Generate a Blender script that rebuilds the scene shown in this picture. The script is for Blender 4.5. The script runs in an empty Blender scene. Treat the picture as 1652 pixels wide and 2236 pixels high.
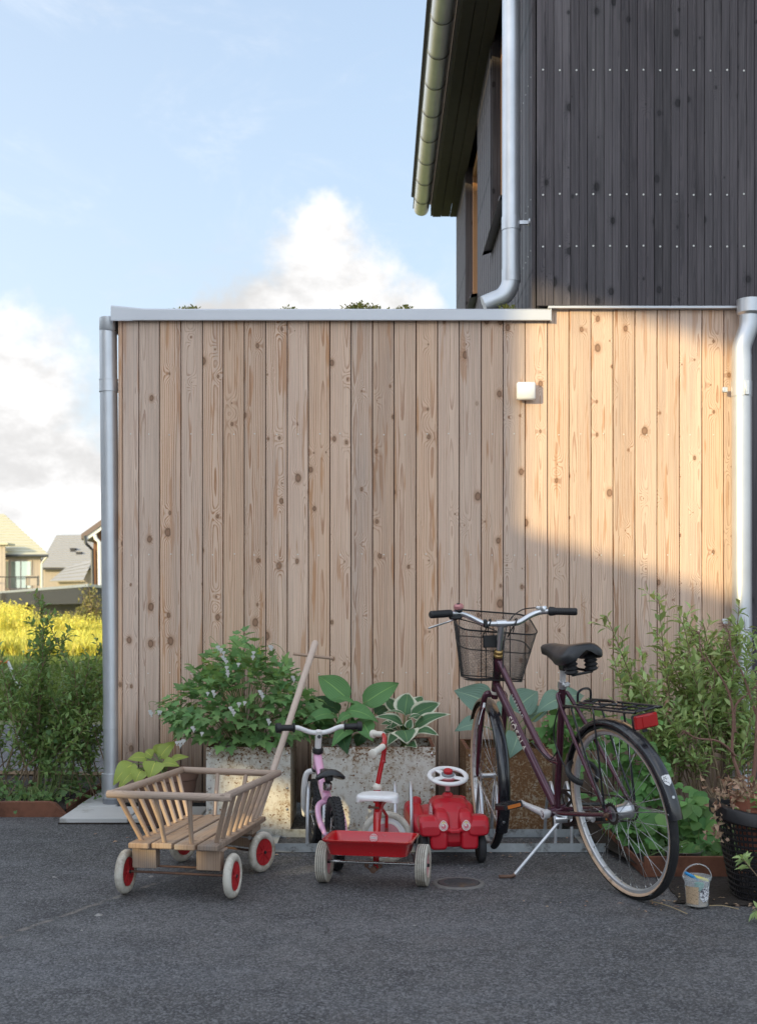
import bpy, bmesh, math, random
from mathutils import Vector, Matrix, Euler, noise
random.seed(7)
SC = bpy.context.scene
COL = SC.collection
R = math.radians

# ------------------------------------------------------------------ camera, world, sun, exposure
HC = 1.123                     # camera height
FPX = 2640.0                   # focal length in the units of the 1652 px wide picture
HOR = 1330.0                   # horizon row in that picture
cam_d = bpy.data.cameras.new('camera')
cam = bpy.data.objects.new('camera', cam_d); COL.objects.link(cam)
cam.location = (0, 0, HC); cam.rotation_euler = (R(90), 0, 0)
cam_d.sensor_fit = 'HORIZONTAL'; cam_d.sensor_width = 36; cam_d.lens = FPX / 1652 * 36
cam_d.shift_y = (HOR - 1118) / 1652
cam_d.clip_start = 0.05; cam_d.clip_end = 4000
cam_d.dof.use_dof = True; cam_d.dof.focus_distance = 5.7; cam_d.dof.aperture_fstop = 7.1
SC.camera = cam

SUN_AZ, SUN_SLOPE = 45.0, 0.32          # rays run to +x and +y; drop per metre of x
_dx, _dy = math.sin(R(SUN_AZ)), math.cos(R(SUN_AZ))
SUN_DIR = Vector((_dx, _dy, -SUN_SLOPE * _dx)).normalized()
SUN_EL = math.asin(-SUN_DIR.z)
sun_d = bpy.data.lights.new('sun', 'SUN'); sun = bpy.data.objects.new('sun', sun_d); COL.objects.link(sun)
sun_d.energy = 2.0; sun_d.angle = R(0.5); sun_d.color = (1.0, 0.80, 0.42)
sun.rotation_euler = SUN_DIR.to_track_quat('-Z', 'Y').to_euler(); sun.location = (-20, -20, 12)

SC.view_settings.view_transform = 'Standard'; SC.view_settings.look = 'None'
SC.view_settings.gamma = 1.0; SC.view_settings.use_curve_mapping = False
SC.view_settings.exposure = 1.27
SKY_STRENGTH = 0.15; CLOUD = 2.5; SUNWARD = 2.95

def at(px, py, Y):
    """point seen at (px, py) of the 1652 x 2236 picture, Y metres away"""
    return Vector(((px - 826) / FPX * Y, Y, HC - (py - HOR) / FPX * Y))
def onground(px, py, z=0.0):
    Y = (HC - z) * FPX / (py - HOR)
    return Vector(((px - 826) / FPX * Y, Y, z))

# ------------------------------------------------------------------ node helper
class NT:
    def __init__(s, tree): s.t = tree; s.N = tree.nodes; s.L = tree.links
    def new(s, typ, **kw):
        n = s.N.new(typ)
        for k, v in kw.items(): setattr(n, k, v)
        return n
    def put(s, sock, v):
        if v is None: return
        if isinstance(v, bpy.types.NodeSocket): s.L.new(v, sock)
        else:
            try: sock.default_value = v
            except Exception:
                if isinstance(v, (int, float)): sock.default_value = (v, v, v)
                elif len(v) == 3: sock.default_value = (*v, 1)
    def math(s, op, a, b=None, c=None, clamp=False):
        n = s.new('ShaderNodeMath', operation=op, use_clamp=clamp)
        for i, v in enumerate((a, b, c)):
            if v is not None: s.put(n.inputs[i], v)
        return n.outputs[0]
    def vmath(s, op, a, b=None, out=0):
        n = s.new('ShaderNodeVectorMath', operation=op)
        s.put(n.inputs[0], a)
        if b is not None: s.put(n.inputs[3] if op == 'SCALE' else n.inputs[1], b)
        return n.outputs[out]
    def noise(s, vec, scale=5, detail=3, rough=.55, dist=0, out='Fac', dim='3D', w=None):
        n = s.new('ShaderNodeTexNoise', noise_dimensions=dim)
        s.put(n.inputs['Vector'], vec); s.put(n.inputs['Scale'], scale); n.inputs['Detail'].default_value = detail
        n.inputs['Roughness'].default_value = rough; n.inputs['Distortion'].default_value = dist
        if w is not None: s.put(n.inputs['W'], w)
        return n.outputs[out]
    def ramp(s, fac, lo, hi, a=0., b=1., smooth=True):
        n = s.new('ShaderNodeMapRange'); n.interpolation_type = 'SMOOTHSTEP' if smooth else 'LINEAR'
        s.put(n.inputs[0], fac)
        for i, v in enumerate((lo, hi, a, b)): s.put(n.inputs[i + 1], v)
        return n.outputs[0]
    def mix(s, fac, a, b, mode='MIX'):
        n = s.new('ShaderNodeMix', data_type='RGBA', blend_type=mode); n.clamp_factor = True
        s.put(n.inputs[0], fac); s.put(n.inputs[6], a); s.put(n.inputs[7], b)
        return n.outputs[2]
    def sep(s, v):
        n = s.new('ShaderNodeSeparateXYZ'); s.put(n.inputs[0], v); return n.outputs
    def comb(s, x, y, z):
        n = s.new('ShaderNodeCombineXYZ')
        for i, v in enumerate((x, y, z)): s.put(n.inputs[i], v)
        return n.outputs[0]
    def hsv(s, col, h=.5, sat=1., v=1.):
        n = s.new('ShaderNodeHueSaturation')
        s.put(n.inputs['Hue'], h); s.put(n.inputs['Saturation'], sat); s.put(n.inputs['Value'], v); s.put(n.inputs['Color'], col)
        return n.outputs[0]
    def bump(s, h, strength=.3, dist=.002):
        n = s.new('ShaderNodeBump'); n.inputs['Strength'].default_value = strength; n.inputs['Distance'].default_value = dist
        s.put(n.inputs['Height'], h); return n.outputs[0]
    def coord(s, k='Object'): return s.new('ShaderNodeTexCoord').outputs[k]
    def rand(s): return s.new('ShaderNodeObjectInfo').outputs['Random']

def material(name):
    m = bpy.data.materials.new(name); m.use_nodes = True
    t = NT(m.node_tree); b = t.N['Principled BSDF']
    return m, t, b
MATS = {}
def pm(name, col, rough=.5, metal=0., var=.12, scale=8., bump=.15, bscale=120., coat=0., rvar=.12, dirt=None, dirtamt=.5, dirtscale=6., bdist=.001, trans=0., alpha=None, perobj=.0, spec=None):
    """painted / moulded / cast surface: tone variation, fine relief and, where given, dirt of its own shape"""
    m, t, b = material(name)
    o = t.coord('Object')
    n1 = t.noise(o, scale, 4); n2 = t.noise(o, bscale, 3)
    v = t.math('ADD', 1 - var, t.math('MULTIPLY', n1, 2 * var))
    if perobj: v = t.math('ADD', v, t.math('MULTIPLY', t.math('SUBTRACT', t.rand(), .5), perobj))
    c = t.hsv((*col, 1), .5, 1., v)
    r = t.math('ADD', rough - rvar / 2, t.math('MULTIPLY', t.noise(o, scale * 2.3, 4), rvar))
    if dirt:
        k = t.ramp(t.noise(o, dirtscale, 6, .7), .62 - .25 * dirtamt, .72)
        c = t.mix(k, c, (*dirt, 1)); r = t.math('ADD', r, t.math('MULTIPLY', k, .2))
    t.put(b.inputs['Base Color'], c); t.put(b.inputs['Roughness'], r)
    b.inputs['Metallic'].default_value = metal
    if coat: b.inputs['Coat Weight'].default_value = coat; b.inputs['Coat Roughness'].default_value = .12
    if trans: b.inputs['Transmission Weight'].default_value = trans
    if spec is not None: b.inputs['Specular IOR Level'].default_value = spec
    if bump: t.put(b.inputs['Normal'], t.bump(n2, bump, bdist))
    MATS[name] = m
    return m

# ------------------------------------------------------------------ sky with clouds
world = bpy.data.worlds.new('World'); SC.world = world; world.use_nodes = True
wt = NT(world.node_tree)
bg = wt.N['Background']
sky = wt.new('ShaderNodeTexSky'); sky.sky_type = 'NISHITA'; sky.sun_disc = False
sky.sun_elevation = SUN_EL; sky.sun_rotation = math.atan2(-SUN_DIR.x, -SUN_DIR.y) % (2 * math.pi)
sky.air_density = 1.0; sky.dust_density = 1.2; sky.ozone_density = 1.6
gd = wt.coord('Generated')
wz = wt.sep(gd)[2]
# cumulus heaps at a few places of the sky plus a free field of clouds all round
blobs = [(-.058, .266, .060), (-.024, .250, .056), (-.095, .244, .052), (.014, .232, .048), (-.125, .230, .040), (-.054, .305, .034),
         (-.300, .165, .080), (-.255, .115, .060), (-.315, .095, .075), (-.33, .205, .050), (-.225, .070, .045), (.30, .12, .10), (.48, .2, .12), (-.62, .2, .16)]
warp = wt.vmath('SCALE', wt.vmath('SUBTRACT', wt.noise(gd, 14.0, 4, .6, out='Color'), (.5, .5, .5)), .055)
gw = wt.vmath('ADD', gd, warp)
wn = wt.noise(gd, 16.0, 8, .62, .2)
wn2 = wt.noise(gd, 48.0, 5, .6)
dens = None
for (u, v, r) in blobs:
    c = Vector((u, 1, v)).normalized()
    d = wt.vmath('DISTANCE', gw, tuple(c), out=1)
    k = wt.math('SUBTRACT', 1., wt.math('DIVIDE', d, r))
    dens = k if dens is None else wt.math('MAXIMUM', dens, k)
dens = wt.math('ADD', wt.math('MAXIMUM', dens, -1.2), wt.math('MULTIPLY', wt.math('SUBTRACT', wn, .5), 1.15))
dens = wt.math('ADD', dens, wt.math('MULTIPLY', wt.math('SUBTRACT', wn2, .5), .5))
cum = wt.ramp(dens, -.08, .55)
CLOUD_OFF = (9.19, 5.8, .43)
free = wt.noise(wt.vmath('ADD', wt.vmath('MULTIPLY', gd, (1., 1., 1.7)), CLOUD_OFF), 2.3, 8, .58, .3)
freec = wt.ramp(free, .50, .68)
wisp = wt.math('MULTIPLY', wt.ramp(wt.noise(wt.vmath('MULTIPLY', gd, (3., 3., 7.)), 2.2, 7, .65, .6), .50, .75), .22)
cl = wt.math('MAXIMUM', wt.math('MAXIMUM', cum, freec), wisp)
veil = wt.ramp(wz, .0, .60, .78, .42)                       # thin bright haze, thicker towards the horizon
cshade = wt.ramp(wt.noise(wt.vmath('ADD', wt.vmath('MULTIPLY', gd, (1., 1., 1.6)), (0, 0, .03)), 7., 7, .60), .36, .58, .70, 1.06)
# clouds are brighter towards the sun
sund = wt.vmath('DOT_PRODUCT', gd, tuple(-SUN_DIR), out=1)
toward = wt.ramp(sund, -.9, .95, 1., SUNWARD)
ccol = wt.vmath('SCALE', wt.vmath('SCALE', (1.0, .99, .985), cshade), wt.math('MULTIPLY', toward, CLOUD))
vcol = wt.vmath('SCALE', (.84, .92, 1.02), wt.math('MULTIPLY', toward, CLOUD * .76))
skyc = wt.mix(veil, sky.outputs[0], vcol)
wt.put(bg.inputs['Color'], wt.mix(cl, skyc, ccol)); bg.inputs['Strength'].default_value = SKY_STRENGTH

# ------------------------------------------------------------------ mesh helpers
class MB:
    """collects geometry; build() links it as ONE mesh object"""
    def __init__(s, tf=None): s.v = []; s.f = []; s.uv = None; s.tf = tf
    def add(s, vs, fs, tf=None):
        b = len(s.v)
        M = tf if tf is not None else s.tf
        s.v += [tuple(M @ Vector(p)) for p in vs] if M is not None else [tuple(p) for p in vs]
        s.f += [tuple(i + b for i in f) for f in fs]
        return s
    def box(s, c, d, rot=None, bev=0., tf=None):
        bm = bmesh.new(); bmesh.ops.create_cube(bm, size=1)
        for v in bm.verts: v.co = Vector((v.co.x * d[0], v.co.y * d[1], v.co.z * d[2]))
        if bev: bmesh.ops.bevel(bm, geom=bm.edges[:], offset=min(bev, min(d) * .45), segments=1, affect='EDGES')
        M = Matrix.Translation(c)
        if rot is not None: M = M @ rot.to_4x4()
        bm.verts.index_update()
        s.add([M @ v.co for v in bm.verts], [[v.index for v in f.verts] for f in bm.faces], tf); bm.free(); return s
    def tube(s, pts, r, n=8, cap=True, closed=False, flat=1., tf=None, upv=None):
        P = [Vector(p) for p in pts]; m = len(P)
        rr = list(r) if hasattr(r, '__len__') else [r] * m
        T = []
        for i in range(m):
            a = P[(i - 1) % m] if (closed or i > 0) else P[i]
            b = P[(i + 1) % m] if (closed or i < m - 1) else P[i]
            d = b - a; T.append(d.normalized() if d.length > 1e-9 else Vector((0, 0, 1)))
        up = Vector(upv) if upv is not None else (Vector((0, 0, 1)) if abs(T[0].z) < .9 else Vector((1, 0, 0)))
        N = (up - T[0] * up.dot(T[0])).normalized()
        vs = []; fs = []
        for i in range(m):
            if i: N = (N - T[i] * N.dot(T[i])); N = N.normalized() if N.length > 1e-6 else T[i].orthogonal().normalized()
            B = T[i].cross(N)
            for k in range(n):
                a = 2 * math.pi * k / n
                vs.append(P[i] + (N * math.cos(a) * flat + B * math.sin(a)) * rr[i])
        for i in range(m if closed else m - 1):
            j = (i + 1) % m
            for k in range(n):
                l = (k + 1) % n
                fs.append((i * n + k, i * n + l, j * n + l, j * n + k))
        if cap and not closed:
            fs.append(tuple(range(n - 1, -1, -1))); fs.append(tuple((m - 1) * n + k for k in range(n)))
        return s.add(vs, fs, tf)
    def rev(s, prof, n=24, M=None, closed=False, a0=0., a1=2 * math.pi, capends=False):
        """revolve (radius, height) about local Z, placed by M"""
        M = M or Matrix(); full = abs(a1 - a0) >= 2 * math.pi - 1e-6; cnt = n if full else n + 1
        vs = []; fs = []; m = len(prof)
        for i in range(cnt):
            a = a0 + (a1 - a0) * i / n; ca, sa = math.cos(a), math.sin(a)
            for (r, z) in prof: vs.append(M @ Vector((r * ca, r * sa, z)))
        for i in range(n):
            j = (i + 1) % cnt if full else i + 1
            for k in range(m if closed else m - 1):
                l = (k + 1) % m
                fs.append((i * m + k, j * m + k, j * m + l, i * m + l))
        if capends and not full:
            fs.append(tuple(range(m))); fs.append(tuple((cnt - 1) * m + k for k in range(m - 1, -1, -1)))
        return s.add(vs, fs)
    def prism(s, poly, M, th, both=True):
        """polygon (x, y) in local frame M extruded to thickness th along its z"""
        n = len(poly)
        vs = [M @ Vector((x, y, 0)) for x, y in poly] + [M @ Vector((x, y, th)) for x, y in poly]
        fs = [tuple(range(n - 1, -1, -1)), tuple(range(n, 2 * n))] + [(i, (i + 1) % n, (i + 1) % n + n, i + n) for i in range(n)]
        return s.add(vs, fs)
    def build(s, name, mat, parent=None, smooth=True, ang=38, loc=None, kind=None, weld=False):
        me = bpy.data.meshes.new(name); me.from_pydata(s.v, [], s.f); me.update()
        if s.uv:
            ul = me.uv_layers.new(name='UVMap')
            for lp in me.loops: ul.data[lp.index].uv = s.uv[lp.vertex_index]
        if weld:
            bm = bmesh.new(); bm.from_mesh(me); bmesh.ops.remove_doubles(bm, verts=bm.verts, dist=1e-5); bmesh.ops.recalc_face_normals(bm, faces=bm.faces); bm.to_mesh(me); bm.free()
        if smooth:
            me.polygons.foreach_set('use_smooth', [True] * len(me.polygons))
            if ang < 180: me.set_sharp_from_angle(angle=R(ang))
        if mat: me.materials.append(MATS[mat] if isinstance(mat, str) else mat)
        o = bpy.data.objects.new(name, me); COL.objects.link(o)
        if parent: o.parent = parent
        if loc is not None: o.location = loc
        if kind: o['kind'] = kind
        return o
def child_of(o, parent):
    """parent while keeping the world place"""
    o.parent = parent; o.matrix_parent_inverse = parent.matrix_basis.inverted(); return o
def empty(name, loc=(0, 0, 0), rz=0., M=None):
    o = bpy.data.objects.new(name, None); COL.objects.link(o)
    o.location = loc; o.rotation_euler = (0, 0, rz); o.empty_display_size = .1
    if M is not None: o.matrix_basis = M
    return o
def tag(o, label=None, cat=None, group=None, kind=None):
    if label: o['label'] = label
    if cat: o['category'] = cat
    if group: o['group'] = group
    if kind: o['kind'] = kind
    return o
def frame(o, x, z):
    """matrix with origin o, local x along x and local z near z"""
    x = Vector(x).normalized(); z = Vector(z); y = z.cross(x).normalized(); z = x.cross(y)
    M = Matrix((x, y, z)).transposed().to_4x4(); M.translation = Vector(o); return M
def zframe(o, z, x=None):
    z = Vector(z).normalized(); x = Vector(x) if x is not None else z.orthogonal()
    x = (x - z * x.dot(z)).normalized(); y = z.cross(x)
    M = Matrix((x, y, z)).transposed().to_4x4(); M.translation = Vector(o); return M
def bez(pts, n=8):
    """smooth path through points (Catmull-Rom)"""
    P = [Vector(p) for p in pts]; out = []
    for i in range(len(P) - 1):
        p0 = P[max(i - 1, 0)]; p1 = P[i]; p2 = P[i + 1]; p3 = P[min(i + 2, len(P) - 1)]
        for k in range(n):
            t = k / n
            out.append(.5 * ((2 * p1) + (p2 - p0) * t + (2 * p0 - 5 * p1 + 4 * p2 - p3) * t * t + (3 * p1 - p0 - 3 * p2 + p3) * t ** 3))
    out.append(P[-1]); return out
def ringpts(c, r, n, axis_u, axis_v, a0=0, a1=2 * math.pi, closed=True):
    c = Vector(c); u = Vector(axis_u); v = Vector(axis_v)
    return [c + (u * math.cos(a0 + (a1 - a0) * i / (n if closed else n - 1)) + v * math.sin(a0 + (a1 - a0) * i / (n if closed else n - 1))) * r for i in range(n)]
def copy_tree(o, parent=None):
    c = o.copy(); COL.objects.link(c); c.parent = parent
    for ch in list(o.children):
        copy_tree(ch, c)
    return c

# ------------------------------------------------------------------ materials with a structure of their own
def wood_board(name, base, late, knotc, grey, var=.16, ringpitch=.0075, latew=.55, knots=1., rough=.75, greyamt=.5, axis='z', dark_foot=False, ff=330.):
    """sawn softwood: flat-sawn growth rings, knots with bent grain, silvered patches"""
    m, t, b = material(name)
    oc = t.coord('Object'); rnd = t.rand()
    X, Y, Z = t.sep(oc)
    if axis == 'x': X, Z = Y, X
    if axis == 'y': X, Z = X, Y
    r1 = t.math('MULTIPLY', rnd, 173.7); r2 = t.math('MULTIPLY', rnd, 517.3)
    fr = t.math('FRACT', t.math('MULTIPLY', rnd, 61.7)); fr2 = t.math('FRACT', t.math('MULTIPLY', rnd, 23.9)); fr3 = t.math('FRACT', t.math('MULTIPLY', rnd, 97.3))
    # knots
    vv = t.comb(t.math('ADD', t.math('DIVIDE', X, .075), r1), t.math('ADD', t.math('DIVIDE', Z, .20), r2), 0.)
    vo = t.new('ShaderNodeTexVoronoi', voronoi_dimensions='2D'); t.put(vo.inputs['Vector'], vv); vo.inputs['Scale'].default_value = 1.
    dv = t.vmath('MULTIPLY', t.vmath('SUBTRACT', vv, vo.outputs['Position']), (.075, .20, 0))
    wob = t.math('MULTIPLY', t.math('SUBTRACT', t.noise(oc, 60., 2), .5), .006)
    kd = t.math('ADD', t.vmath('LENGTH', t.vmath('MULTIPLY', dv, (1., .68, 0)), out=1), wob)
    kc = t.sep(vo.outputs['Color'])
    kr = t.math('MULTIPLY', t.math('POWER', kc[1], 1.6), .0150 * knots); kr = t.math('ADD', kr, .0022)
    has = t.ramp(kc[0], .70, .72)
    # rings
    off = t.math('MULTIPLY', t.math('SUBTRACT', fr, .5), .09)
    zz = t.comb(t.math('MULTIPLY', X, 4.), t.math('ADD', Z, r1), r2)
    dep = t.math('MULTIPLY', t.noise(zz, 1.1, 2, .5), .075)
    rr = t.math('SQRT', t.math('ADD', t.math('POWER', t.math('SUBTRACT', X, off), 2.), t.math('POWER', t.math('SUBTRACT', dep, .02), 2.)))
    bend = t.math('MULTIPLY', t.math('MULTIPLY', has, .030), t.math('POWER', 2.718, t.math('MULTIPLY', t.math('POWER', t.math('DIVIDE', kd, .026), 2.), -1.)))
    rr = t.math('ADD', t.math('ADD', rr, bend), t.math('MULTIPLY', t.noise(t.comb(t.math('MULTIPLY', X, 3.), t.math('ADD', Z, r2), 0), 7., 3, .6), .006))
    ph = t.math('FRACT', t.math('DIVIDE', rr, t.math('ADD', ringpitch * .7, t.math('MULTIPLY', fr2, ringpitch * .6))))
    late_k = t.math('MULTIPLY', t.ramp(ph, .45, .93), t.ramp(ph, 1.0, .955))
    fine = t.noise(t.comb(t.math('ADD', t.math('MULTIPLY', X, ff), r1), t.math('MULTIPLY', Z, ff * .016), 0.), 1., 4, .7)
    fine = t.ramp(fine, .28, .72)
    mid = t.noise(t.comb(t.math('ADD', t.math('MULTIPLY', X, 45.), r2), t.math('MULTIPLY', Z, 1.3), 0.), 1., 4, .6)
    lw = t.math('MULTIPLY', late_k, t.math('ADD', latew * .45, t.math('MULTIPLY', t.ramp(mid, .38, .68), latew * 1.1)))
    flame = t.math('MULTIPLY', t.ramp(rr, .0085, .0068), t.ramp(mid, .35, .6))
    strong = t.ramp(fr3, .72, .95, .30, 1.0)
    lc = t.mix(strong, (late[0] * .55 + base[0] * .40, late[1] * .55 + base[1] * .42, late[2] * .5 + base[2] * .5, 1), (*late, 1))
    c = t.mix(t.math('MULTIPLY', lw, t.ramp(fr3, .6, .95, .75, 1.)), (*base, 1), lc)
    c = t.mix(t.math('MULTIPLY', flame, .8 if knots else .3), c, (*late, 1))
    # heartwood: broad warm streaks between the rings
    c = t.mix(t.math('MULTIPLY', t.ramp(t.noise(t.comb(t.math('ADD', t.math('MULTIPLY', X, 26.), r2), t.math('ADD', t.math('MULTIPLY', Z, 1.7), r1), 3.), 1., 3, .5), .60, .655), .62 if knots > .5 else .3), c, (late[0] * 1.15, late[1] * 1.15, late[2] * 1.1, 1))
    # weathering
    g = t.ramp(t.noise(t.comb(t.math('ADD', t.math('MULTIPLY', X, 9.), r1), t.math('ADD', t.math('MULTIPLY', Z, .8), r2), 1.), 1., 5, .6), .42, .72)
    gsel = t.ramp(fr3, .35, .95, .25, 1.)
    c = t.mix(t.math('MULTIPLY', t.math('MULTIPLY', g, gsel), greyamt), c, (*grey, 1))
    c = t.hsv(c, .5, t.math('ADD', .85, t.math('MULTIPLY', fr2, .3)), t.math('ADD', 1 - var, t.math('ADD', t.math('MULTIPLY', fr, var * 1.2), t.math('MULTIPLY', fine, var * 1.5))))
    # knots on top
    halo = t.ramp(kd, t.math('MULTIPLY', kr, 2.2), t.math('MULTIPLY', kr, .9))
    c = t.mix(t.math('MULTIPLY', t.math('MULTIPLY', halo, has), .45), c, (*late, 1))
    core = t.math('MULTIPLY', t.ramp(kd, kr, t.math('MULTIPLY', kr, .75)), has)
    edge = t.math('MULTIPLY', t.math('MULTIPLY', t.ramp(kd, t.math('MULTIPLY', kr, 1.15), t.math('MULTIPLY', kr, .95)), t.ramp(kd, t.math('MULTIPLY', kr, .45), t.math('MULTIPLY', kr, .85))), has)
    c = t.mix(t.math('MULTIPLY', core, .72), c, (*knotc, 1))
    c = t.mix(t.math('MULTIPLY', edge, .5), c, (knotc[0] * .4, knotc[1] * .4, knotc[2] * .4, 1))
    if dark_foot:      # boards turn dark brown towards their lower ends, ragged along the grain
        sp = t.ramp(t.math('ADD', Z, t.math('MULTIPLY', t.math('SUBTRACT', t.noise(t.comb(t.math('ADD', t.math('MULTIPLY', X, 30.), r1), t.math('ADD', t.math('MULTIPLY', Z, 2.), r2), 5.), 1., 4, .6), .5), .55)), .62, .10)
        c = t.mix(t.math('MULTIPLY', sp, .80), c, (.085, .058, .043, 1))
    t.put(b.inputs['Base Color'], c)
    t.put(b.inputs['Roughness'], t.math('ADD', rough - .08, t.math('MULTIPLY', fine, .16)))
    b.inputs['Specular IOR Level'].default_value = .3
    hgt = t.math('SUBTRACT', t.math('ADD', t.math('MULTIPLY', fine, .5), t.math('MULTIPLY', late_k, .4)), t.math('MULTIPLY', core, .5))
    t.put(b.inputs['Normal'], t.bump(hgt, .35, .0016))
    MATS[name] = m
wood_board('larch', (.665, .485, .365), (.41, .205, .105), (.25, .135, .08), (.37, .295, .255), ringpitch=.0090, latew=1.2, greyamt=.55, dark_foot=True, ff=150.)
wood_board('black_stain', (.070, .061, .065), (.032, .028, .032), (.014, .012, .013), (.115, .102, .107), ringpitch=.007, latew=.9, knots=1.15, rough=.62, greyamt=.9, var=.55, ff=105.)
wood_board('cart_wood', (.33, .235, .170), (.17, .105, .065), (.08, .05, .03), (.27, .235, .21), ringpitch=.009, latew=.7, knots=.25, axis='y', rough=.7, greyamt=.8)
wood_board('cart_rod', (.40, .295, .225), (.22, .135, .085), (.12, .07, .04), (.33, .28, .25), ringpitch=.006, latew=.6, knots=0., rough=.65, greyamt=.7)

def asphalt():
    m, t, b = material('asphalt')
    o = t.coord('Object')
    v = t.new('ShaderNodeTexVoronoi'); t.put(v.inputs['Vector'], o); v.inputs['Scale'].default_value = 150.
    v2 = t.new('ShaderNodeTexVoronoi'); t.put(v2.inputs['Vector'], o); v2.inputs['Scale'].default_value = 310.
    st = t.sep(v.outputs['Color'])[0]; st2 = t.sep(v2.outputs['Color'])[1]
    big = t.noise(o, .9, 5, .6); mid = t.noise(o, 6., 5, .65)
    X, Y, Z = t.sep(o)
    # older, paler paving towards the road; the seam between the two lays runs aslant
    edge = t.math('ADD', t.math('ADD', t.math('MULTIPLY', X, .905), t.math('MULTIPLY', Y, -.425)), t.math('MULTIPLY', t.noise(o, 9., 4), .05))
    seamd = t.math('ABSOLUTE', t.math('ADD', edge, 2.90))
    seam = t.math('MULTIPLY', t.ramp(seamd, .022, .004), t.ramp(t.noise(o, 14., 4, .7), .42, .58))
    seamdk = t.math('MULTIPLY', t.ramp(seamd, .12, .01), t.ramp(t.noise(o, 5., 4, .7), .35, .6))
    base = t.mix(t.ramp(big, .36, .66), (.074, .072, .074, 1), (.122, .119, .121, 1))
    base = t.mix(t.math('MULTIPLY', t.ramp(mid, .42, .7), .5), base, (.045, .044, .048, 1))
    # asphalt darker along the foot of the wall
    wall_foot = t.math('MULTIPLY', t.ramp(t.math('ADD', Y, t.math('MULTIPLY', t.noise(o, 2.5, 4), 1.0)), 5.35, 6.2), t.ramp(X, -2.2, -1.4))
    base = t.mix(t.math('MULTIPLY', wall_foot, .6), base, (.030, .029, .026, 1))
    # worn wheel tracks, oil-dark patches and hair cracks
    wear = t.ramp(t.noise(t.vmath('MULTIPLY', o, (.5, 1.4, 1.)), 1.3, 4, .6), .50, .66)
    base = t.mix(t.math('MULTIPLY', wear, .45), base, (.125, .127, .138, 1))
    dark = t.ramp(t.noise(t.vmath('MULTIPLY', o, (1.3, 1., 1.)), 2.1, 5, .65), .60, .68)
    base = t.mix(t.math('MULTIPLY', dark, .5), base, (.036, .036, .040, 1))
    vc = t.new('ShaderNodeTexVoronoi', feature='DISTANCE_TO_EDGE'); t.put(vc.inputs['Vector'], t.vmath('ADD', o, t.vmath('SCALE', t.noise(o, 3., 4, .6, out='Color'), .5))); vc.inputs['Scale'].default_value = .55
    crack = t.math('MULTIPLY', t.ramp(vc.outputs['Distance'], .006, .001), t.ramp(t.noise(o, 1.1, 3), .50, .58))
    base = t.mix(t.math('MULTIPLY', crack, .7), base, (.020, .020, .022, 1))
    c = t.mix(t.ramp(st, .55, 1.0, 0., .50), base, (.30, .30, .31, 1)); c = t.mix(t.ramp(st, .40, .0, 0., .65), c, (.022, .022, .025, 1))
    c = t.mix(t.ramp(st2, .93, .97, 0., .55), c, (.30, .29, .28, 1))
    c = t.mix(t.math('MULTIPLY', seamdk, .45), c, (.022, .022, .024, 1))
    c = t.mix(t.math('MULTIPLY', seam, .7), c, (.27, .235, .20, 1))
    t.put(b.inputs['Base Color'], c); t.put(b.inputs['Roughness'], t.ramp(mid, .3, .7, .58, .8)); b.inputs['Specular IOR Level'].default_value = .4
    h = t.math('ADD', t.math('MULTIPLY', v.outputs['Distance'], -1.), t.math('MULTIPLY', t.noise(o, 45., 4, .7), 1.2))
    t.put(b.inputs['Normal'], t.bump(h, .8, .005)); MATS['asphalt'] = m
asphalt()

def rusty(name, paint, amount, streak=1.):
    """zinc-coated sheet with rust spots that thicken towards its upper edge"""
    m, t, b = material(name)
    o = t.coord('Object'); X, Y, Z = t.sep(o)
    sp = t.noise(o, 75., 4, .65); sp2 = t.noise(o, 28., 5, .7)
    big = t.noise(t.vmath('MULTIPLY', o, (1., 1., .45)), 5., 5, .6)
    topk = t.ramp(Z, .30, .42)
    thr = t.math('SUBTRACT', t.math('SUBTRACT', .70 - amount * .18, t.math('MULTIPLY', topk, .07)), t.math('MULTIPLY', t.math('SUBTRACT', big, .45), .34))
    k = t.ramp(t.math('SUBTRACT', sp, thr), -.01, .05)
    k2 = t.ramp(t.math('SUBTRACT', sp2, t.math('ADD', thr, .02)), -.01, .10)
    kk = t.math('MAXIMUM', k, t.math('MULTIPLY', k2, .8))
    rustc = t.mix(t.noise(o, 160., 3), (.055, .028, .014, 1), (.27, .125, .045, 1))
    base = t.mix(t.ramp(big, .35, .7), (*paint, 1), (paint[0] * .8, paint[1] * .78, paint[2] * .74, 1))
    halo = t.math('MULTIPLY', t.ramp(t.math('SUBTRACT', sp2, thr), -.14, .06), .35 + amount * .4)
    base = t.mix(halo, base, (.33, .225, .125, 1))
    t.put(b.inputs['Base Color'], t.mix(kk, base, rustc))
    t.put(b.inputs['Roughness'], t.math('ADD', .52, t.math('MULTIPLY', kk, .35))); t.put(b.inputs['Metallic'], t.math('MULTIPLY', t.math('SUBTRACT', 1., kk), .15))
    t.put(b.inputs['Normal'], t.bump(t.math('ADD', sp, kk), .25, .002)); MATS[name] = m
rusty('planter_pale', (.66, .63, .57), .55)
rusty('planter_rust', (.36, .31, .24), 1.25)
pm('corten', (.19, .075, .042), .85, var=.35, scale=14, bump=.4, bscale=220, dirt=(.09, .04, .025), dirtamt=.8, dirtscale=9)
pm('galv', (.62, .64, .67), .42, metal=.7, var=.20, scale=5., bump=.03, bscale=40, rvar=.12)
pm('zinc_roof', (.62, .63, .66), .45, metal=.25, var=.06, scale=2., bump=.02)
pm('galv_rail', (.42, .45, .47), .45, metal=.7, var=.25, scale=30, bump=.12, bscale=90, dirt=(.10, .085, .07), dirtamt=.55, dirtscale=12)
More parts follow.
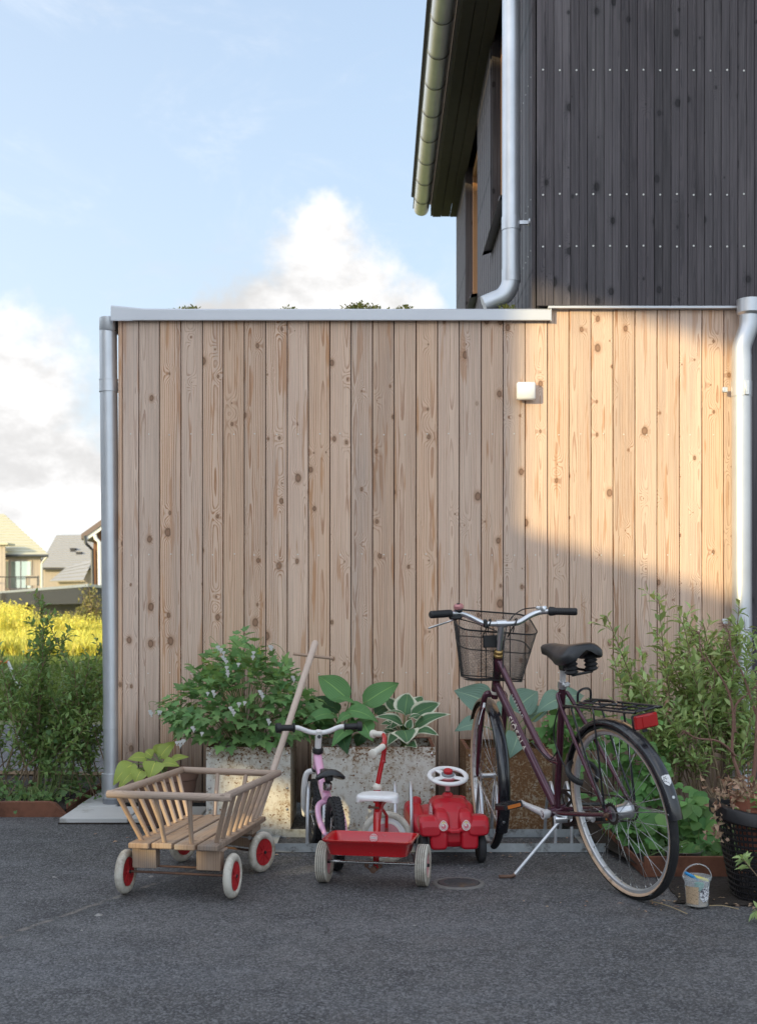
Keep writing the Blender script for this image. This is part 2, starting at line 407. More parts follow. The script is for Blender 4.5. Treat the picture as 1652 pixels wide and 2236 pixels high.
pm('zinc_dark', (.10, .105, .11), .4, metal=.8, var=.1)
pm('concrete', (.52, .515, .50), .85, var=.10, scale=5, bump=.4, bscale=260, dirt=(.27, .25, .22), dirtamt=.25, dirtscale=4, perobj=.10)
pm('soil', (.030, .022, .017), .95, var=.45, scale=22, bump=1., bscale=60, bdist=.02)
pm('terracotta', (.17, .095, .068), .8, var=.16, scale=7, bump=.2, dirt=(.24, .19, .16), dirtamt=.35, dirtscale=5)
pm('terracotta_red', (.33, .12, .075), .75, var=.12, scale=7, bump=.15)
pm('white_box', (.84, .85, .85), .35, var=.02, bump=.02)
pm('white_plastic', (.80, .79, .79), .36, var=.04, scale=9, bump=.03, dirt=(.55, .50, .45), dirtamt=.10)
pm('cream_plastic', (.72, .68, .60), .45, var=.06, bump=.05)
pm('red_plastic', (.49, .009, .022), .36, var=.14, scale=6, bump=.10, bscale=300, rvar=.18, dirt=(.36, .045, .05), dirtamt=.22, dirtscale=16)
pm('red_metal', (.48, .010, .014), .22, var=.08, coat=.6, bump=.02, rvar=.1, dirt=(.22, .05, .04), dirtamt=.12, dirtscale=18)
pm('faded_red', (.55, .22, .24), .6, var=.15)
pm('red_hub', (.42, .018, .022), .55, var=.2, scale=20)
pm('tyre_white', (.62, .585, .51), .7, var=.12, scale=12, bump=.15, dirt=(.30, .25, .19), dirtamt=1.1, dirtscale=13)
pm('tyre_strip', (.16, .145, .125), .85, var=.2)
pm('tyre_black', (.019, .019, .021), .72, var=.25, scale=14, bump=.35, bscale=160, dirt=(.060, .056, .050), dirtamt=.35, dirtscale=9)
pm('tyre_tan', (.60, .42, .29), .75, var=.14, scale=18, bump=.1, dirt=(.25, .17, .11), dirtamt=.35, dirtscale=14)
pm('rubber', (.018, .018, .020), .55, var=.2, bump=.15)
pm('saddle_skin', (.020, .021, .024), .36, var=.25, scale=12, bump=.18, bscale=340, dirt=(.045, .043, .042), dirtamt=.25)
pm('pink_paint', (.76, .40, .58), .30, var=.06, coat=.5, bump=.02, dirt=(.55, .24, .28), dirtamt=.10)
pm('white_paint', (.76, .75, .74), .32, var=.04, coat=.4, bump=.02)
pm('purple_paint', (.085, .022, .040), .26, metal=.35, var=.20, scale=600, coat=.7, bump=.03, rvar=.06)
pm('black_paint', (.012, .012, .016), .24, var=.2, coat=.5, bump=.02, dirt=(.05, .05, .055), dirtamt=.25, dirtscale=14)
pm('black_wire', (.010, .010, .011), .4, var=.1, bump=0)
pm('black_plastic', (.016, .016, .018), .45, var=.15, bump=.08)
pm('basket_plastic', (.014, .013, .015), .5, var=.2, bump=.1, dirt=(.05, .045, .042), dirtamt=.2)
pm('alu', (.66, .67, .69), .30, metal=.9, var=.08, scale=14, bump=.03)
pm('rim_alu', (.62, .62, .62), .36, metal=.55, var=.08, scale=30, bump=.03, dirt=(.30, .28, .26), dirtamt=.25, dirtscale=20)
pm('steel', (.55, .55, .55), .28, metal=.95, var=.1, bump=.02)
pm('rusty_steel', (.15, .085, .06), .65, metal=.4, var=.35, scale=40, bump=.2)
pm('chain', (.09, .075, .065), .5, metal=.7, var=.3, scale=90)
pm('gold_ring', (.42, .27, .10), .35, metal=.8, var=.2, scale=40)
pm('bell_pink', (.52, .22, .22), .35, metal=.3, var=.1, coat=.3)
pm('orange_lens', (.60, .17, .02), .3, var=.1, coat=.4)
pm('red_lens', (.42, .012, .012), .18, var=.15, scale=60, coat=.6)
pm('letter_white', (.72, .71, .66), .5, var=.05, bump=0)
pm('letter_cream', (.74, .66, .56), .5, var=.06, bump=0)
pm('sticker_blue', (.05, .07, .16), .5, bump=0); pm('sticker_pink', (.62, .16, .20), .45, bump=0, var=.05); pm('sticker_yellow', (.70, .62, .25), .45, bump=0)
pm('crank_white', (.66, .64, .64), .4, metal=.2, var=.06, dirt=(.35, .3, .28), dirtamt=.2, dirtscale=20)
pm('cream_pole', (.56, .44, .36), .6, var=.10, scale=16, bump=.12, dirt=(.34, .26, .21), dirtamt=.25, dirtscale=10)
pm('stem_green', (.16, .22, .07), .6, var=.2, bump=.1)
pm('stem_brown', (.22, .155, .095), .8, var=.3, scale=20, bump=.4)
pm('branch_red', (.20, .105, .075), .75, var=.3, scale=30, bump=.5)
pm('straw', (.40, .31, .18), .8, var=.2)
pm('grit', (.30, .285, .27), .85, var=.3, scale=40)
pm('window_wood', (.42, .20, .085), .5, var=.15, scale=6)
pm('dark_steel', (.05, .05, .052), .5, metal=.6, var=.2)
pm('cast_iron', (.085, .082, .085), .6, metal=.5, var=.3, scale=40, bump=.4, bscale=150, dirt=(.17, .11, .07), dirtamt=.4)
pm('iron_ring', (.17, .16, .15), .75, metal=.2, var=.35, scale=30, bump=.4)
pm('blue_toy', (.03, .26, .55), .4); pm('yellow_toy', (.72, .62, .16), .4); pm('green_toy', (.05, .34, .25), .4); pm('sand', (.46, .33, .20), .9, var=.5, scale=160)
pm('grey_plastic', (.20, .21, .23), .5, var=.1)

def leafmat(name, col, col2, rough=.45, trans=.35, vein=0., margin=None, sat=.15, tip=None):
    m, t, b = material(name)
    isl = t.new('ShaderNodeNewGeometry').outputs['Random Per Island']
    o = t.coord('Object')
    k = t.math('ADD', t.math('MULTIPLY', isl, .75), t.math('MULTIPLY', t.noise(o, 12., 3), .35))
    c = t.mix(k, (*col, 1), (*col2, 1))
    c = t.hsv(c, t.math('ADD', .485, t.math('MULTIPLY', t.math('FRACT', t.math('MULTIPLY', isl, 37.7)), .03)), 1., t.math('ADD', .75, t.math('MULTIPLY', t.math('FRACT', t.math('MULTIPLY', isl, 91.3)), .5)))
    nrm = None
    if vein or margin:
        uv = t.coord('UV'); U, V, _ = t.sep(uv)
        au = t.math('ABSOLUTE', U)
        if vein:
            s = t.math('ABSOLUTE', t.math('SINE', t.math('MULTIPLY', t.math('ADD', au, t.math('MULTIPLY', V, .12)), 3.14159 * 6.)))
            line = t.ramp(s, .30, .0)
            mid = t.ramp(au, .06, .0)
            c = t.mix(t.math('MULTIPLY', line, vein), c, (col[0] * .55, col[1] * .55, col[2] * .5, 1))
            c = t.mix(t.math('MULTIPLY', mid, .6), c, (min(1, col2[0] * 1.7 + .03), min(1, col2[1] * 1.5 + .02), col2[2] * 1.3, 1))
            nrm = t.bump(s, .45, .004)
        if margin:
            e = t.math('ADD', t.math('MAXIMUM', au, t.math('MULTIPLY', t.math('SUBTRACT', V, .5), 1.75)), t.math('MULTIPLY', t.math('SUBTRACT', t.noise(t.comb(t.math('MULTIPLY', U, 9.), t.math('MULTIPLY', V, 1.5), isl), 2., 3), .5), .30))
            c = t.mix(t.ramp(e, .66, .76), c, (*margin, 1))
    t.put(b.inputs['Base Color'], c); b.inputs['Roughness'].default_value = rough; b.inputs['Specular IOR Level'].default_value = .35
    if nrm is not None: t.put(b.inputs['Normal'], nrm)
    tr = t.new('ShaderNodeBsdfTranslucent'); t.put(tr.inputs['Color'], t.hsv(c, .47, 1.15, 1.15))
    mx = t.new('ShaderNodeMixShader'); mx.inputs[0].default_value = trans
    t.L.new(b.outputs[0], mx.inputs[1]); t.L.new(tr.outputs[0], mx.inputs[2])
    t.L.new(mx.outputs[0], t.N['Material Output'].inputs['Surface']); MATS[name] = m
leafmat('leaf_privet', (0.122, 0.220, 0.072), (0.290, 0.423, 0.145))
leafmat('leaf_privet_light', (0.232, 0.348, 0.128), (0.487, 0.603, 0.255))
leafmat('leaf_dicentra', (0.110, 0.232, 0.093), (0.244, 0.412, 0.145), rough=.55)
leafmat('leaf_dicentra_young', (0.22, 0.36, 0.09), (0.32, 0.46, 0.12), rough=.55)
leafmat('leaf_hosta', (0.122, 0.278, 0.099), (0.220, 0.418, 0.145), vein=.4, trans=.25)
leafmat('leaf_hosta_dark', (.045, .110, .045), (.075, .16, .06), vein=.4, trans=.25)
leafmat('leaf_hosta_cream', (0.087, 0.203, 0.099), (0.151, 0.290, 0.128), vein=.35, margin=(.74, .75, .58), trans=.25)
leafmat('leaf_hosta_blue', (0.197, 0.336, 0.249), (0.267, 0.412, 0.302), vein=.22, trans=.2)
leafmat('leaf_hosta_gold', (0.394, 0.499, 0.099), (0.557, 0.615, 0.151), vein=.3, trans=.3)
leafmat('leaf_bramble', (0.093, 0.220, 0.070), (0.186, 0.360, 0.110), rough=.55)
leafmat('leaf_ivy', (0.070, 0.151, 0.052), (0.162, 0.267, 0.081), rough=.5)
leafmat('leaf_dry', (.34, .21, .13), (.50, .36, .25), rough=.8, trans=.2)
leafmat('leaf_sedum', (0.2, 0.28, 0.08), (0.45, 0.38, 0.11), rough=.7, trans=.1)
leafmat('meadow_blade', (0.5, 0.52, 0.08), (0.78, 0.73, 0.19), rough=.7, trans=.3)
leafmat('meadow_flower', (0.74, 0.66, 0.1), (0.82, 0.75, 0.18), rough=.8, trans=.2)
leafmat('lawn_blade', (.09, .15, .03), (.16, .22, .05), rough=.7, trans=.2)
leafmat('leaf_olive', (.16, .17, .06), (.28, .25, .10), rough=.7, trans=.2)
leafmat('petal_white', (.80, .80, .74), (.86, .85, .82), rough=.6, trans=.35)
pm('far_lawn', (.15, .155, .06), .9, var=.3, scale=3, bump=.3, bscale=40)
pm('meadow_soil', (.55, .52, .13), .9, var=.3, scale=.8, bump=.3)
pm('ground_far', (.22, .21, .10), .95, var=.25, scale=.2)
pm('roof_pale', (.52, .50, .38), .7, var=.08, scale=2., perobj=.06)
pm('roof_grey', (.36, .355, .35), .7, var=.08, scale=2., perobj=.06)
pm('roof_brown', (.16, .12, .11), .7, var=.1)
pm('far_wood', (.43, .375, .325), .8, var=.12, perobj=.12)
pm('far_brown', (.21, .105, .055), .8, var=.12, perobj=.12)
pm('far_dark', (.045, .045, .052), .75, var=.15, perobj=.25)
pm('far_white', (.72, .72, .70), .5, var=.05)
pm('shelter_dark', (.024, .025, .030), .7, var=.2, perobj=.2)
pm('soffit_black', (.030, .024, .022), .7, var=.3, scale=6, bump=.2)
pm('render_wall', (.55, .52, .47), .8, var=.1)
def glass(name, col=(.35, .45, .42), rough=.03):
    m, t, b = material(name); b.inputs['Base Color'].default_value = (*col, 1); b.inputs['Roughness'].default_value = rough
    b.inputs['Metallic'].default_value = .6; MATS[name] = m
glass('pane', (.45, .55, .50))
def clearplastic():
    m, t, b = material('clear_plastic'); b.inputs['Base Color'].default_value = (.86, .90, .92, 1); b.inputs['Roughness'].default_value = .12
    b.inputs['Transmission Weight'].default_value = .55; b.inputs['IOR'].default_value = 1.15; b.inputs['Alpha'].default_value = .45; MATS['clear_plastic'] = m
clearplastic()
def printed(name, paper, ink, scale=90, lo=.5):
    m, t, b = material(name); o = t.coord('Object')
    k = t.ramp(t.noise(t.vmath('MULTIPLY', o, (1., 1., 1.)), scale, 3, .6), lo, lo + .04)
    t.put(b.inputs['Base Color'], t.mix(k, (*paper, 1), (*ink, 1))); b.inputs['Roughness'].default_value = .5; MATS[name] = m
printed('label_beige', (.55, .40, .26), (.08, .05, .03), 300, .58)
printed('label_white', (.72, .72, .74), (.06, .06, .08), 170, .52)
printed('sticker_print', (.74, .73, .72), (.03, .03, .04), 120, .55)
printed('sticker_script', (.74, .60, .62), (.45, .02, .05), 90, .55)

# ------------------------------------------------------------------ ground
def sheet(name, pts, z, mat, label=None):
    m = MB(); m.add([(x, y, z) for x, y in pts], [tuple(range(len(pts)))])
    o = m.build(name, mat, smooth=False); o['kind'] = 'structure'; return o
sheet('ground', [(-1500, -1500), (1500, -1500), (1500, 2500), (-1500, 2500)], -.02, 'ground_far')
sheet('asphalt_yard', [(-40, -45), (30, -45), (30, 11.6), (-40, 11.9)], 0., 'asphalt')
sheet('lawn', [(-40, 11.9), (6, 11.6), (6, 29), (-40, 29)], -.012, 'far_lawn')
sheet('meadow', [(-60, 29), (6, 29), (6, 120), (-60, 120)], -.008, 'meadow_soil')

# ------------------------------------------------------------------ timber shed
YW = 6.73
shed = empty('timber_shed', (0, YW, 0))
tag(shed, 'flat-roofed shed clad in vertical pale larch boards behind the parked toys', 'shed')
joints = [267, 303, 348, 395, 442, 487, 533, 580, 627, 673, 720, 766, 813, 860, 908, 955, 1002, 1050, 1098, 1146, 1195, 1242, 1290, 1338, 1386, 1434, 1483, 1532, 1580, 1628]
jx = [(p - 826) / FPX * YW for p in joints]
for i in range(len(jx) - 1):
    w = jx[i + 1] - jx[i]; top = 2.745 if joints[i] < 1190 else 2.788
    h = top - .045
    m = MB(); g = .0046
    x0, x1, dp = -w / 2 + g * .5, w / 2 - g * .5, .022
    prof = [(x0, 0.), (x0, -dp + .003), (x0 + .002, -dp), (x1 - .002, -dp), (x1, -dp + .003), (x1, 0.)]
    n = len(prof)
    m.add([(x, y, 0) for x, y in prof] + [(x, y, h) for x, y in prof], [(k, (k + 1) % n, (k + 1) % n + n, k + n) for k in range(n)] + [tuple(range(n - 1, -1, -1)), tuple(range(n, 2 * n))])
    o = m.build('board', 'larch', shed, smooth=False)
    o.location = ((jx[i] + jx[i + 1]) / 2, random.uniform(-.0012, .0012) + .022, .045)
m = MB(); m.box(((jx[0] + 2.2) / 2, .045, 1.40), (2.2 - jx[0], .03, 2.68)); m.build('batten_backing', 'dark_steel', shed, smooth=False)
m = MB()
for py in (948, 1211, 1470):
    z = HC + (HOR - py) / FPX * YW
    for i in range(len(jx) - 1):
        mid = (jx[i] + jx[i + 1]) / 2
        m.box((mid + random.uniform(-.006, .006), -.0012, z + random.uniform(-.004, .004)), (.0062, .003, .0062), rot=Euler((0, R(45), 0)).to_matrix())
m.build('screw_rows', 'letter_white', shed, smooth=False, kind='stuff')
# corner trim, side wall, roof, edge flashing
m = MB(); m.box((jx[0] - .013, .035, 1.39), (.022, .06, 2.70), bev=.003); o = m.build('corner_board', 'larch', shed, smooth=False)
m = MB()
for k in range(30):
    m.box((jx[0] - .003, .09 + .121 * k, 1.39), (.02, .117, 2.68))
m.build('side_cladding', 'larch', shed, smooth=False, kind='stuff')
m = MB(); m.box((-.27, 1.84, 2.71), (2.42, 3.6, .06)); m.build('roof', 'soil', shed, smooth=False)
m = MB()
xl, xr = -1.482, .955
prof = [(-.028, 2.722), (-.034, 2.726), (-.034, 2.780), (-.020, 2.790), (.07, 2.784)]
vs = []; fs = []
xs = [xl, xl + .06, xl + .18, xl + .4, 0., xr]
for i, x in enumerate(xs):
    lift = .020 * max(0, 1 - (x - xl) / .20)
    for (y, z) in prof: vs.append((x, y, z + (lift if z > 2.76 else 0)))
k = len(prof)
for i in range(len(xs) - 1):
    for j in range(k - 1): fs.append((i * k + j, (i + 1) * k + j, (i + 1) * k + j + 1, i * k + j + 1))
m.add(vs, fs); m.box((xl + .002, 1.8, 2.757), (.004, 3.6, .07)); m.box((xr, .01, 2.757), (.006, .085, .072)); m.box((xl+.06,-.030,2.7225),(.12,.01,.003))
m.build('edge_flashing', 'zinc_roof', shed, ang=30)
# sedum tufts along the roof edge
def tuft(px, py0, wpx, hpx, n, label, Y=6.9):
    Y = 6.79; c = at(px, py0, Y); base = Vector((c.x, Y, 2.74))
    e = empty('sedum_clump', base); tag(e, label, 'sedum', 'sedum on the shed roof')
    m = MB(); W = wpx / FPX * Y; H = hpx / FPX * Y * .8 + .072
    for i in range(n):
        x = random.gauss(0, W * .28); y = random.uniform(-.03, .05); hh = H * random.uniform(.75, 1.05) * (1 - min(1, abs(x) / W) * .35)
        p = Vector((x, y, 0)); q = p + Vector((random.gauss(0, .012), 0, hh))
        m.tube([p, q], .0015, 3)
        for j in range(7):
            a = random.uniform(0, 6.28); r = random.uniform(.004, .012); s = q + Vector((math.cos(a) * r, math.sin(a) * r, random.uniform(-.02, .004)))
            d = Vector((math.cos(a), math.sin(a), .6)) * .009; b = Vector((-math.sin(a), math.cos(a), 0)) * .005
            m.add([s - d, s + b, s + d, s - b], [(0, 1, 2, 3)])
    m.build('foliage', 'leaf_sedum', e, smooth=False, kind='stuff')
tuft(410, 672, 62, 8, 34, 'leftmost low sedum clump on the shed roof edge')
tuft(625, 674, 70, 5, 24, 'thin flat sedum strip on the roof, second clump from the left')
tuft(785, 670, 80, 16, 70, 'tallest orange tipped sedum clump on the middle of the shed roof')
tuft(884, 672, 36, 8, 24, 'small sedum clump on the roof right of the tallest one')
tuft(1108, 668, 44, 11, 36, 'sedum clump at the foot of the upper downpipe', Y=6.78)

# ------------------------------------------------------------------ black house above
house = empty('dark_house', (0, YW, 0))
tag(house, 'black-stained timber house with overhanging eave rising behind the larch shed', 'house')
bw = .0926; xh = .877; ytop = 6.2
for i in range(14):
    w = bw - .0018
    prof = [(0, 0), (0, -.019), (.002, -.022), (w * .47, -.022), (w * .487, -.0185), (w * .513, -.0185), (w * .53, -.022), (w - .002, -.022), (w, -.019), (w, 0)]
    n = len(prof); z0 = 2.806 + random.uniform(-.003, .003)
    m = MB(); m.add([(x - w / 2, y, 0) for x, y in prof] + [(x - w / 2, y, ytop - z0) for x, y in prof], [(k, (k + 1) % n, (k + 1) % n + n, k + n) for k in range(n)] + [tuple(range(n - 1, -1, -1))])
    o = m.build('board', 'black_stain', house, smooth=False); o.location = (xh + .002 + bw * i + w / 2, -.012, z0)
m = MB(); m.box((1.54, .03, 4.5), (1.30, .03, 3.4)); m.build('wall_core', 'dark_steel', house, smooth=False)
m = MB()
for py in (154, 425, 538):
    z = HC + (HOR - py) / FPX * (YW - .03)
    for i in range(14):
        m.rev([(.0001, -.0035), (.0055, -.0028), (.0055, 0)], 8, zframe((xh + .045 + bw * i - .012, -.036, z + random.uniform(-.003, .003)), (0, 1, 0)))
    for k in range(9): m.rev([(.0001, -.002), (.0045, -.0015), (.0045, 0)], 6, zframe((xh - .0235, .05 + bw * 1.25 * k, z - .03 * k * 0), (1, 0, 0)))
m.build('screw_rows', 'letter_white', house, smooth=False, kind='stuff')
m = MB(); m.box((1.57, -.012, 2.797), (1.26, .05, .012)); m.build('drip_strip', 'zinc_roof', house, smooth=False)
# receding side wall with two deep windows
wins = [(8.0, 9.19), (10.5, 11.93)]
m = MB(); y = YW + .02; k = 0
while y < 13.28:
    yc = y + bw / 2; inwin = any(a - .02 < yc < b + .02 for a, b in wins)
    zt = 3.84 if inwin else 5.50
    m.box((xh - .011, yc - YW, (2.7 + zt) / 2), (.02 + .004 * (k % 2), bw - .004, zt - 2.7)); y += bw; k += 1
m.build('side_cladding', 'black_stain', house, smooth=False, kind='stuff')
m = MB(); m.box((xh + .02, (13.28 + YW) / 2 - YW, 3.27), (.03, 13.28 - YW, 1.15)); m.box((xh + .2, 13.25 - YW, 4.1), (.4, .06, 2.8)); m.build('side_core', 'dark_steel', house, smooth=False)
for (a, b) in wins:
    a -= YW; b -= YW
    f = MB(); zb, zt = 3.86, 5.44; xf = xh + .075
    for (y0, y1, z0, z1) in ((a, a + .07, zb, zt), (b - .07, b, zb, zt), (a, b, zb, zb + .07), (a, b, zt - .07, zt), ((a + b) / 2 - .04, (a + b) / 2 + .04, zb, zt)):
        f.box((xf, (y0 + y1) / 2, (z0 + z1) / 2), (.05, y1 - y0, z1 - z0), bev=.004)
    wo = f.build('window', 'window_wood', house, smooth=False)
    MB().box((xf + .02, (a + b) / 2, (zb + zt) / 2), (.006, b - a - .1, zt - zb - .1)).build('pane', 'pane', wo, smooth=False)
    for yv in (b + .012, a - .012): MB().box((xh + .04, yv, 4.66), (.11, .02, 1.66)).build('reveal', 'black_stain', house, smooth=False)
    s = MB(); s.prism([(-.075, 0), (.10, .03), (.10, .034), (-.075, .004), (-.085, -.03), (-.089, -.03), (-.078, .005)], frame((xh, b + .01, 3.845), (1, 0, 0), (0, -1, 0)), b - a + .05)
    s.build('window_sill', 'zinc_roof', wo, smooth=False)
for k in range(3):
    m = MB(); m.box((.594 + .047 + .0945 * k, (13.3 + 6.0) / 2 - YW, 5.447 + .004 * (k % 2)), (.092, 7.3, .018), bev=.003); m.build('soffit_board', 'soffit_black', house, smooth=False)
m = MB(); m.box((.584, 9.65 - YW, 5.55), (.022, 7.3, .20)); m.build('fascia_board', 'black_stain', house, smooth=False)
m = MB(); m.prism([(.36, 5.66), (.60, 5.56), (.9, 5.60), (5.2, 8.9), (5.2, 9.1), (.36, 5.68)], frame((0, 13.3 - YW, 0), (1, 0, 0), (0, -1, 0)), 7.4)
m.build('roof', 'far_dark', house, smooth=False)
m = MB(); m.box((3.2, 10.1 - YW, 4.4), (4.4, 6.2, 3.4)); m.build('wall', 'far_dark', house, smooth=False)
gut = MB(); rg = .083
prof = [(rg * math.cos(a), rg * math.sin(a)) for a in [math.pi * (1 + k / 14) for k in range(15)]]
prof = [(-rg - .012, .004), (-rg - .010, .012)] + prof
vs = []; fs = []
for yy in (6.0, 13.34):
    for (x, z) in prof: vs.append((.473 + x, yy - YW, 5.545 + z))
n = len(prof)
fs = [(k, k + 1, n + k + 1, n + k) for k in range(n - 1)] + [tuple(range(n, 2 * n))]
gut.add(vs, fs); g = gut.build('gutter', 'galv', house, ang=60)
for yy in (7.3, 7.86, 8.42, 8.97, 9.54, 10.1, 10.67, 11.24, 11.81, 12.38, 12.95):
    m = MB(); m.tube([Vector((.473, yy - YW, 5.545)) + Vector((math.cos(a), 0, math.sin(a))) * (rg + .004) for a in [math.pi * (1 + k / 14) for k in range(15)]], .0055, 5, flat=.5)
    m.build('bracket', 'zinc_dark', g)
pipe = MB(); pipe.tube([(.757, 6.9 - YW, 6.3), (.757, 6.9 - YW, 3.02)] + [(.757 - .10 * (1 - math.cos(a)), 6.9 - YW, 3.02 - .13 * math.sin(a)) for a in [R(k * 9) for k in range(1, 9)]] + [(.60, 6.9 - YW, 2.86)], .052, 20)
dp = pipe.build('downpipe', 'galv', house, ang=60)
m = MB(); m.tube([(.757, 6.9 - YW, 3.36), (.757, 6.9 - YW, 3.285)], .0555, 20); m.box((.835, 6.87 - YW, 3.32), (.07, .02, .02)); m.box((.856, 6.86 - YW, 3.32), (.014, .05, .03), bev=.003); m.build('pipe_clamp', 'galv', dp, ang=60)
m = MB(); m.tube([(.757, 6.9 - YW, 3.06), (.757, 6.9 - YW, 2.99)], .0545, 20); m.build('pipe_joint', 'galv', dp, ang=60)

# ------------------------------------------------------------------ rainwater pipes and the wall box
def corner_pipe():
    e = empty('downpipe', (-1.50, 6.80, 0)); tag(e, 'grey metal downpipe with round hopper at the left corner of the shed', 'downpipe')
    p0 = at(236, 715, 6.80) - e.location; p1 = at(246, 1700, 6.80) - e.location; p2 = at(247, 1768, 6.80) - e.location
    MB().tube([p0, p1], .049, 24).build('pipe', 'galv', e, ang=60)
    h = p0 + Vector((0.004, 0, -.03)); MB().rev([(.046, 0), (.053, .012), (.053, .082), (.047, .085), (.047, .02)], 24, Matrix.Translation(h)).build('hopper', 'galv', e, ang=40)
    for py in (842, 1577):
        c = at(236 + (py - 715) / 985 * 10, py, 6.80) - e.location
        m = MB(); d = (p1 - p0).normalized()
        m.tube([c - d * .036, c + d * .036], .0515, 24); m.tube([c - d * .036, c - d * .03], .0535, 24); m.tube([c + d * .03, c + d * .036], .0535, 24); m.box(c + Vector((.055, .03, 0)), (.05, .03, .04)); m.build('pipe_clamp', 'galv', e, ang=40)
    m = MB(); m.tube([p1 + Vector((-.004, -.005, .03)), p1 + Vector((-.004, -.005, -.09)), p2 + Vector((0.004, 0.0, .06))], [.056, .056, .053], 24); m.tube([p1 + Vector((-.004, -.005, -.085)), p1 + Vector((-.004, -.005, -.096))], .059, 24); m.build('shoe', 'galv', e, ang=40)
    MB().tube([p2 + Vector((.004, 0, .065)), p2 + Vector((.004, 0, -.004))], .061, 24).build('drain_collar', 'grey_plastic', e, ang=40)
corner_pipe()
def right_pipe():
    e = empty('downpipe', (1.99, 6.63, 0)); tag(e, 'grey metal downpipe with offset bend at the right end of the larch wall', 'downpipe')
    pts = [(.040, 0, 2.76), (.040, 0, 2.69), (.036, 0, 2.665), (.006, 0, 2.58), (0, 0, 2.55), (0, 0, .02)]
    MB().tube([pts[0], pts[1], pts[2], (.024, 0, 2.63), pts[3], pts[4], (0, 0, 2.5)], .052, 24).build('bend', 'galv', e, ang=60)
    MB().tube([(0, 0, 2.515), (.003, 0, .02)], .0535, 24).build('pipe', 'galv', e, ang=60)
    MB().rev([(.055, 0), (.068, .012), (.068, .085), (.060, .088), (.060, .02)], 28, Matrix.Translation((.043, 0, 2.735))).build('hopper', 'galv', e, ang=40)
    for z in (2.33, 1.05):
        m = MB(); m.tube([(0, 0, z - .042), (0, 0, z + .042)], .056, 24); m.box((.012, -.057, z), (.028, .012, .082), bev=.003); m.box((.012, -.0635, z), (.008, .003, .05)); m.box((-.078, .05, z + .005), (.03, .02, .03), bev=.003); m.build('pipe_clamp', 'galv', e, ang=40)
right_pipe()
e = empty('wall_box', at(1147, 855, 6.708)); tag(e, 'small square white plastic box mounted on the larch wall', 'wall box')
m = MB(); m.box((0, -.017, 0), (.104, .036, .098), bev=.008); m.build('cover', 'white_box', e, ang=50)
MB().box((0, .006, 0), (.09, .012, .085)).build('back_plate', 'white_box', e)
# dark boarding beyond the right downpipe
e = empty('dark_wall', (2.15, YW, 0)); tag(e, 'strip of dark stained boarding at the right edge behind the downpipe', 'wall')
for k in range(9):
    m = MB(); m.box((0, 0, 1.37), (.089, .022, 2.70), bev=.002); o = m.build('board', 'black_stain', e, smooth=False); o.location = (-.045 + k * .0926 + .01, -.01, .05)

# ------------------------------------------------------------------ paving slabs, beds and edging
pv = MB(); pv.box((-1.10, 6.70, .004), (1.14, .80, .006)); pv = pv.build('paving', 'soil', smooth=False); pv['kind'] = 'structure'
sx = [-1.67, -1.305, -.935, -.565]
for i in range(3):
    m = MB(); m.box(((sx[i] + sx[i + 1]) / 2, 6.5, .016), (sx[i + 1] - sx[i] - .008, .372, .03), bev=.004); o = m.build('slab', 'concrete', pv, smooth=False)
for j in range(5):
    m = MB(); m.box((-1.562, 6.882 + .378 * j, .016), (.216, .370, .03), bev=.004); m.build('slab', 'concrete', pv, smooth=False)
def edging(loc, pts, label, h=.078, th=.006):
    e = empty('steel_edging', loc); tag(e, label, 'edging')
    return e
e = edging((-2.4, 6.57, 0), None, 'rusty steel bed edging below the left shrub')
m = MB(); m.prism([(-1.6, 0), (.72, 0), (.655, .068), (.62, .080), (-1.6, .080)], frame((0, 0, 0), (1, 0, 0), (0, -1, 0)), .05); m.build('front_plate', 'corten', e, smooth=False)
m = MB(); m.box((.695, .75, .03), (.006, 1.4, .05)); m.build('side_plate', 'corten', e, smooth=False)
bed = MB(); bed.add([(-6, 6.6, .028), (-1.70, 6.6, .028), (-1.70, 8.1, .02), (-6, 8.4, .02)], [(0, 1, 2, 3)]); bed = bed.build('flower_bed', 'soil', smooth=False); bed['kind'] = 'structure'
m = MB(); m.tube([(-6, 8.36, .03), (-1.7, 7.95, .03)], .02, 4); o = m.build('bed_edging', 'stem_brown', smooth=False); o['kind'] = 'structure'
e = edging((1.5, 5.06, 0), None, 'rusty steel bed edging behind the bicycle rear wheel and the toy bucket')
m = MB(); m.box((.0, 0, .044), (.78, .010, .088), bev=.003); m.build('front_plate', 'corten', e, smooth=False)
m = MB(); m.box((-.39, .75, .03), (.008, 1.5, .05)); m.build('side_plate', 'corten', e, smooth=False)
bed2 = MB(); bed2.add([(1.12, 5.07, .03), (2.6, 5.07, .03), (2.6, 6.68, .04), (.85, 6.68, .04), (.95, 6.1, .03)], [(0, 1, 2, 3, 4)]); bed2 = bed2.build('flower_bed', 'soil', smooth=False); bed2['kind'] = 'structure'
bed3 = MB(); _p = [(1.16 + .03 * noise.noise((k * 1.3, 0, 0)), 5.05 - k * .05, .005) for k in range(9)] + [(1.12 + k * .09, 4.60 - .012 * k + .05 * noise.noise((k * .9, 3, 0)), .005) for k in range(20)] + [(3., 5.05, .005)]; bed3.add(_p, [tuple(range(len(_p)))]); bed3 = bed3.build('soil_patch', 'soil', smooth=False); bed3['kind'] = 'structure'

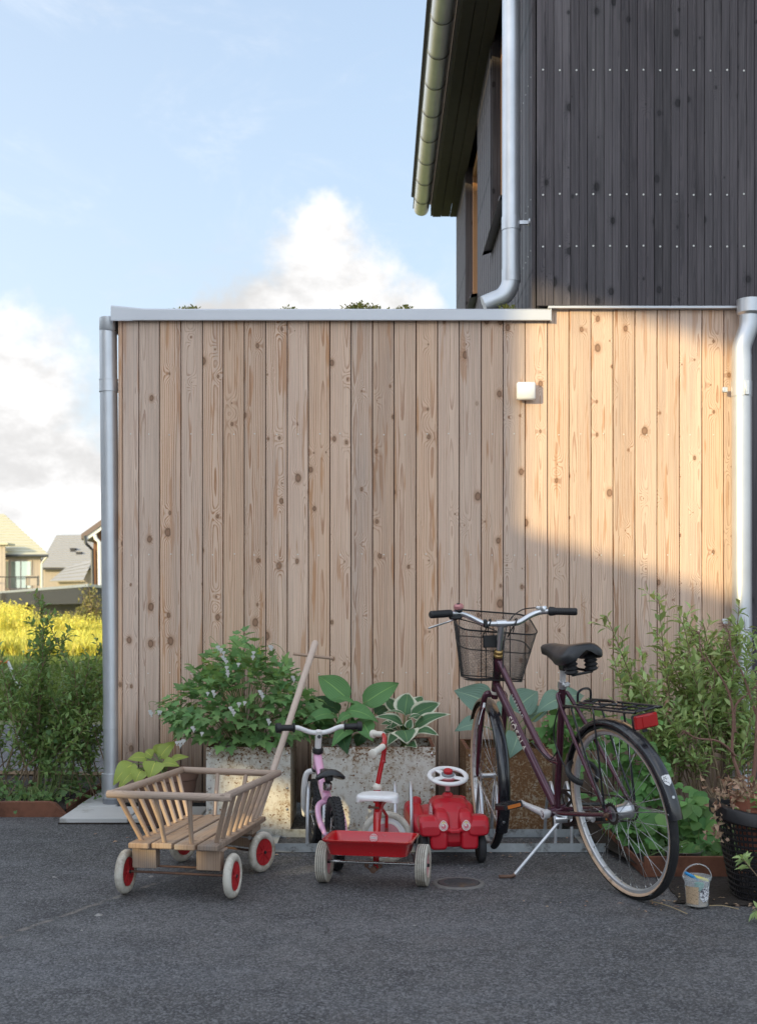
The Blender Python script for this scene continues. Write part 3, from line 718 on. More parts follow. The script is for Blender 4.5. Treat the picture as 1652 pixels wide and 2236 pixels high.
# cover plate in the asphalt
c = onground(1001, 1930)
e = empty('manhole_cover', c); tag(e, 'small round cast iron cover set in the asphalt', 'manhole cover')
MB().rev([(.088, 0), (.088, .005), (.100, .006), (.106, .003), (.108, 0)], 36).build('ring', 'iron_ring', e)
m = MB(); m.rev([(.0001, .007), (.07, .007), (.083, .006), (.086, .001)], 32)
for k in range(-3, 4): m.box((0, k * .02, .008), (2 * math.sqrt(max(.0001, .06 ** 2 - (k * .02) ** 2)), .006, .004))
m.build('lid', 'cast_iron', e)

# ------------------------------------------------------------------ planters
def planter(x0, x1, y0, y1, h, mat, label, bolts=True):
    e = empty('steel_planter', ((x0 + x1) / 2, y0, 0)); tag(e, label, 'planter', 'steel planter boxes along the shed')
    w = x1 - x0; d = y1 - y0; t = .003
    for nm, c, s in (('front_panel', (0, 0, h / 2 + .01), (w, t, h)), ('back_panel', (0, d, h / 2 + .01), (w, t, h)), ('side_panel', (-w / 2 + .002, d / 2, h / 2 + .01), (t, d - .008, h)), ('side_panel', (w / 2 - .002, d / 2, h / 2 + .01), (t, d - .008, h))):
        m = MB(); m.box((0, 0, h / 2), s); o = m.build(nm, mat, e, smooth=False); o.location = (c[0], c[1], .01)
        if nm == 'front_panel':
            for sx_ in (-1, 1):
                for zz in (.1, h * .5, h * .92):
                    b = MB(); b.rev([(.0001, .004), (.006, .003), (.007, 0)], 8, zframe((sx_ * (w / 2 - .018), -.002, zz), (0, -1, 0))); b.build('bolt', 'steel', o)
    m = MB(); m.box((0, .008, h + .009), (w - .006, .018, .003)); m.box((0, d - .012, h + .009), (w - .006, .018, .003)); m.box((-w / 2 + .011, d / 2, h + .0085), (.018, d - .05, .003)); m.box((w / 2 - .011, d / 2, h + .0085), (.018, d - .05, .003)); m.build('rim', 'corten', e, smooth=False)
    n = 12; vs = []; fs = []
    for i in range(n + 1):
        for j in range(n + 1):
            x = -w / 2 + .004 + (w - .008) * i / n; y = .004 + (d - .008) * j / n
            vs.append((x, y, h - .05 + .03 * noise.noise((x * 9, y * 9, w))))
    for i in range(n):
        for j in range(n): a = i * (n + 1) + j; fs.append((a, a + n + 1, a + n + 2, a + 1))
    MB().add(vs, fs).build('soil_fill', 'soil', e)
    return e
YP = 6.11
planter(at(450, 0, YP).x, at(634, 0, YP).x, YP, 6.58, .415, 'planter_pale', 'pale rust-flecked steel planter under the white bleeding heart')
planter(at(680, 0, YP).x, at(950, 0, YP).x, YP, 6.58, .415, 'planter_pale', 'wide pale rust-flecked steel planter holding two hostas behind the tricycle')
planter(at(1017, 0, YP).x, at(1205, 0, YP).x, YP, 6.58, .405, 'planter_rust', 'heavily rusted brown steel planter behind the bicycle front wheel')
# terracotta pot behind the cart
e = empty('plant_pot', (-1.085, 6.16, .032)); tag(e, 'large brown terracotta pot behind the wooden cart', 'plant pot')
MB().rev([(.0001, .001), (.115, .001), (.122, .01), (.148, .16), (.150, .165), (.153, .17), (.152, .18), (.160, .225), (.166, .23), (.168, .27), (.158, .275), (.152, .262), (.148, .22), (.0001, .215)], 36).build('pot_body', 'terracotta', e)
MB().rev([(.0001, .225), (.10, .222), (.147, .218)], 24).build('soil_fill', 'soil', e)

# ------------------------------------------------------------------ bicycle rack
rk = empty('bicycle_rack', (0, 5.57, 0)); tag(rk, 'low galvanised bicycle rack with wheel hoops along the planters', 'bicycle rack')
def angle_rail(y, xa, xb, name):
    m = MB(); m.prism([(0, 0), (.045, 0), (.045, .004), (.004, .004), (.004, .040), (0, .040)], frame((xa, y, .002), (0, 1, 0), (1, 0, 0)), xb - xa); m.build(name, 'galv_rail', rk, smooth=False)
angle_rail(0., at(560, 0, 5.57).x, at(1322, 0, 5.57).x, 'rail')
angle_rail(.36, at(560, 0, 5.93).x, at(1275, 0, 5.93).x, 'rail')
for x in (-.50, .22, .98):
    m = MB(); m.box((x, .2, .008), (.04, .34, .006)); m.build('cross_bar', 'galv_rail', rk, smooth=False)
def hoop(x, dx, h=.30, w=.075):
    m = MB()
    for s in (-w / 2, w / 2):
        m.tube(bez([(x + s, .012, .03), (x + s + dx * .4, .03, h * .55), (x + s + dx, .16, h), (x + s + dx * .7, .30, h * .62), (x + s, .372, .03)], 6), .0075, 8)
    m.build('wheel_hoop', 'galv', rk)
for px in (690, 880, 1068, 1225): hoop(at(px, 0, 5.65).x, 0.)

# ------------------------------------------------------------------ small wheels
def toy_wheel(parent, c, axis, r, w, tyre, hubmat, hubr, ribs=8, grooves=0, hub_out=.004, cap='dark_steel'):
    """tyre mesh as the part 'wheel', hub and cap as its sub-parts"""
    M = zframe(c, axis); m = MB()
    if grooves:
        prof = [(hubr, -w / 2), (r - .006, -w / 2), (r - .001, -w / 2 + .003)]
        n = grooves * 2 + 1
        for k in range(n):
            a = -w / 2 + .004 + (w - .008) * k / n; b = -w / 2 + .004 + (w - .008) * (k + 1) / n
            rr = r if k % 2 == 0 else r - .003
            prof += [(rr, a), (rr, b)]
        prof += [(r - .001, w / 2 - .003), (r - .006, w / 2), (hubr, w / 2)]
        m.rev(prof, 40, M, closed=True)
    else:
        ro = (r - hubr) / 2; rc = hubr + ro
        m.rev([(rc + ro * math.cos(a), w / 2 * math.sin(a)) for a in [2 * math.pi * k / 14 for k in range(14)]], 40, M, closed=True)
    t = m.build('wheel', tyre, parent, ang=50)
    if grooves:
        gg = MB()
        for k in range(1, grooves * 2 + 1, 2):
            a = -w / 2 + .004 + (w - .008) * k / (grooves * 2 + 1); b = -w / 2 + .004 + (w - .008) * (k + 1) / (grooves * 2 + 1); gg.rev([(r - .0024, a), (r - .0024, b)], 40, M)
        gg.build('tread_grooves', 'tyre_strip', t)
    h = MB()
    h.rev([(.0001, -w * .30), (hubr * .95, -w * .30), (hubr + .003, -w * .38), (hubr + .003, w * .38), (hubr * .95, w * .30), (.0001, w * .30)], 32, M)
    if ribs:
        for s in (-1, 1):
            for k in range(ribs):
                a = 2 * math.pi * k / ribs
                h.box((0, 0, 0), (hubr * .9, .0045, w * .10), tf=M @ Matrix.Rotation(a, 4, 'Z') @ Matrix.Translation((hubr * .5, 0, s * w * .34)))
            h.rev([(.0001, s * w * .48), (.010, s * w * .46), (.012, s * w * .28)], 14, M)
    h.build('hub', hubmat, t, ang=40)
    if cap:
        k = MB(); k.rev([(.0001, -w * .62), (.007, -w * .58), (.007, w * .58), (.0001, w * .62)], 12, M); k.build('axle_cap', cap, t)
    return t

# ------------------------------------------------------------------ wooden handcart
def handcart():
    e = empty('handcart', (-.972, 4.71, 0), math.atan2(-.182, .983)); tag(e, 'weathered wooden handcart with white tyres and long pull handle', 'handcart')
    W, L, zf = .363, .67, .213; pw, gp = .0835, .0097
    for k in range(4):
        m = MB(); ln = L + random.uniform(-.006, .006)
        m.box((0, ln / 2 - random.uniform(0, .008), -.011), (pw, ln, .022), bev=.0035)
        o = m.build('plank', 'cart_wood', e, smooth=False); o.location = (pw / 2 + k * (pw + gp), 0, zf + random.uniform(-.002, .002))
    rim = [Vector((-.034, -.095, .415)), Vector((.412, -.088, .413)), Vector((.405, .705, .397)), Vector((-.048, .745, .397))]
    rr = .0150
    for a, b, ex in ((0, 1, .03), (2, 3, .0), (1, 2, .026), (3, 0, .0)):
        d = (rim[b] - rim[a]).normalized(); p, q = rim[a] - d * ex * .5, rim[b] + d * ex
        m = MB(); ln = (q - p).length
        m.tube([(0, 0, 0), (0, 0, .004), (0, 0, ln - .004), (0, 0, ln)], [rr * .85, rr, rr, rr * .85], 14)
        o = m.build('rail', 'cart_rod', e); o.matrix_basis = zframe(p, d)
    def rod(p, q):
        p = Vector(p); q = Vector(q); d = q - p
        m = MB(); m.tube([(0, 0, 0), (0, 0, d.length)], .0095, 10); o = m.build('slat', 'cart_rod', e); o.matrix_basis = zframe(p, d, (1, 0, .2))
    for k in range(8):
        t = (k + .35) / 7.7
        rod((W - .028, .035 + .60 * t, zf), rim[1].lerp(rim[2], t * .94 + .02)); rod((.028, .035 + .60 * t, zf), rim[0].lerp(rim[3], t * .94 + .02))
    for t in (.38, .68): rod((W * t, .026, zf), rim[0].lerp(rim[1], t + .02)); rod((W * t, L - .03, zf), rim[3].lerp(rim[2], t))
    for x in (.048, W - .052):
        m = MB(); m.box((0, 0, 0), (.098, .045, .078), bev=.002); o = m.build('axle_block', 'cart_wood', e, smooth=False); o.location = (x, .06, .146)
    m = MB(); m.box((W / 2, .062, .187), (W + .02, .05, .006)); m.build('cross_plate', 'cart_rod', e, smooth=False)
    m = MB(); m.tube([(-.03, .06, .0875), (W + .04, .05, .0875)], .005, 8); m.tube([(.06, .062, .112), (W - .06, .062, .112)], .0045, 8); m.build('axle', 'rusty_steel', e)
    for x in (-.034, .404): toy_wheel(e, (x, .052, .0875), (1, 0, 0), .0875, .034, 'tyre_white', 'red_hub', .053)
    c = Vector((.183, .60, .0865)); a = R(-20); ax = Vector((math.cos(a), math.sin(a), 0)); fw = Vector((-ax.y, ax.x, 0))
    for s in (-1, 1): toy_wheel(e, c + ax * s * .216, ax, .0865, .034, 'tyre_white', 'red_hub', .053)
    m = MB(); m.tube([c - ax * .22, c + ax * .22], .005, 8); m.build('axle', 'rusty_steel', e)
    m = MB(); m.box((0, 0, 0), (.34, .045, .075), bev=.002); o = m.build('steering_beam', 'cart_wood', e, smooth=False); o.matrix_basis = zframe(c + Vector((0, 0, .055)), (0, 0, 1), ax)
    m = MB(); m.tube([c + ax * .17 + fw * -.02 + Vector((0, 0, .06)), c + ax * .17 + fw * -.028 + Vector((0, 0, .06))], .009, 10); m.tube([c + ax * .12 - fw * .024 + Vector((0, 0, .06)), c + ax * .19 - fw * .024 + Vector((0, 0, .06))], .003, 6); m.build('bolt', 'steel', e)
    m = MB(); m.box((W / 2, .56, .178), (W - .02, .12, .03), bev=.002); m.build('turntable', 'cart_wood', e, smooth=False)
    inv = Matrix.Rotation(-math.atan2(-.182, .983), 4, 'Z') @ Matrix.Translation((.972, -4.71, 0))
    p = inv @ Vector((-.572, 5.46, .10)); q = inv @ at(689, 1401, 5.98)
    m = MB(); m.tube(bez([c + Vector((0, 0, .03)), c + fw * .12 + Vector((0, 0, .03)), p], 5), .009, 8); m.build('drawbar', 'rusty_steel', e)
    d = q - p; m = MB(); ln = d.length; m.tube([(0, 0, 0), (0, 0, .01), (0, 0, ln * .5), (0, 0, ln - .01), (0, 0, ln)], [.0125, .0145, .0152, .0165, .0125], 14); o = m.build('pull_handle', 'cream_pole', e); o.matrix_basis = zframe(p, d)
    a1 = inv @ at(640, 1428, 5.955); a2 = inv @ at(727, 1438, 5.945); m = MB(); m.tube([a1, a2], .0075, 10); m.build('crossbar', 'cart_rod', e)
handcart()

# ------------------------------------------------------------------ lettering helper
def text_mesh(body, size, spacing=1.0, shear=0.):
    cu = bpy.data.curves.new('lettering', 'FONT'); cu.body = body; cu.size = size; cu.align_x = 'CENTER'; cu.align_y = 'CENTER'; cu.space_character = spacing; cu.shear = shear
    cu.resolution_u = 4; cu.offset = size * .012
    o = bpy.data.objects.new('tmp', cu); COL.objects.link(o); bpy.context.view_layer.update()
    me = bpy.data.meshes.new_from_object(o.evaluated_get(bpy.context.evaluated_depsgraph_get())); bpy.data.objects.remove(o); bpy.data.curves.remove(cu)
    return me
def lettering(body, size, M, mat, parent, wrap=None, spacing=1., shear=0., xs=1.):
    me = text_mesh(body, size, spacing, shear)
    if wrap:
        bm = bmesh.new(); bm.from_mesh(me); bmesh.ops.triangulate(bm, faces=bm.faces); bmesh.ops.subdivide_edges(bm, edges=bm.edges, cuts=2, use_grid_fill=True); bm.to_mesh(me); bm.free()
    for v in me.vertices:
        x, y, z = v.co; x *= xs
        if wrap: a = y / wrap; v.co = M @ Vector((x, wrap * math.sin(a), wrap * math.cos(a) - wrap + .0006))
        else: v.co = M @ Vector((x, y, .0006))
    me.materials.clear(); me.materials.append(MATS[mat])
    o = bpy.data.objects.new('lettering', me); COL.objects.link(o); o.parent = parent; return o

# ------------------------------------------------------------------ red tricycle
def tricycle():
    ang = math.atan2(-.182, .983)
    e = empty('tricycle', (-.021, 4.94, 0), ang); tag(e, 'red metal tricycle with rear tray seen from behind', 'tricycle')
    inv = Matrix.Rotation(-ang, 4, 'Z') @ Matrix.Translation((.021, -4.94, 0))
    P = lambda px, py, Y: inv @ at(px, py, Y)
    for s in (-1, 1): toy_wheel(e, (s * .205, 0, .084), (1, 0, 0), .084, .046, 'tyre_white', 'faded_red', .052, ribs=0, grooves=4)
    m = MB(); m.tube([(-.21, 0, .086), (.21, 0, .086)], .0065, 10); m.build('axle', 'steel', e)
    # tray
    def rr(w, d, z, r, y0, n=5):
        out = []
        for cx, cy, a0 in ((w - r, d - r, 0), (-w + r, d - r, 90), (-w + r, -d + r, 180), (w - r, -d + r, 270)):
            for k in range(n): a = R(a0 + 90 * k / (n - 1)); out.append((cx + r * math.cos(a), y0 + cy + r * math.sin(a), z))
        return out
    secs = [rr(.148, .075, .137, .03, -.055), rr(.158, .086, .141, .03, -.055), rr(.172, .100, .190, .028, -.055), rr(.182, .110, .196, .03, -.055), rr(.184, .112, .203, .03, -.055), rr(.178, .106, .204, .03, -.055), rr(.168, .096, .193, .028, -.055), rr(.154, .083, .146, .03, -.055), rr(.146, .073, .142, .03, -.055)]
    n = len(secs[0]); vs = [p for s in secs for p in s]; fs = []
    for i in range(len(secs) - 1):
        for k in range(n): l = (k + 1) % n; fs.append((i * n + k, i * n + l, (i + 1) * n + l, (i + 1) * n + k))
    fs.append(tuple(range(n - 1, -1, -1))); fs.append(tuple((len(secs) - 1) * n + k for k in range(n)))
    tray = MB().add(vs, fs).build('tray', 'red_metal', e, ang=45)
    Ms = frame((-.005, .0335, .181), (1, 0, 0), (0, -1, .22))
    st = MB(); st.rev([(.0001, .0008), (.0165, .0008), (.0165, 0)], 24, Ms); s_ = st.build('sticker', 'letter_white', tray)
    st = MB(); st.rev([(.0128, .0012), (.0150, .0012)], 24, Ms); st.box((0, .008, .0012), (.022, .004, .0005), tf=Ms); st.box((0, -.008, .0012), (.022, .004, .0005), tf=Ms); st.build('sticker_ring', 'sticker_pink', s_, smooth=False)
    lettering('winther', .0075, Ms @ Matrix.Translation((0, 0, .001)), 'sticker_blue', s_, shear=.2)
    for s in (-1, 1):
        m = MB(); m.tube(bez([(s * .15, -.02, .139), (s * .165, -.01, .12), (s * .168, 0, .086), (s * .160, .01, .078)], 4), .0035, 6); m.build('tray_bracket', 'steel', e)
    # frame
    m = MB(); m.tube(bez([(0, .058, .050), (0, .068, .15), (0, .09, .265), (0, .14, .30), (0, .285, .315)], 6), [.014 + .007 * min(1, k / 14) for k in range(25)], 14, flat=.85); m.build('frame', 'red_metal', e)
    m = MB(); m.tube([(-.035, .0, .072), (-.012, .0, .055), (.012, .0, .055), (.035, .0, .072)], .004, 6); m.box((-.028, 0, .076), (.016, .012, .012), bev=.002); m.box((.028, 0, .076), (.016, .012, .012), bev=.002); m.rev([(.0001, -.012), (.014, -.010), (.014, .010), (.0001, .012)], 14, zframe((0, 0, .058), (0, 1, 0))); m.build('axle_clamp', 'rusty_steel', e)
    # seat: broad, turned down at the sides
    secs = []
    for (z, k, wave) in ((.330, .90, 1), (.316, .97, 1), (.318, 1.0, 1), (.340, 1.0, .1), (.348, .97, 0), (.352, .90, 0), (.353, .60, 0), (.3535, .1, 0)):
        ring = []
        for (x, y, _z) in rr(.088 * k, .078 * k, z, .052 * k, .112, n=9): ring.append((x * (1 - .18 * max(0, (y - .11) / .078)), y, z + wave * .018 * (1 - (x / .088) ** 2)))
        secs.append(ring)
    n = len(secs[0]); vs = [p for q_ in secs for p in q_]; fs = []
    for i in range(len(secs) - 1):
        for k in range(n): l = (k + 1) % n; fs.append((i * n + k, i * n + l, (i + 1) * n + l, (i + 1) * n + k))
    fs.append(tuple((len(secs) - 1) * n + k for k in range(n))); fs.append(tuple(range(n - 1, -1, -1)))
    MB().add(vs, fs).build('seat', 'white_plastic', e, ang=60)
    m = MB(); m.tube([(0, .085, .27), (0, .075, .342)], .009, 10); m.build('seat_post', 'red_metal', e)
    m = MB(); m.tube([(-.03, .075, .30), (.01, .07, .298)], .005, 8); m.tube([(-.034, .073, .303), (-.027, .075, .30)], .008, 8); m.build('seat_screw', 'rusty_steel', e)
    # steering
    hb = P(822, 1738, 5.22); ht = P(823, 1718, 5.22)
    m = MB(); m.tube([hb + Vector((0, 0, -.03)), ht], .0155, 16); m.build('head_tube', 'red_metal', e)
    m = MB(); m.rev([(.0175, -.012), (.019, -.004), (.019, .003), (.014, .010), (.011, .016)], 16, Matrix.Translation(ht)); m.build('steering_collar', 'cream_plastic', e)
    m = MB(); k1 = P(836, 1655, 5.20)
    m.tube(bez([ht, P(830, 1682, 5.21), k1, P(839, 1632, 5.17), P(836, 1626, 5.13), P(830, 1636, 5.09)], 6), .0105, 12)
    m.tube(bez([k1 + Vector((0, 0, -.02)), P(839, 1622, 5.25), P(838, 1608, 5.29), P(832, 1603, 5.32)], 6), .0105, 12)
    hbar = m.build('handlebar', 'red_metal', e)
    for a, b in ((P(836, 1630, 5.11), P(811, 1648, 5.02)), (P(837, 1604, 5.30), P(812, 1603, 5.36))):
        d = (b - a).normalized(); m = MB(); m.tube([a, a + d * .01, b - d * .018, b - d * .015, b - d * .004, b], [.0125, .0135, .0135, .019, .019, .012], 14); m.build('grip', 'cream_plastic', hbar)
    c = P(842, 1834, 5.33); ax = Vector((.30, -.955, 0))
    c.z = .116
    w = toy_wheel(e, c, ax, .116, .034, 'tyre_white', 'white_plastic', .085, ribs=0, cap='steel')
    M = zframe(c, ax)
    for s in (-1, 1):
        m = MB(); m.rev([(.0001, s * .0135), (.062, s * .0125), (.064, s * .010)], 28, M); m.build('wheel_disc', 'faded_red', w)
        m = MB(); m.rev([(.066, s * .0110), (.070, s * .0112), (.073, s * .010)], 28, M); m.build('disc_ring', 'cream_plastic', w)
        m = MB(); m.tube([hb + Vector((0, 0, -.02)) , c + ax * s * .026 + Vector((0, 0, .10)), c + ax * s * .026], .008, 10, flat=.7); m.build('fork_blade', 'red_metal', e)
        m = MB(); cr = c + ax * s * .035; q = cr + Vector((ax.y, -ax.x, 0)) * .02 * s + Vector((0, 0, -.058 * s))
        m.tube([cr, q], .005, 8); m.box(q + ax * s * .03, (.05, .045, .016), rot=zframe((0, 0, 0), (0, 0, 1), ax).to_3x3(), bev=.003); m.build('pedal', 'cream_plastic', e)
tricycle()

# ------------------------------------------------------------------ pink balance bike
def pink_bike():
    rc = Vector((-.188, 5.22, 0)); F = Vector((-.208, .978, 0)).normalized(); Ln = Vector((-F.y, F.x, 0))
    M = Matrix((F, Ln, Vector((0, 0, 1)))).transposed().to_4x4(); M.translation = rc
    e = empty('balance_bike', M=M); tag(e, "child's pink balance bike with black saddle parked in the rack", 'balance bike')
    r = .155; ay = Vector((0, 1, 0)); wb = .552
    def tyred(c, name):
        Mz = zframe(c, (0, -1, 0), (1, 0, 0)); t = MB(); mr = .024
        t.rev([(r - mr + mr * math.cos(a), mr * .95 * math.sin(a)) for a in [2 * math.pi * k / 14 for k in range(14)]], 44, Mz, closed=True)
        tw = t.build(name, 'tyre_black', e, ang=60)
        k = MB()
        for i in range(52):
            for s in (-1, 0, 1):
                a = 2 * math.pi * (i + .5 * (s == 0)) / 52; rad = r + .0005 - (.0035 if s else 0)
                k.box((0, 0, 0), (.006, .011, .012), tf=Mz @ Matrix.Rotation(a, 4, 'Z') @ Matrix.Translation((rad - .001, 0, s * .0135)) @ Matrix.Rotation(s * .55, 4, 'Y') @ Matrix.Rotation((.5 if s == 0 else .3 * s), 4, 'X'))
        k.build('tread', 'tyre_black', tw, smooth=False)
        h = MB(); h.rev([(r - .058, -.008), (r - .040, -.011), (r - .040, .011), (r - .058, .008)], 36, Mz, closed=True); h.build('rim', 'black_paint', tw)
        h = MB()
        for i in range(14):
            a = 2 * math.pi * i / 14; h.tube([c + Vector((math.cos(a) * .012, (.018 if i % 2 else -.018), math.sin(a) * .012)), c + Vector((math.cos(a + .2) * (r - .05), 0, math.sin(a + .2) * (r - .05)))], .0013, 4)
        h.tube([c + ay * -.052, c + ay * .052], .006, 10); h.rev([(.0001, -.022), (.013, -.022), (.013, .022), (.0001, .022)], 16, Mz); h.build('hub', 'steel', tw)
    tyred(Vector((0, 0, r)), 'rear_wheel'); tyred(Vector((wb, 0, r)), 'front_wheel')
    m = MB(); head = Vector((.462, 0, .462)); hbm = Vector((.492, 0, .362))
    m.tube([head, hbm], .020, 18)
    m.tube(bez([Vector((.468, 0, .43)), Vector((.40, 0, .375)), Vector((.28, 0, .305)), Vector((.19, 0, .268))], 6), [.021] * 10 + [.023] * 9, 18)
    m.tube([(.245, 0, .285), (.19, 0, .335)], .0175, 16)
    m.build('frame', 'pink_paint', e, ang=60)
    for s in (-1, 1):
        m = MB(); m.tube(bez([(.205, s * .012, .262), (.17, s * .045, .245), (.10, s * .052, .20), (.0, s * .045, .155), (-.012, s * .043, .15)], 6), [.0135] * 16 + [.012, .011, .010, .009, .008, .007, .006, .006, .005], 12); m.build('rear_stay', 'pink_paint', e, ang=60)
        m = MB(); m.tube(bez([hbm + Vector((.004, s * .008, -.004)), hbm + Vector((.008, s * .046, -.014)), Vector((.515, s * .058, .27)), Vector((wb, s * .052, r)), Vector((wb + .004, s * .050, r - .02))], 6), [.0135] * 17 + [.0125, .011, .010, .008, .006, .004, .003, .003], 12); m.build('fork_blade', 'white_paint', e, ang=60)
    m = MB(); m.rev([(.021, -.016), (.026, -.012), (.0245, -.006), (.027, 0), (.024, .010), (.018, .013)], 18, zframe(head, head - hbm)); m.rev([(.021, -.004), (.0255, 0), (.0255, .008), (.02, .012)], 18, zframe(hbm, head - hbm)); m.build('headset', 'black_plastic', e)
    d = (head - hbm).normalized(); top = head + d * .085
    m = MB(); m.tube([head, top + d * .012], .0158, 16)
    m.tube(bez([(top.x - .012, -.125, top.z + .028), (top.x - .006, -.095, top.z + .026), (top.x, -.035, top.z + .004), (top.x, .035, top.z + .004), (top.x - .006, .095, top.z + .026), (top.x - .012, .125, top.z + .028)], 6), .0115, 14); hb = m.build('handlebar', 'white_paint', e, ang=60)
    m = MB(); m.rev([(.0001, .002), (.008, .0015), (.009, 0)], 14, zframe(top + Vector((-.0155, 0, -.016)), (-1, 0, .25))); m.build('badge', 'black_plastic', hb)
    for s in (-1, 1):
        m = MB(); m.tube([(top.x - .011, s * .118, top.z + .028), (top.x - .0115, s * .121, top.z + .028), (top.x - .0115, s * .124, top.z + .028), (top.x - .016, s * .178, top.z + .029), (top.x - .016, s * .180, top.z + .029), (top.x - .018, s * .200, top.z + .029), (top.x - .0185, s * .204, top.z + .029)], [.0235, .0235, .0145, .0150, .0235, .0235, .016], 16); m.build('grip', 'rubber', hb, ang=40)
    # saddle
    secs = []
    for (x, w, z, th, dr) in ((.300, .012, .392, .018, .0), (.285, .020, .398, .022, .004), (.235, .026, .402, .026, .012), (.19, .040, .405, .03, .022), (.15, .060, .412, .03, .034), (.115, .068, .418, .028, .038), (.09, .060, .418, .024, .034), (.082, .045, .413, .02, .02)):
        ring = [(x, w * math.sin(a) * 1., z - dr * abs(math.sin(a)) ** 2.2 * (1 if math.cos(a) > -.2 else 1.0) - (th if math.cos(a) < -.15 else 0) * min(1, -math.cos(a) * 1.4 + .1)) for a in [2 * math.pi * k / 18 for k in range(18)]]
        secs.append(ring)
    vs = [p for s in secs for p in s]; n = 18
    fs = [(i * n + k, i * n + (k + 1) % n, (i + 1) * n + (k + 1) % n, (i + 1) * n + k) for i in range(len(secs) - 1) for k in range(n)] + [tuple(range(n - 1, -1, -1)), tuple((len(secs) - 1) * n + k for k in range(n))]
    MB().add(vs, fs).build('saddle', 'saddle_skin', e, ang=70)
    m = MB(); m.tube([(.19, 0, .325), (.178, 0, .385)], .0125, 12); m.box((.165, 0, .372), (.05, .034, .026), bev=.004); m.build('seat_post', 'black_plastic', e)
    m = MB(); m.tube([(.199, 0, .318), (.190, 0, .342)], .0205, 14); m.box((.172, 0, .335), (.02, .02, .022), bev=.003); m.build('seat_clamp', 'steel', e)
    # black and white strip along the left of the frame tube
    a = Vector((.455, .0195, .408)); b = Vector((.30, .0215, .318)); m = MB()
    for k in range(12):
        t = k / 12; p = a.lerp(b, t); q = a.lerp(b, t + .055); m.add([p + Vector((-.004, 0, .008)), q + Vector((-.004, 0, .008)), q + Vector((.003, .0012, -.008)), p + Vector((.003, .0012, -.008))], [(0, 1, 2, 3)])
    m.build('frame_stripe', 'black_plastic', e, smooth=False)
pink_bike()

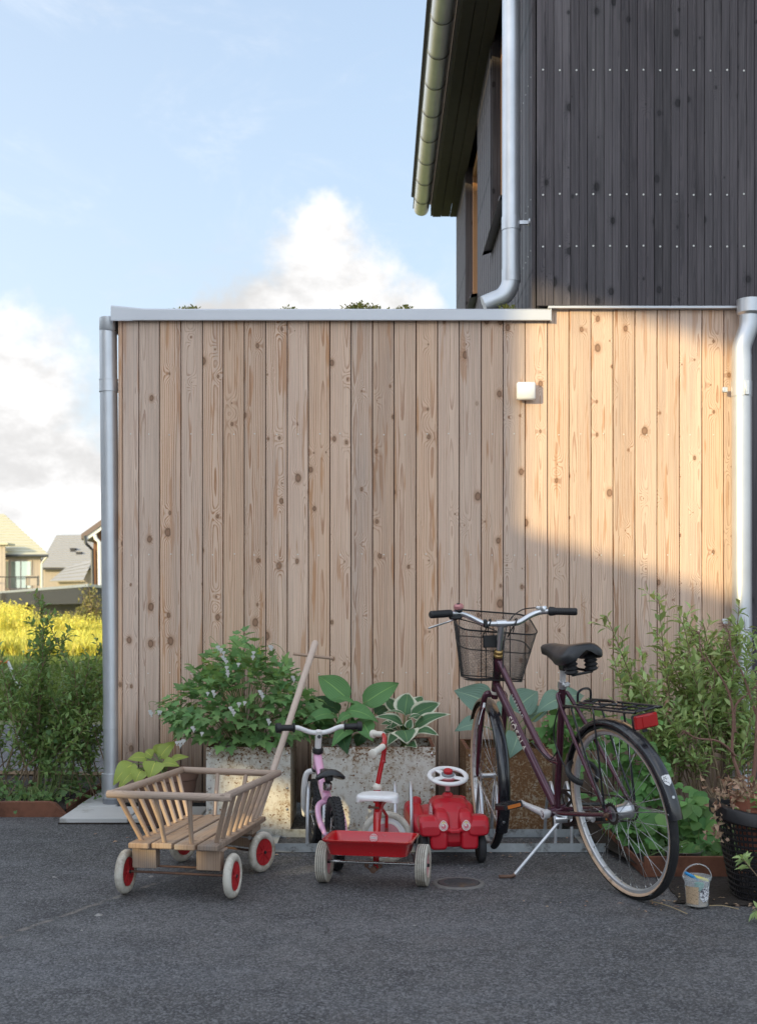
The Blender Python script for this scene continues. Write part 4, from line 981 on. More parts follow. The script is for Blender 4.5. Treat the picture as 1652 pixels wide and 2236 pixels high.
# ------------------------------------------------------------------ red ride-on car
def ride_on():
    e = empty('ride_on_car', (.333, 5.27, 0), R(6)); tag(e, 'red plastic ride-on toy car with white steering wheel and sticker eyes', 'toy car')
    m = MB()
    def blob(secs, n=20, ex=3.2):
        vs = []; fs = []
        for (y, x0, x1, z0, z1) in secs:
            cx, cz, a, b = (x0 + x1) / 2, (z0 + z1) / 2, (x1 - x0) / 2, (z1 - z0) / 2
            for k in range(n):
                t = 2 * math.pi * k / n; c, s = math.cos(t), math.sin(t)
                vs.append((cx + a * math.copysign(abs(c) ** (2 / ex), c), y, cz + b * math.copysign(abs(s) ** (2 / ex), s)))
        for i in range(len(secs) - 1):
            for k in range(n): l = (k + 1) % n; fs.append((i * n + k, i * n + l, (i + 1) * n + l, (i + 1) * n + k))
        fs += [tuple(range(n - 1, -1, -1)), tuple((len(secs) - 1) * n + k for k in range(n))]
        m.add(vs, fs)
    # main hull, seat trough and tail
    blob([(.03, -.085, .085, .10, .165), (.05, -.095, .095, .075, .19), (.12, -.10, .10, .07, .20), (.22, -.10, .10, .08, .20), (.32, -.085, .085, .08, .185), (.42, -.10, .10, .08, .185), (.53, -.11, .11, .09, .19), (.56, -.09, .09, .11, .17)])
    # bonnet
    blob([(.045, -.055, .055, .13, .185), (.075, -.075, .075, .12, .225), (.115, -.084, .084, .12, .262), (.15, -.086, .086, .12, .276), (.22, -.086, .086, .12, .280), (.255, -.078, .078, .12, .272), (.285, -.06, .06, .12, .22)], ex=4.)
    m.rev([(.0001, .0), (.026, 0), (.022, .012), (.014, .016), (.0001, .018)], 18, Matrix.Translation((0, .20, .278)))
    for s in (-1, 1):
        # headlamp pods, front skirts, wings over the front wheels
        blob([(.004, s * .05 - .022, s * .05 + .022, .150, .195), (.010, s * .05 - .029, s * .05 + .029, .143, .210), (.035, s * .052 - .031, s * .052 + .031, .14, .232), (.07, s * .054 - .027, s * .054 + .027, .15, .240), (.105, s * .056 - .02, s * .056 + .02, .16, .236), (.13, s * .058 - .012, s * .058 + .012, .17, .22)], ex=4.)
        blob([(.006, s * .068 - .030, s * .068 + .030, .078, .145), (.012, s * .068 - .038, s * .068 + .038, .070, .155), (.06, s * .066 - .038, s * .066 + .038, .066, .16), (.10, s * .062 - .03, s * .062 + .03, .07, .16)], ex=4.5)
        blob([(.000, s * .105 - .040, s * .105 + .040, .135, .175), (.010, s * .108 - .046, s * .108 + .046, .128, .198), (.04, s * .110 - .047, s * .110 + .047, .15, .214), (.09, s * .110 - .045, s * .110 + .045, .165, .214), (.13, s * .106 - .04, s * .106 + .04, .15, .20), (.16, s * .10 - .03, s * .10 + .03, .12, .17)], ex=4.)
        # tail wings and the rounded humps on them
        blob([(.30, s * .10 - .02, s * .10 + .02, .08, .11), (.36, s * .115 - .035, s * .115 + .035, .085, .17), (.43, s * .122 - .04, s * .122 + .04, .10, .208), (.50, s * .122 - .04, s * .122 + .04, .10, .212), (.55, s * .118 - .03, s * .118 + .03, .12, .19)], ex=3.5)
        m.rev([(.0001, -.03), (.022, -.022), (.028, 0), (.022, .018), (.0001, .026)], 16, Matrix.Translation((s * .108, .47, .212)))
    m.box((0, .012, .152), (.05, .03, .02), bev=.004)
    b = m.build('body', 'red_plastic', e, ang=180)
    md = b.modifiers.new('remesh', 'REMESH'); md.mode = 'VOXEL'; md.voxel_size = .0030; md.use_smooth_shade = True
    md = b.modifiers.new('smooth', 'SMOOTH'); md.factor = .5; md.iterations = 2
    for s in (-1, 1):
        Me = frame((s * .050, .0045, .178), (1, 0, 0), (0, -1, .10)) @ Matrix.Scale(1.18, 4)
        def drop(sc, z, dz=0.):
            pts = []
            for k in range(28):
                a = 2 * math.pi * k / 28; rr = .0165 * sc; pts.append((rr * math.sin(a) * (1 - .28 * max(0, math.cos(a))), rr * 1.18 * math.cos(a) + dz))
            return pts
        st = MB(); st.prism(drop(1., 0), Me, .0035); k0 = st.build('eye_sticker', 'letter_white', b, smooth=False)
        st = MB(); st.prism([(x, y) for x, y in drop(.86, 0)], Me @ Matrix.Translation((0, 0, .0036)), .0003); st.build('eye_outline', 'sticker_pink', k0, smooth=False)
        st = MB(); st.prism([(x, y) for x, y in drop(.74, 0)], Me @ Matrix.Translation((0, 0, .0040)), .0003); st.build('eye_white', 'letter_white', k0, smooth=False)
        st = MB(); st.prism([(.0095 * math.cos(a), -.003 + .0095 * math.sin(a)) for a in [6.283 * k / 20 for k in range(20)]], Me @ Matrix.Translation((0, 0, .0044)), .0003); st.build('eye_iris', 'sticker_pink', k0, smooth=False)
        st = MB(); st.prism([(-.002 + .0038 * math.cos(a), .001 + .0038 * math.sin(a)) for a in [6.283 * k / 16 for k in range(16)]], Me @ Matrix.Translation((0, 0, .0048)), .0003); st.build('eye_glint', 'letter_white', k0, smooth=False)
        st = MB(); st.prism([(.006 * math.cos(a), .0105 + .0032 * math.sin(a)) for a in [6.283 * k / 16 for k in range(16)]], Me @ Matrix.Translation((0, 0, .0044)), .0003); st.build('eye_lid', 'sticker_yellow', k0, smooth=False)
    st = MB(); st.add([(-.0885, .075, .245), (-.0885, .135, .262), (-.0905, .15, .235), (-.0925, .15, .17), (-.0915, .085, .165), (-.0890, .06, .19)], [(0, 1, 2, 3, 4, 5)]); st.build('side_sticker', 'sticker_script', b, smooth=False)
    for x in (-.128, .128):
        for y in (.075, .47): toy_wheel(e, (x, y, .066), (1, 0, 0), .066, .034, 'tyre_black', 'black_plastic', .040, ribs=0, cap='steel')
    m = MB(); m.tube([(-.13, .075, .066), (.13, .075, .066)], .005, 8); m.tube([(-.13, .47, .066), (.13, .47, .066)], .005, 8); m.tube([(-.045, .075, .075), (.005, .075, .075)], .011, 10); m.build('axle', 'galv', e)
    # steering wheel
    base = Vector((0, .20, .292)); d = Vector((0, -.10, 1)).normalized(); top = base + d * .076
    m = MB(); m.tube([base, base + d * .012], .009, 12); m.build('column_seal', 'black_plastic', e)
    m = MB(); m.rev([(.0105, .008), (.0105, .036), (.038, .068), (.036, .072), (.0001, .072)], 22, zframe(base, d)); m.tube([base + d * .032 + Vector((-.018, 0, 0)), base + d * .032 + Vector((.018, 0, 0))], .0035, 8); m.build('steering_column', 'faded_red', e)
    Mw = zframe(top, Vector((0, -.31, .95)), (1, 0, 0)); m = MB()
    m.rev([(.083 + .0115 * math.cos(a), .0095 * math.sin(a)) for a in [2 * math.pi * k / 12 for k in range(12)]], 44, Mw, closed=True)
    m.rev([(.0001, -.006), (.034, -.006), (.036, 0), (.034, .007), (.0001, .007)], 24, Mw)
    for a in (R(122), R(-28), R(208)):
        m.box((0, 0, 0), (.06, .026, .010), bev=.003, tf=Mw @ Matrix.Rotation(a, 4, 'Z') @ Matrix.Translation((.052, 0, 0)))
    sw = m.build('steering_wheel', 'white_plastic', e, ang=50)
    m = MB(); m.rev([(.030, .006), (.030, .012), (.026, .016), (.0001, .017)], 22, Mw); m.build('horn_base', 'grey_plastic', sw)
    m = MB(); m.rev([(.0185, .015), (.0205, .018), (.0205, .029), (.018, .032), (.0001, .033)], 22, Mw); m.build('horn_button', 'red_plastic', sw)
ride_on()

# ------------------------------------------------------------------ adult bicycle
def bicycle():
    rc = Vector((.987, 4.69, 0)); F = Vector((-.3845, .9231, 0)).normalized(); L0 = Vector((-F.y, F.x, 0)); le = R(9)
    up = Vector((0, 0, 1)) * math.cos(le) + L0 * math.sin(le); Ny = L0 * math.cos(le) - Vector((0, 0, 1)) * math.sin(le)
    M = Matrix((F, Ny, up)).transposed().to_4x4(); M.translation = rc
    e = empty('bicycle', M=M); tag(e, 'plum coloured step-through bicycle with black wire basket leaning on its kickstand', 'bicycle')
    RW = .345; rh = Vector((0, 0, RW)); fh = Vector((1.10, 0, RW)); bb = Vector((.495, 0, .272))
    st_top = Vector((.825, 0, .93)); st_bot = Vector((.908, 0, .757)); sax = (st_top - st_bot).normalized()
    S = Matrix.Translation(st_bot) @ Matrix.Rotation(R(-17.6), 4, sax) @ Matrix.Translation(-st_bot)   # steered to the right
    I4 = Matrix()
    def wheel(name, c, T, hubprof, seed):
        Mz = T @ zframe(c, (0, -1, 0), (1, 0, 0))
        rim = MB(); rim.rev([(.3005, -.0035), (.305, -.0105), (.3165, -.0115), (.3165, -.0095), (.309, -.008), (.309, .008), (.3165, .0095), (.3165, .0115), (.305, .0105), (.3005, .0035)], 96, Mz, closed=True)
        w = rim.build(name, 'rim_alu', e, ang=40)
        t = MB(); t.rev([(.327 + .0182 * math.cos(a), .0182 * math.sin(a)) for a in [R(-78 + 156 * k / 12) for k in range(13)]], 96, Mz); t.build('tyre', 'tyre_black', w, ang=70)
        t = MB()
        for s in (-1, 1): t.rev([(.3155, s * .0105), (.318, s * .0140), (.3215, s * .0174), (.3255, s * .0187), (.3265, s * .0187)], 96, Mz)
        t.build('sidewall', 'tyre_tan', w, ang=70)
        h = MB(); h.rev(hubprof, 28, Mz); h.build('hub', 'alu', w, ang=40)
        fl = max(p[0] for p in hubprof); fz = max(z for r_, z in hubprof if r_ > fl * .8)
        sp = MB(); n = 36
        for k in range(n):
            side = 1 if k % 2 else -1; a = 2 * math.pi * k / n + .03; cr = .62 if (k // 2) % 2 else -.62
            hubp = Mz @ Vector((fl * .9 * math.cos(a + cr), fl * .9 * math.sin(a + cr), side * fz)); rimp = Mz @ Vector((.302 * math.cos(a), .302 * math.sin(a), side * .002))
            sp.tube([hubp, rimp], .00115, 4); d = (hubp - rimp).normalized(); sp.tube([rimp, rimp + d * .012], .0022, 5)
        sp.build('spokes', 'steel', w, ang=180)
        return w, Mz
    hub_r = [(.0001, -.062), (.006, -.062), (.006, -.05), (.030, -.046), (.036, -.043), (.036, -.038), (.031, -.036), (.028, -.02), (.028, .02), (.031, .030), (.036, .032), (.036, .037), (.024, .039), (.020, .050), (.006, .052), (.006, .068), (.0001, .068)]
    hub_f = [(.0001, -.055), (.0045, -.055), (.0045, -.038), (.016, -.037), (.020, -.034), (.020, -.031), (.012, -.028), (.011, 0), (.012, .028), (.020, .031), (.020, .034), (.016, .037), (.0045, .038), (.0045, .055), (.0001, .055)]
    wr, Mr = wheel('rear_wheel', rh, I4, hub_r, 1)
    wf, Mf = wheel('front_wheel', fh, S, hub_f, 2)
    m = MB(); m.rev([(.024, -.041), (.042, -.042), (.043, -.045), (.024, -.046)], 28, Mr)
    for k in range(20): m.box((0, 0, 0), (.006, .004, .002), tf=Mr @ Matrix.Rotation(6.283 * k / 20, 4, 'Z') @ Matrix.Translation((.0435, 0, -.0435)))
    m.build('sprocket', 'chain', wr)
    # frame
    m = MB()
    sc = Vector((.312, 0, .818))
    m.tube([bb, sc], .0148, 18)
    m.tube([st_top - sax * .003, st_bot + sax * .003], .0185, 20)
    m.tube([st_bot + sax * .045, bb + Vector((.015, 0, .018))], .0178, 20)
    m.tube(bez([st_top - sax * .035 + Vector((-.01, 0, 0)), Vector((.715, 0, .742)), Vector((.615, 0, .605)), Vector((.555, 0, .535)), Vector((.490, 0, .498)), Vector((.412, 0, .490))], 8), .0150, 18)
    m.rev([(.0001, -.036), (.0205, -.036), (.0205, .036), (.0001, .036)], 20, zframe(bb, (0, 1, 0)))
    fr = m.build('frame', 'purple_paint', e, ang=50)
    for s in (-1, 1):
        m = MB(); m.tube(bez([Vector((.318, s * .012, .79)), Vector((.30, s * .030, .755)), Vector((.12, s * .052, .50)), Vector((.012, s * .058, .352))], 6), .0085, 12); m.build('seat_stay', 'purple_paint', e)
        m = MB(); m.tube(bez([bb + Vector((-.01, s * .022, .0)), bb + Vector((-.10, s * .045, .012)), Vector((.12, s * .055, .325)), Vector((.012, s * .058, .342))], 6), .0095, 12); m.box((.004, s * .058, .345), (.05, .006, .035), bev=.003); m.build('chain_stay', 'purple_paint', e)
    m = MB()
    for s in (-1, 1): m.tube([(0, s * .055, .345), (0, s * .082, .345)], .0055, 10); m.rev([(.0001, .006), (.010, .005), (.011, -.006)], 6, zframe((0, s * .068, .345), (0, s, 0)))
    m.build('axle_nuts', 'rusty_steel', e)
    # headset, stem, bars
    m = MB(); m.rev([(.019, -.010), (.0225, -.006), (.0225, .002), (.018, .006), (.018, .010), (.021, .012), (.0205, .020), (.014, .026)], 20, zframe(st_top, sax)); m.build('headset', 'gold_ring', e)
    m = MB(); m.rev([(.019, .008), (.0215, .004), (.0215, -.004), (.019, -.008)], 20, zframe(st_bot, sax)); m.build('lower_headset', 'cream_plastic', e)
    bar_c = Vector((.764, 0, 1.072)); q1 = st_top + sax * .085
    m = MB(tf=S); m.tube([st_top + sax * .012, q1], .0126, 16); m.tube([q1 - sax * .01, q1 + sax * .03, bar_c], [.0145, .0145, .0145], 16); m.tube([bar_c + Vector((0, -.022, 0)), bar_c + Vector((0, .022, 0))], .0175, 16); m.build('stem', 'alu', e, ang=45)
    m = MB(tf=S); b = bar_c
    half = [(0, 0, 0), (.0, .055, .0), (.004, .085, .006), (.012, .135, .032), (.008, .175, .046), (-.020, .225, .050), (-.055, .305, .048)]
    path = [b + Vector((x, -y, z)) for x, y, z in half[::-1]] + [b + Vector((x, y, z)) for x, y, z in half[1:]]
    m.tube(bez(path, 6), .0122, 14); hb = m.build('handlebar', 'alu', e, ang=60)
    for s in (1, -1):
        p = [b + Vector((-.022, s * .228, .050)), b + Vector((-.026, s * .236, .050)), b + Vector((-.052, s * .298, .048)), b + Vector((-.062, s * .322, .0475)), b + Vector((-.064, s * .327, .0475))]
        m = MB(tf=S); m.tube(p, [.0165, .0155, .0160, .0165, .012], 16)
        for k in range(9):
            c = p[1].lerp(p[3], k / 9); d = (p[3] - p[1]).normalized(); m.tube([c, c + d * .003], .0172, 14)
        m.build('grip', 'rubber', hb)
    d = (b + Vector((-.022, .228, .05)) - (b + Vector((.008, .175, .046)))).normalized()
    # left: bell and brake lever; right: gear shifter
    m = MB(tf=S); m.rev([(.0001, .018), (.012, .0175), (.020, .013), (.0225, .006), (.0225, .0), (.019, -.004)], 22, zframe(b + Vector((-.008, .190, .074)), (-.3, .15, .94))); bl = m.build('bell', 'bell_pink', hb)
    m = MB(tf=S); m.rev([(.0001, .0192), (.0075, .0190), (.0078, .017)], 14, zframe(b + Vector((-.008, .190, .074)), (-.3, .15, .94))); m.rev([(.018, -.004), (.020, -.008), (.014, -.020), (.0001, -.022)], 16, zframe(b + Vector((-.008, .190, .074)), (-.3, .15, .94))); m.build('bell_cap', 'black_plastic', bl)
    m = MB(tf=S); m.box(b + Vector((-.004, .205, .034)), (.035, .055, .024), bev=.006); m.tube([b + Vector((.0, .215, .030)), b + Vector((.012, .20, .024))], .008, 8); m.build('lever_bracket', 'black_plastic', hb)
    m = MB(tf=S); m.tube(bez([b + Vector((.012, .205, .022)), b + Vector((.022, .232, .012)), b + Vector((.012, .275, .000)), b + Vector((.000, .325, -.014))], 5), [.006, .006, .0065, .007, .0075, .008, .008, .008, .0085, .0085, .009, .009, .0092, .0092, .0088, .006], 8, flat=.5); m.build('brake_lever', 'alu', hb)
    m = MB(tf=S); d2 = Vector((-.42, -.9, 0)).normalized(); c = b + Vector((-.010, -.212, .050)); m.tube([c, c + d2 * .006, c + d2 * .02, c + d2 * .034], [.016, .021, .020, .0165], 16)
    m.build('twist_shifter', 'rubber', hb)
    m = MB(tf=S); m.rev([(.0001, .012), (.014, .010), (.018, .0), (.016, -.012)], 16, zframe(b + Vector((.0, -.192, .064)), (0, .2, 1))); m.box(b + Vector((.012, -.178, .066)), (.022, .035, .014), bev=.004); m.build('gear_display', 'alu', hb)
    # cables
    m = MB(tf=S); m.tube(bez([b + Vector((.02, .19, .025)), b + Vector((.055, .10, .0)), b + Vector((.05, .0, -.045)), b + Vector((.055, -.015, -.12)), b + Vector((.10, 0, -.25))], 8), .0026, 6)
    m.tube(bez([b + Vector((.02, -.17, .066)), b + Vector((.075, -.11, .055)), b + Vector((.08, -.05, .0)), b + Vector((.04, -.02, -.10)), b + Vector((.03, -.012, -.20))], 8), .0026, 6); m.build('cable', 'black_plastic', e)
    m = MB(); m.tube(bez([Vector((.60, .018, .56)), Vector((.47, .022, .50)), Vector((.40, .016, .54))], 6), .0026, 6)
    m.tube(bez([Vector((.235, .02, .745)), Vector((.31, .030, .73)), Vector((.375, .034, .62)), Vector((.345, .034, .52)), Vector((.275, .032, .45)), Vector((.225, .03, .435))], 8), .003, 6); m.build('cable', 'black_plastic', e)
    # ring lock at the seat stays
    m = MB(); m.tube(ringpts((.245, 0, .47), .062, 18, Vector((0, 1, 0)), Vector((.75, 0, .66)), R(-60), R(240), closed=False), .010, 8, flat=1.3); m.build('ring_lock', 'black_plastic', e)
    # fork
    m = MB(tf=S); cr = st_bot - sax * .012; m.tube([cr + Vector((0, -.04, 0)), cr + Vector((0, .04, 0))], .014, 12); m.rev([(.0155, .01), (.0155, -.02), (.0001, -.022)], 14, zframe(cr, sax)); m.build('fork_crown', 'purple_paint', e)
    for s in (-1, 1):
        m = MB(tf=S); m.tube(bez([cr + Vector((.0, s * .020, .004)), cr + Vector((.004, s * .046, -.012)), cr + Vector((.07, s * .054, -.15)), Vector((1.055, s * .053, .44)), Vector((1.10, s * .050, .345))], 7), [.0135] * 16 + [.0128, .012, .0115, .011, .0105, .010, .0098, .0095, .009, .0088, .0085, .0082, .008], 12); m.build('fork_blade', 'purple_paint', e)
    m = MB(tf=S); m.tube([(1.10, -.066, .345), (1.10, .066, .345)], .0045, 8)
    for s in (-1, 1): m.rev([(.0001, .006), (.009, .005), (.010, -.004)], 6, zframe((1.10, s * .060, .345), (0, s, 0)))
    m.build('front_axle', 'steel', e)
    m = MB(tf=S); m.tube(bez([cr + Vector((-.012, .052, -.05)), cr + Vector((-.030, .068, -.075)), cr + Vector((-.052, .088, -.13))], 4), .0017, 5); m.tube([cr + Vector((-.006, .05, -.04)), cr + Vector((-.02, .058, -.06))], .006, 8); m.build('brake_spring', 'steel', e)
    # mudguards
    def guard(name, Mz, a0, a1, R0=.364, w=.028):
        pr = [(R0 - .016, -w), (R0 - .006, -w * .93), (R0 + .001, -w * .6), (R0 + .004, 0), (R0 + .001, w * .6), (R0 - .006, w * .93), (R0 - .016, w), (R0 - .0175, w - .001), (R0 - .0075, w * .88), (R0 - .001, w * .55), (R0 + .002, 0), (R0 - .001, -w * .55), (R0 - .0075, -w * .88), (R0 - .0175, -w + .001)]
        g = MB(); g.rev(pr, 60, Mz, closed=True, a0=R(a0), a1=R(a1), capends=True); return g.build(name, 'black_paint', e, ang=50)
    rg = guard('rear_mudguard', Mr, 18, 176); fg = guard('front_mudguard', Mf, 40, 216)
    gp = lambda Mz, a, rad, z=0.: Mz @ Vector((rad * math.cos(R(a)), rad * math.sin(R(a)), z))
    m = MB()
    for s in (-1, 1): m.tube([gp(Mr, 172, .352, s * .028), Vector((-.0, s * .064, .352))], .0022, 6)
    m.build('mudguard_stay', 'steel', rg)
    m = MB(tf=None)
    for s in (-1, 1): m.tube([gp(Mf, 205, .352, s * .028), Mf @ Vector((0, 0, s * .056))], .0022, 6)
    m.build('mudguard_stay', 'steel', fg)
    m = MB(); m.rev([(.0001, .004), (.006, .003), (.007, 0)], 8, zframe(gp(Mr, 163, .3675, 0), gp(Mr, 163, 1, 0) - gp(Mr, 163, 0, 0))); m.build('rivet', 'steel', rg)
    m = MB(); m.rev([(.0001, .004), (.006, .003), (.007, 0)], 8, zframe(gp(Mf, 205, .3675, 0), gp(Mf, 205, 1, 0) - gp(Mf, 205, 0, 0))); m.build('rivet', 'steel', fg)
    # shield sticker on the rear mudguard
    sh = []
    for (x, y) in [(-.5, .55), (0, .62), (.5, .55), (.52, 0), (.40, -.35), (0, -.68), (-.40, -.35), (-.52, 0)]: sh.append((x, y))
    vs = [];
    for x, y in sh + [(0, 0)]: vs.append(gp(Mr, 153 - y * 5.2, .3695 - .006 * abs(x) ** 2, x * .034))
    st = MB(); st.add(vs, [(k, (k + 1) % 8, 8) for k in range(8)]); sk = st.build('sticker', 'sticker_print', rg, smooth=False)
    m = MB()
    for i in range(40):
        a0 = 22 + (176 - 22) * i / 40
    # saddle
    secs = []
    for (x, w, z, th, dr) in ((.405, .018, .985, .045, .004), (.392, .030, .992, .055, .010), (.345, .036, .994, .060, .016), (.29, .048, .990, .064, .028), (.24, .068, .990, .066, .040), (.19, .084, .996, .068, .046), (.14, .090, 1.001, .068, .046), (.115, .086, 1.001, .064, .042), (.098, .070, .995, .054, .032), (.092, .048, .986, .040, .02)):
        ring = []
        for k in range(22):
            a = 2 * math.pi * k / 22; sx, cz = math.sin(a), math.cos(a)
            yy = w * math.copysign(abs(sx) ** .75, sx)
            z_ = z - dr * abs(sx) ** 2.6
            if cz < 0: z_ -= th * (-cz) ** .6 * (1 - .72 * (1 - abs(sx)) )
            ring.append((x, yy, z_))
        secs.append(ring)
    n = 22; vs = [p for s in secs for p in s]
    fs = [(i * n + k, i * n + (k + 1) % n, (i + 1) * n + (k + 1) % n, (i + 1) * n + k) for i in range(len(secs) - 1) for k in range(n)] + [tuple(range(n - 1, -1, -1)), tuple((len(secs) - 1) * n + k for k in range(n))]
    sd = MB().add(vs, fs).build('saddle', 'saddle_skin', e, ang=80)
    for s in (-1, 1):
        m = MB(); pr = [(.014, 0)]
        for k in range(4): z = -.006 - k * .016; pr += [(.021, z + .003), (.028, z - .004), (.021, z - .011)]
        pr += [(.013, -.068), (.0001, -.07)]; m.rev(pr, 18, zframe((.145, s * .046, .950), (-.08, 0, 1))); m.build('spring', 'rubber', sd)
    m = MB(); m.tube([(.145, -.046, .880), (.25, -.012, .895), (.25, .012, .895), (.145, .046, .880), (.145, -.046, .880)], .0055, 8); m.tube([(.25, 0, .90), (.37, 0, .95)], .0055, 8); m.box((.275, 0, .905), (.045, .035, .04), bev=.006); m.build('saddle_rails', 'black_paint', sd)
    sdir = (sc - bb).normalized(); m = MB(); m.tube([sc - sdir * .02, sc + sdir * .095], .0128, 16); m.build('seat_post', 'crank_white', e)
    m = MB(); m.tube([sc - sdir * .006, sc + sdir * .024], .0195, 18); m.box(sc + sdir * .009 + Vector((-.022, 0, 0)), (.022, .028, .020), bev=.003); m.tube([sc + sdir * .009 + Vector((-.026, -.018, 0)), sc + sdir * .009 + Vector((-.026, .018, 0))], .0045, 8); m.build('seat_clamp', 'alu', e)
    # luggage rack
    m = MB(); z = .757; rw = .0048
    out = [(.235, .030, z - .012), (.19, .060, z), (-.235, .062, z + .008), (-.248, .040, z + .008), (-.248, -.040, z + .008), (-.235, -.062, z + .008), (.19, -.060, z), (.235, -.030, z - .012)]
    m.tube(bez(out, 3), rw, 8); m.tube([(.235, .03, z - .012), (.315, .014, z - .03)], rw, 8); m.tube([(.235, -.03, z - .012), (.315, -.014, z - .03)], rw, 8)
    for x in (.15, .02, -.11, -.2): m.tube([(x, -.061, z + .002), (x, .061, z + .002)], rw * .85, 8)
    for y in (-.022, .022): m.tube([(.2, y, z - .003), (-.245, y, z + .007)], rw * .75, 6)
    rk_ = m.build('luggage_rack', 'black_paint', e)
    m = MB(); m.tube(bez([(.16, .03, z + .01), (.15, .028, z + .05), (.145, 0, z + .062), (.15, -.028, z + .05), (.16, -.03, z + .01)], 5), .0048, 8); m.tube(bez([(.16, .03, z + .012), (.02, .034, z + .016), (-.06, .0, z + .014), (.02, -.034, z + .016), (.16, -.03, z + .012)], 5), .004, 8); m.build('spring_clip', 'black_paint', rk_)
    for s in (-1, 1):
        m = MB(); m.tube(bez([(.155, s * .062, z), (.15, s * .066, z - .02), (.09, s * .068, .56), (.012, s * .070, .37)], 4), .0042, 8); m.tube(bez([(.0, s * .062, z + .002), (-.005, s * .068, z - .02), (.0, s * .070, .5), (.005, s * .070, .37)], 4), .0042, 8); m.build('rack_stay', 'black_paint', rk_)
    m = MB(); m.box((-.245, 0, .722), (.018, .100, .052), bev=.005); rf = m.build('rear_reflector', 'red_lens', e, smooth=False)
    m = MB(); m.box((-.234, 0, .722), (.012, .106, .057), bev=.004); m.box((-.23, 0, .69), (.006, .02, .02)); m.build('reflector_back', 'black_plastic', rf)
    m = MB(); m.box((-.2555, .004, .722), (.003, .034, .040), bev=.001); m.build('reflector_cell', 'red_lens', rf, smooth=False)
    # cranks, pedals, chain
    ca = bb + Vector((0, .058, -.004)); cdir = Vector((.985, .05, .17)).normalized(); ce = ca + cdir * .170 + Vector((0, .012, 0))
    m = MB(); m.tube([ca - cdir * .016, ca, ca + cdir * .025, ca.lerp(ce, .8), ce, ce + cdir * .012], [.012, .019, .0165, .0115, .0125, .008], 12, flat=1., upv=(0, 0, 1)); m.rev([(.0001, .012), (.011, .012), (.012, .016), (.0195, .016), (.020, -.012)], 20, zframe(ca, (0, 1, 0))); m.tube([bb, ca], .012, 12); cr1 = m.build('crank', 'crank_white', e, ang=40)
    m = MB(); m.rev([(.0001, .0165), (.0105, .0165)], 18, zframe(ca, (0, 1, 0))); m.build('crank_cap', 'purple_paint', cr1)
    def pedal(c, s, par, tilt):
        Rm = Euler((0, R(tilt), 0)).to_matrix(); m = MB()
        for dx in (-.042, .042): m.box(c + Rm @ Vector((dx, s * .048, 0)), (.014, .088, .026), rot=Rm, bev=.004)
        for dy in (.008, .048, .088): m.box(c + Rm @ Vector((0, s * dy, 0)), (.086, .012, .022), rot=Rm, bev=.003)
        for dx in (-.045, .045):
            for k in range(7): m.box(c + Rm @ Vector((dx, s * (.012 + k * .012), .013)), (.010, .006, .006), rot=Rm)
        m.tube([c, c + Rm @ Vector((0, s * .09, 0))], .007, 8); p = m.build('pedal', 'black_plastic', par, smooth=False)
        m = MB(); m.box(c + Rm @ Vector((-.050, s * .048, -.001)), (.004, .062, .015), rot=Rm); m.build('pedal_reflector', 'orange_lens', p, smooth=False)
    pedal(ce + Vector((0, .012, 0)), 1, cr1, 8)
    cb = bb + Vector((0, -.056, 0)); c2 = cb - cdir * .170; c2.y = cb.y - .012
    m = MB(); m.tube([cb, c2], [.017, .012], 12); m.tube([bb, cb], .012, 10); cr2 = m.build('crank', 'crank_white', e); pedal(c2 + Vector((0, -.012, 0)), -1, cr2, 8)
    m = MB(); Mc = zframe(bb + Vector((0, -.044, 0)), (0, -1, 0), (1, 0, 0)); m.rev([(.062, -.002), (.079, -.002), (.079, .002), (.062, .002)], 36, Mc, closed=True)
    for k in range(5): m.box((0, 0, 0), (.06, .014, .004), tf=Mc @ Matrix.Rotation(6.283 * k / 5, 4, 'Z') @ Matrix.Translation((.04, 0, 0)))
    m.build('chainring', 'chain', e, ang=40)
    m = MB(); cp = bb + Vector((0, -.044, 0)); rp = Vector((0, -.0435, .345)); ln = []
    for (zc, zr) in ((.079, .044), (-.079, -.044)):
        p, q = cp + Vector((0, 0, zc)), rp + Vector((0, 0, zr)); N = 38
        for k in range(N):
            a = p.lerp(q, k / N); b_ = p.lerp(q, (k + .82) / N); m.box((a + b_) / 2, ((b_ - a).length, .006, .0075), rot=frame((0, 0, 0), b_ - a, (0, 0, 1)).to_3x3())
    m.tube(ringpts(cp, .079, 16, Vector((1, 0, 0)), Vector((0, 0, 1)), R(-95), R(95), closed=False), .0042, 6); m.tube(ringpts(rp, .044, 14, Vector((-1, 0, 0)), Vector((0, 0, 1)), R(-95), R(95), closed=False), .0042, 6)
    m.build('chain', 'chain', e, smooth=False)
    # kickstand
    k0 = Vector((.425, .035, .243)); kf = Vector((.487, .257, .046))
    m = MB(); m.tube([k0, k0.lerp(kf, .97)], .0075, 12); ks = m.build('kickstand', 'galv', e)
    m = MB(); m.tube(bez([k0.lerp(kf, .95), kf + Vector((.0, .0, .004)), kf + Vector((.012, .02, .004)), kf + Vector((.022, .052, .010))], 4), .008, 10); m.build('kickstand_foot', 'rusty_steel', ks)
    m = MB(); m.tube([k0 + Vector((.01, .012, .012)), k0 + Vector((-.012, -.03, .01))], .020, 14); m.box((.43, 0, .255), (.05, .04, .02), bev=.003); m.build('kickstand_mount', 'alu', ks)
    # lettering
    d = (bb + Vector((.015, 0, .018)) - (st_bot + sax * .045)).normalized(); o0 = st_bot + sax * .045
    upv = Vector((0, 1, 0)).cross(d)
    Mt = Matrix((d, upv, Vector((0, 1, 0)))).transposed().to_4x4(); Mt.translation = o0 + d * .268 + Vector((0, .0178, 0))
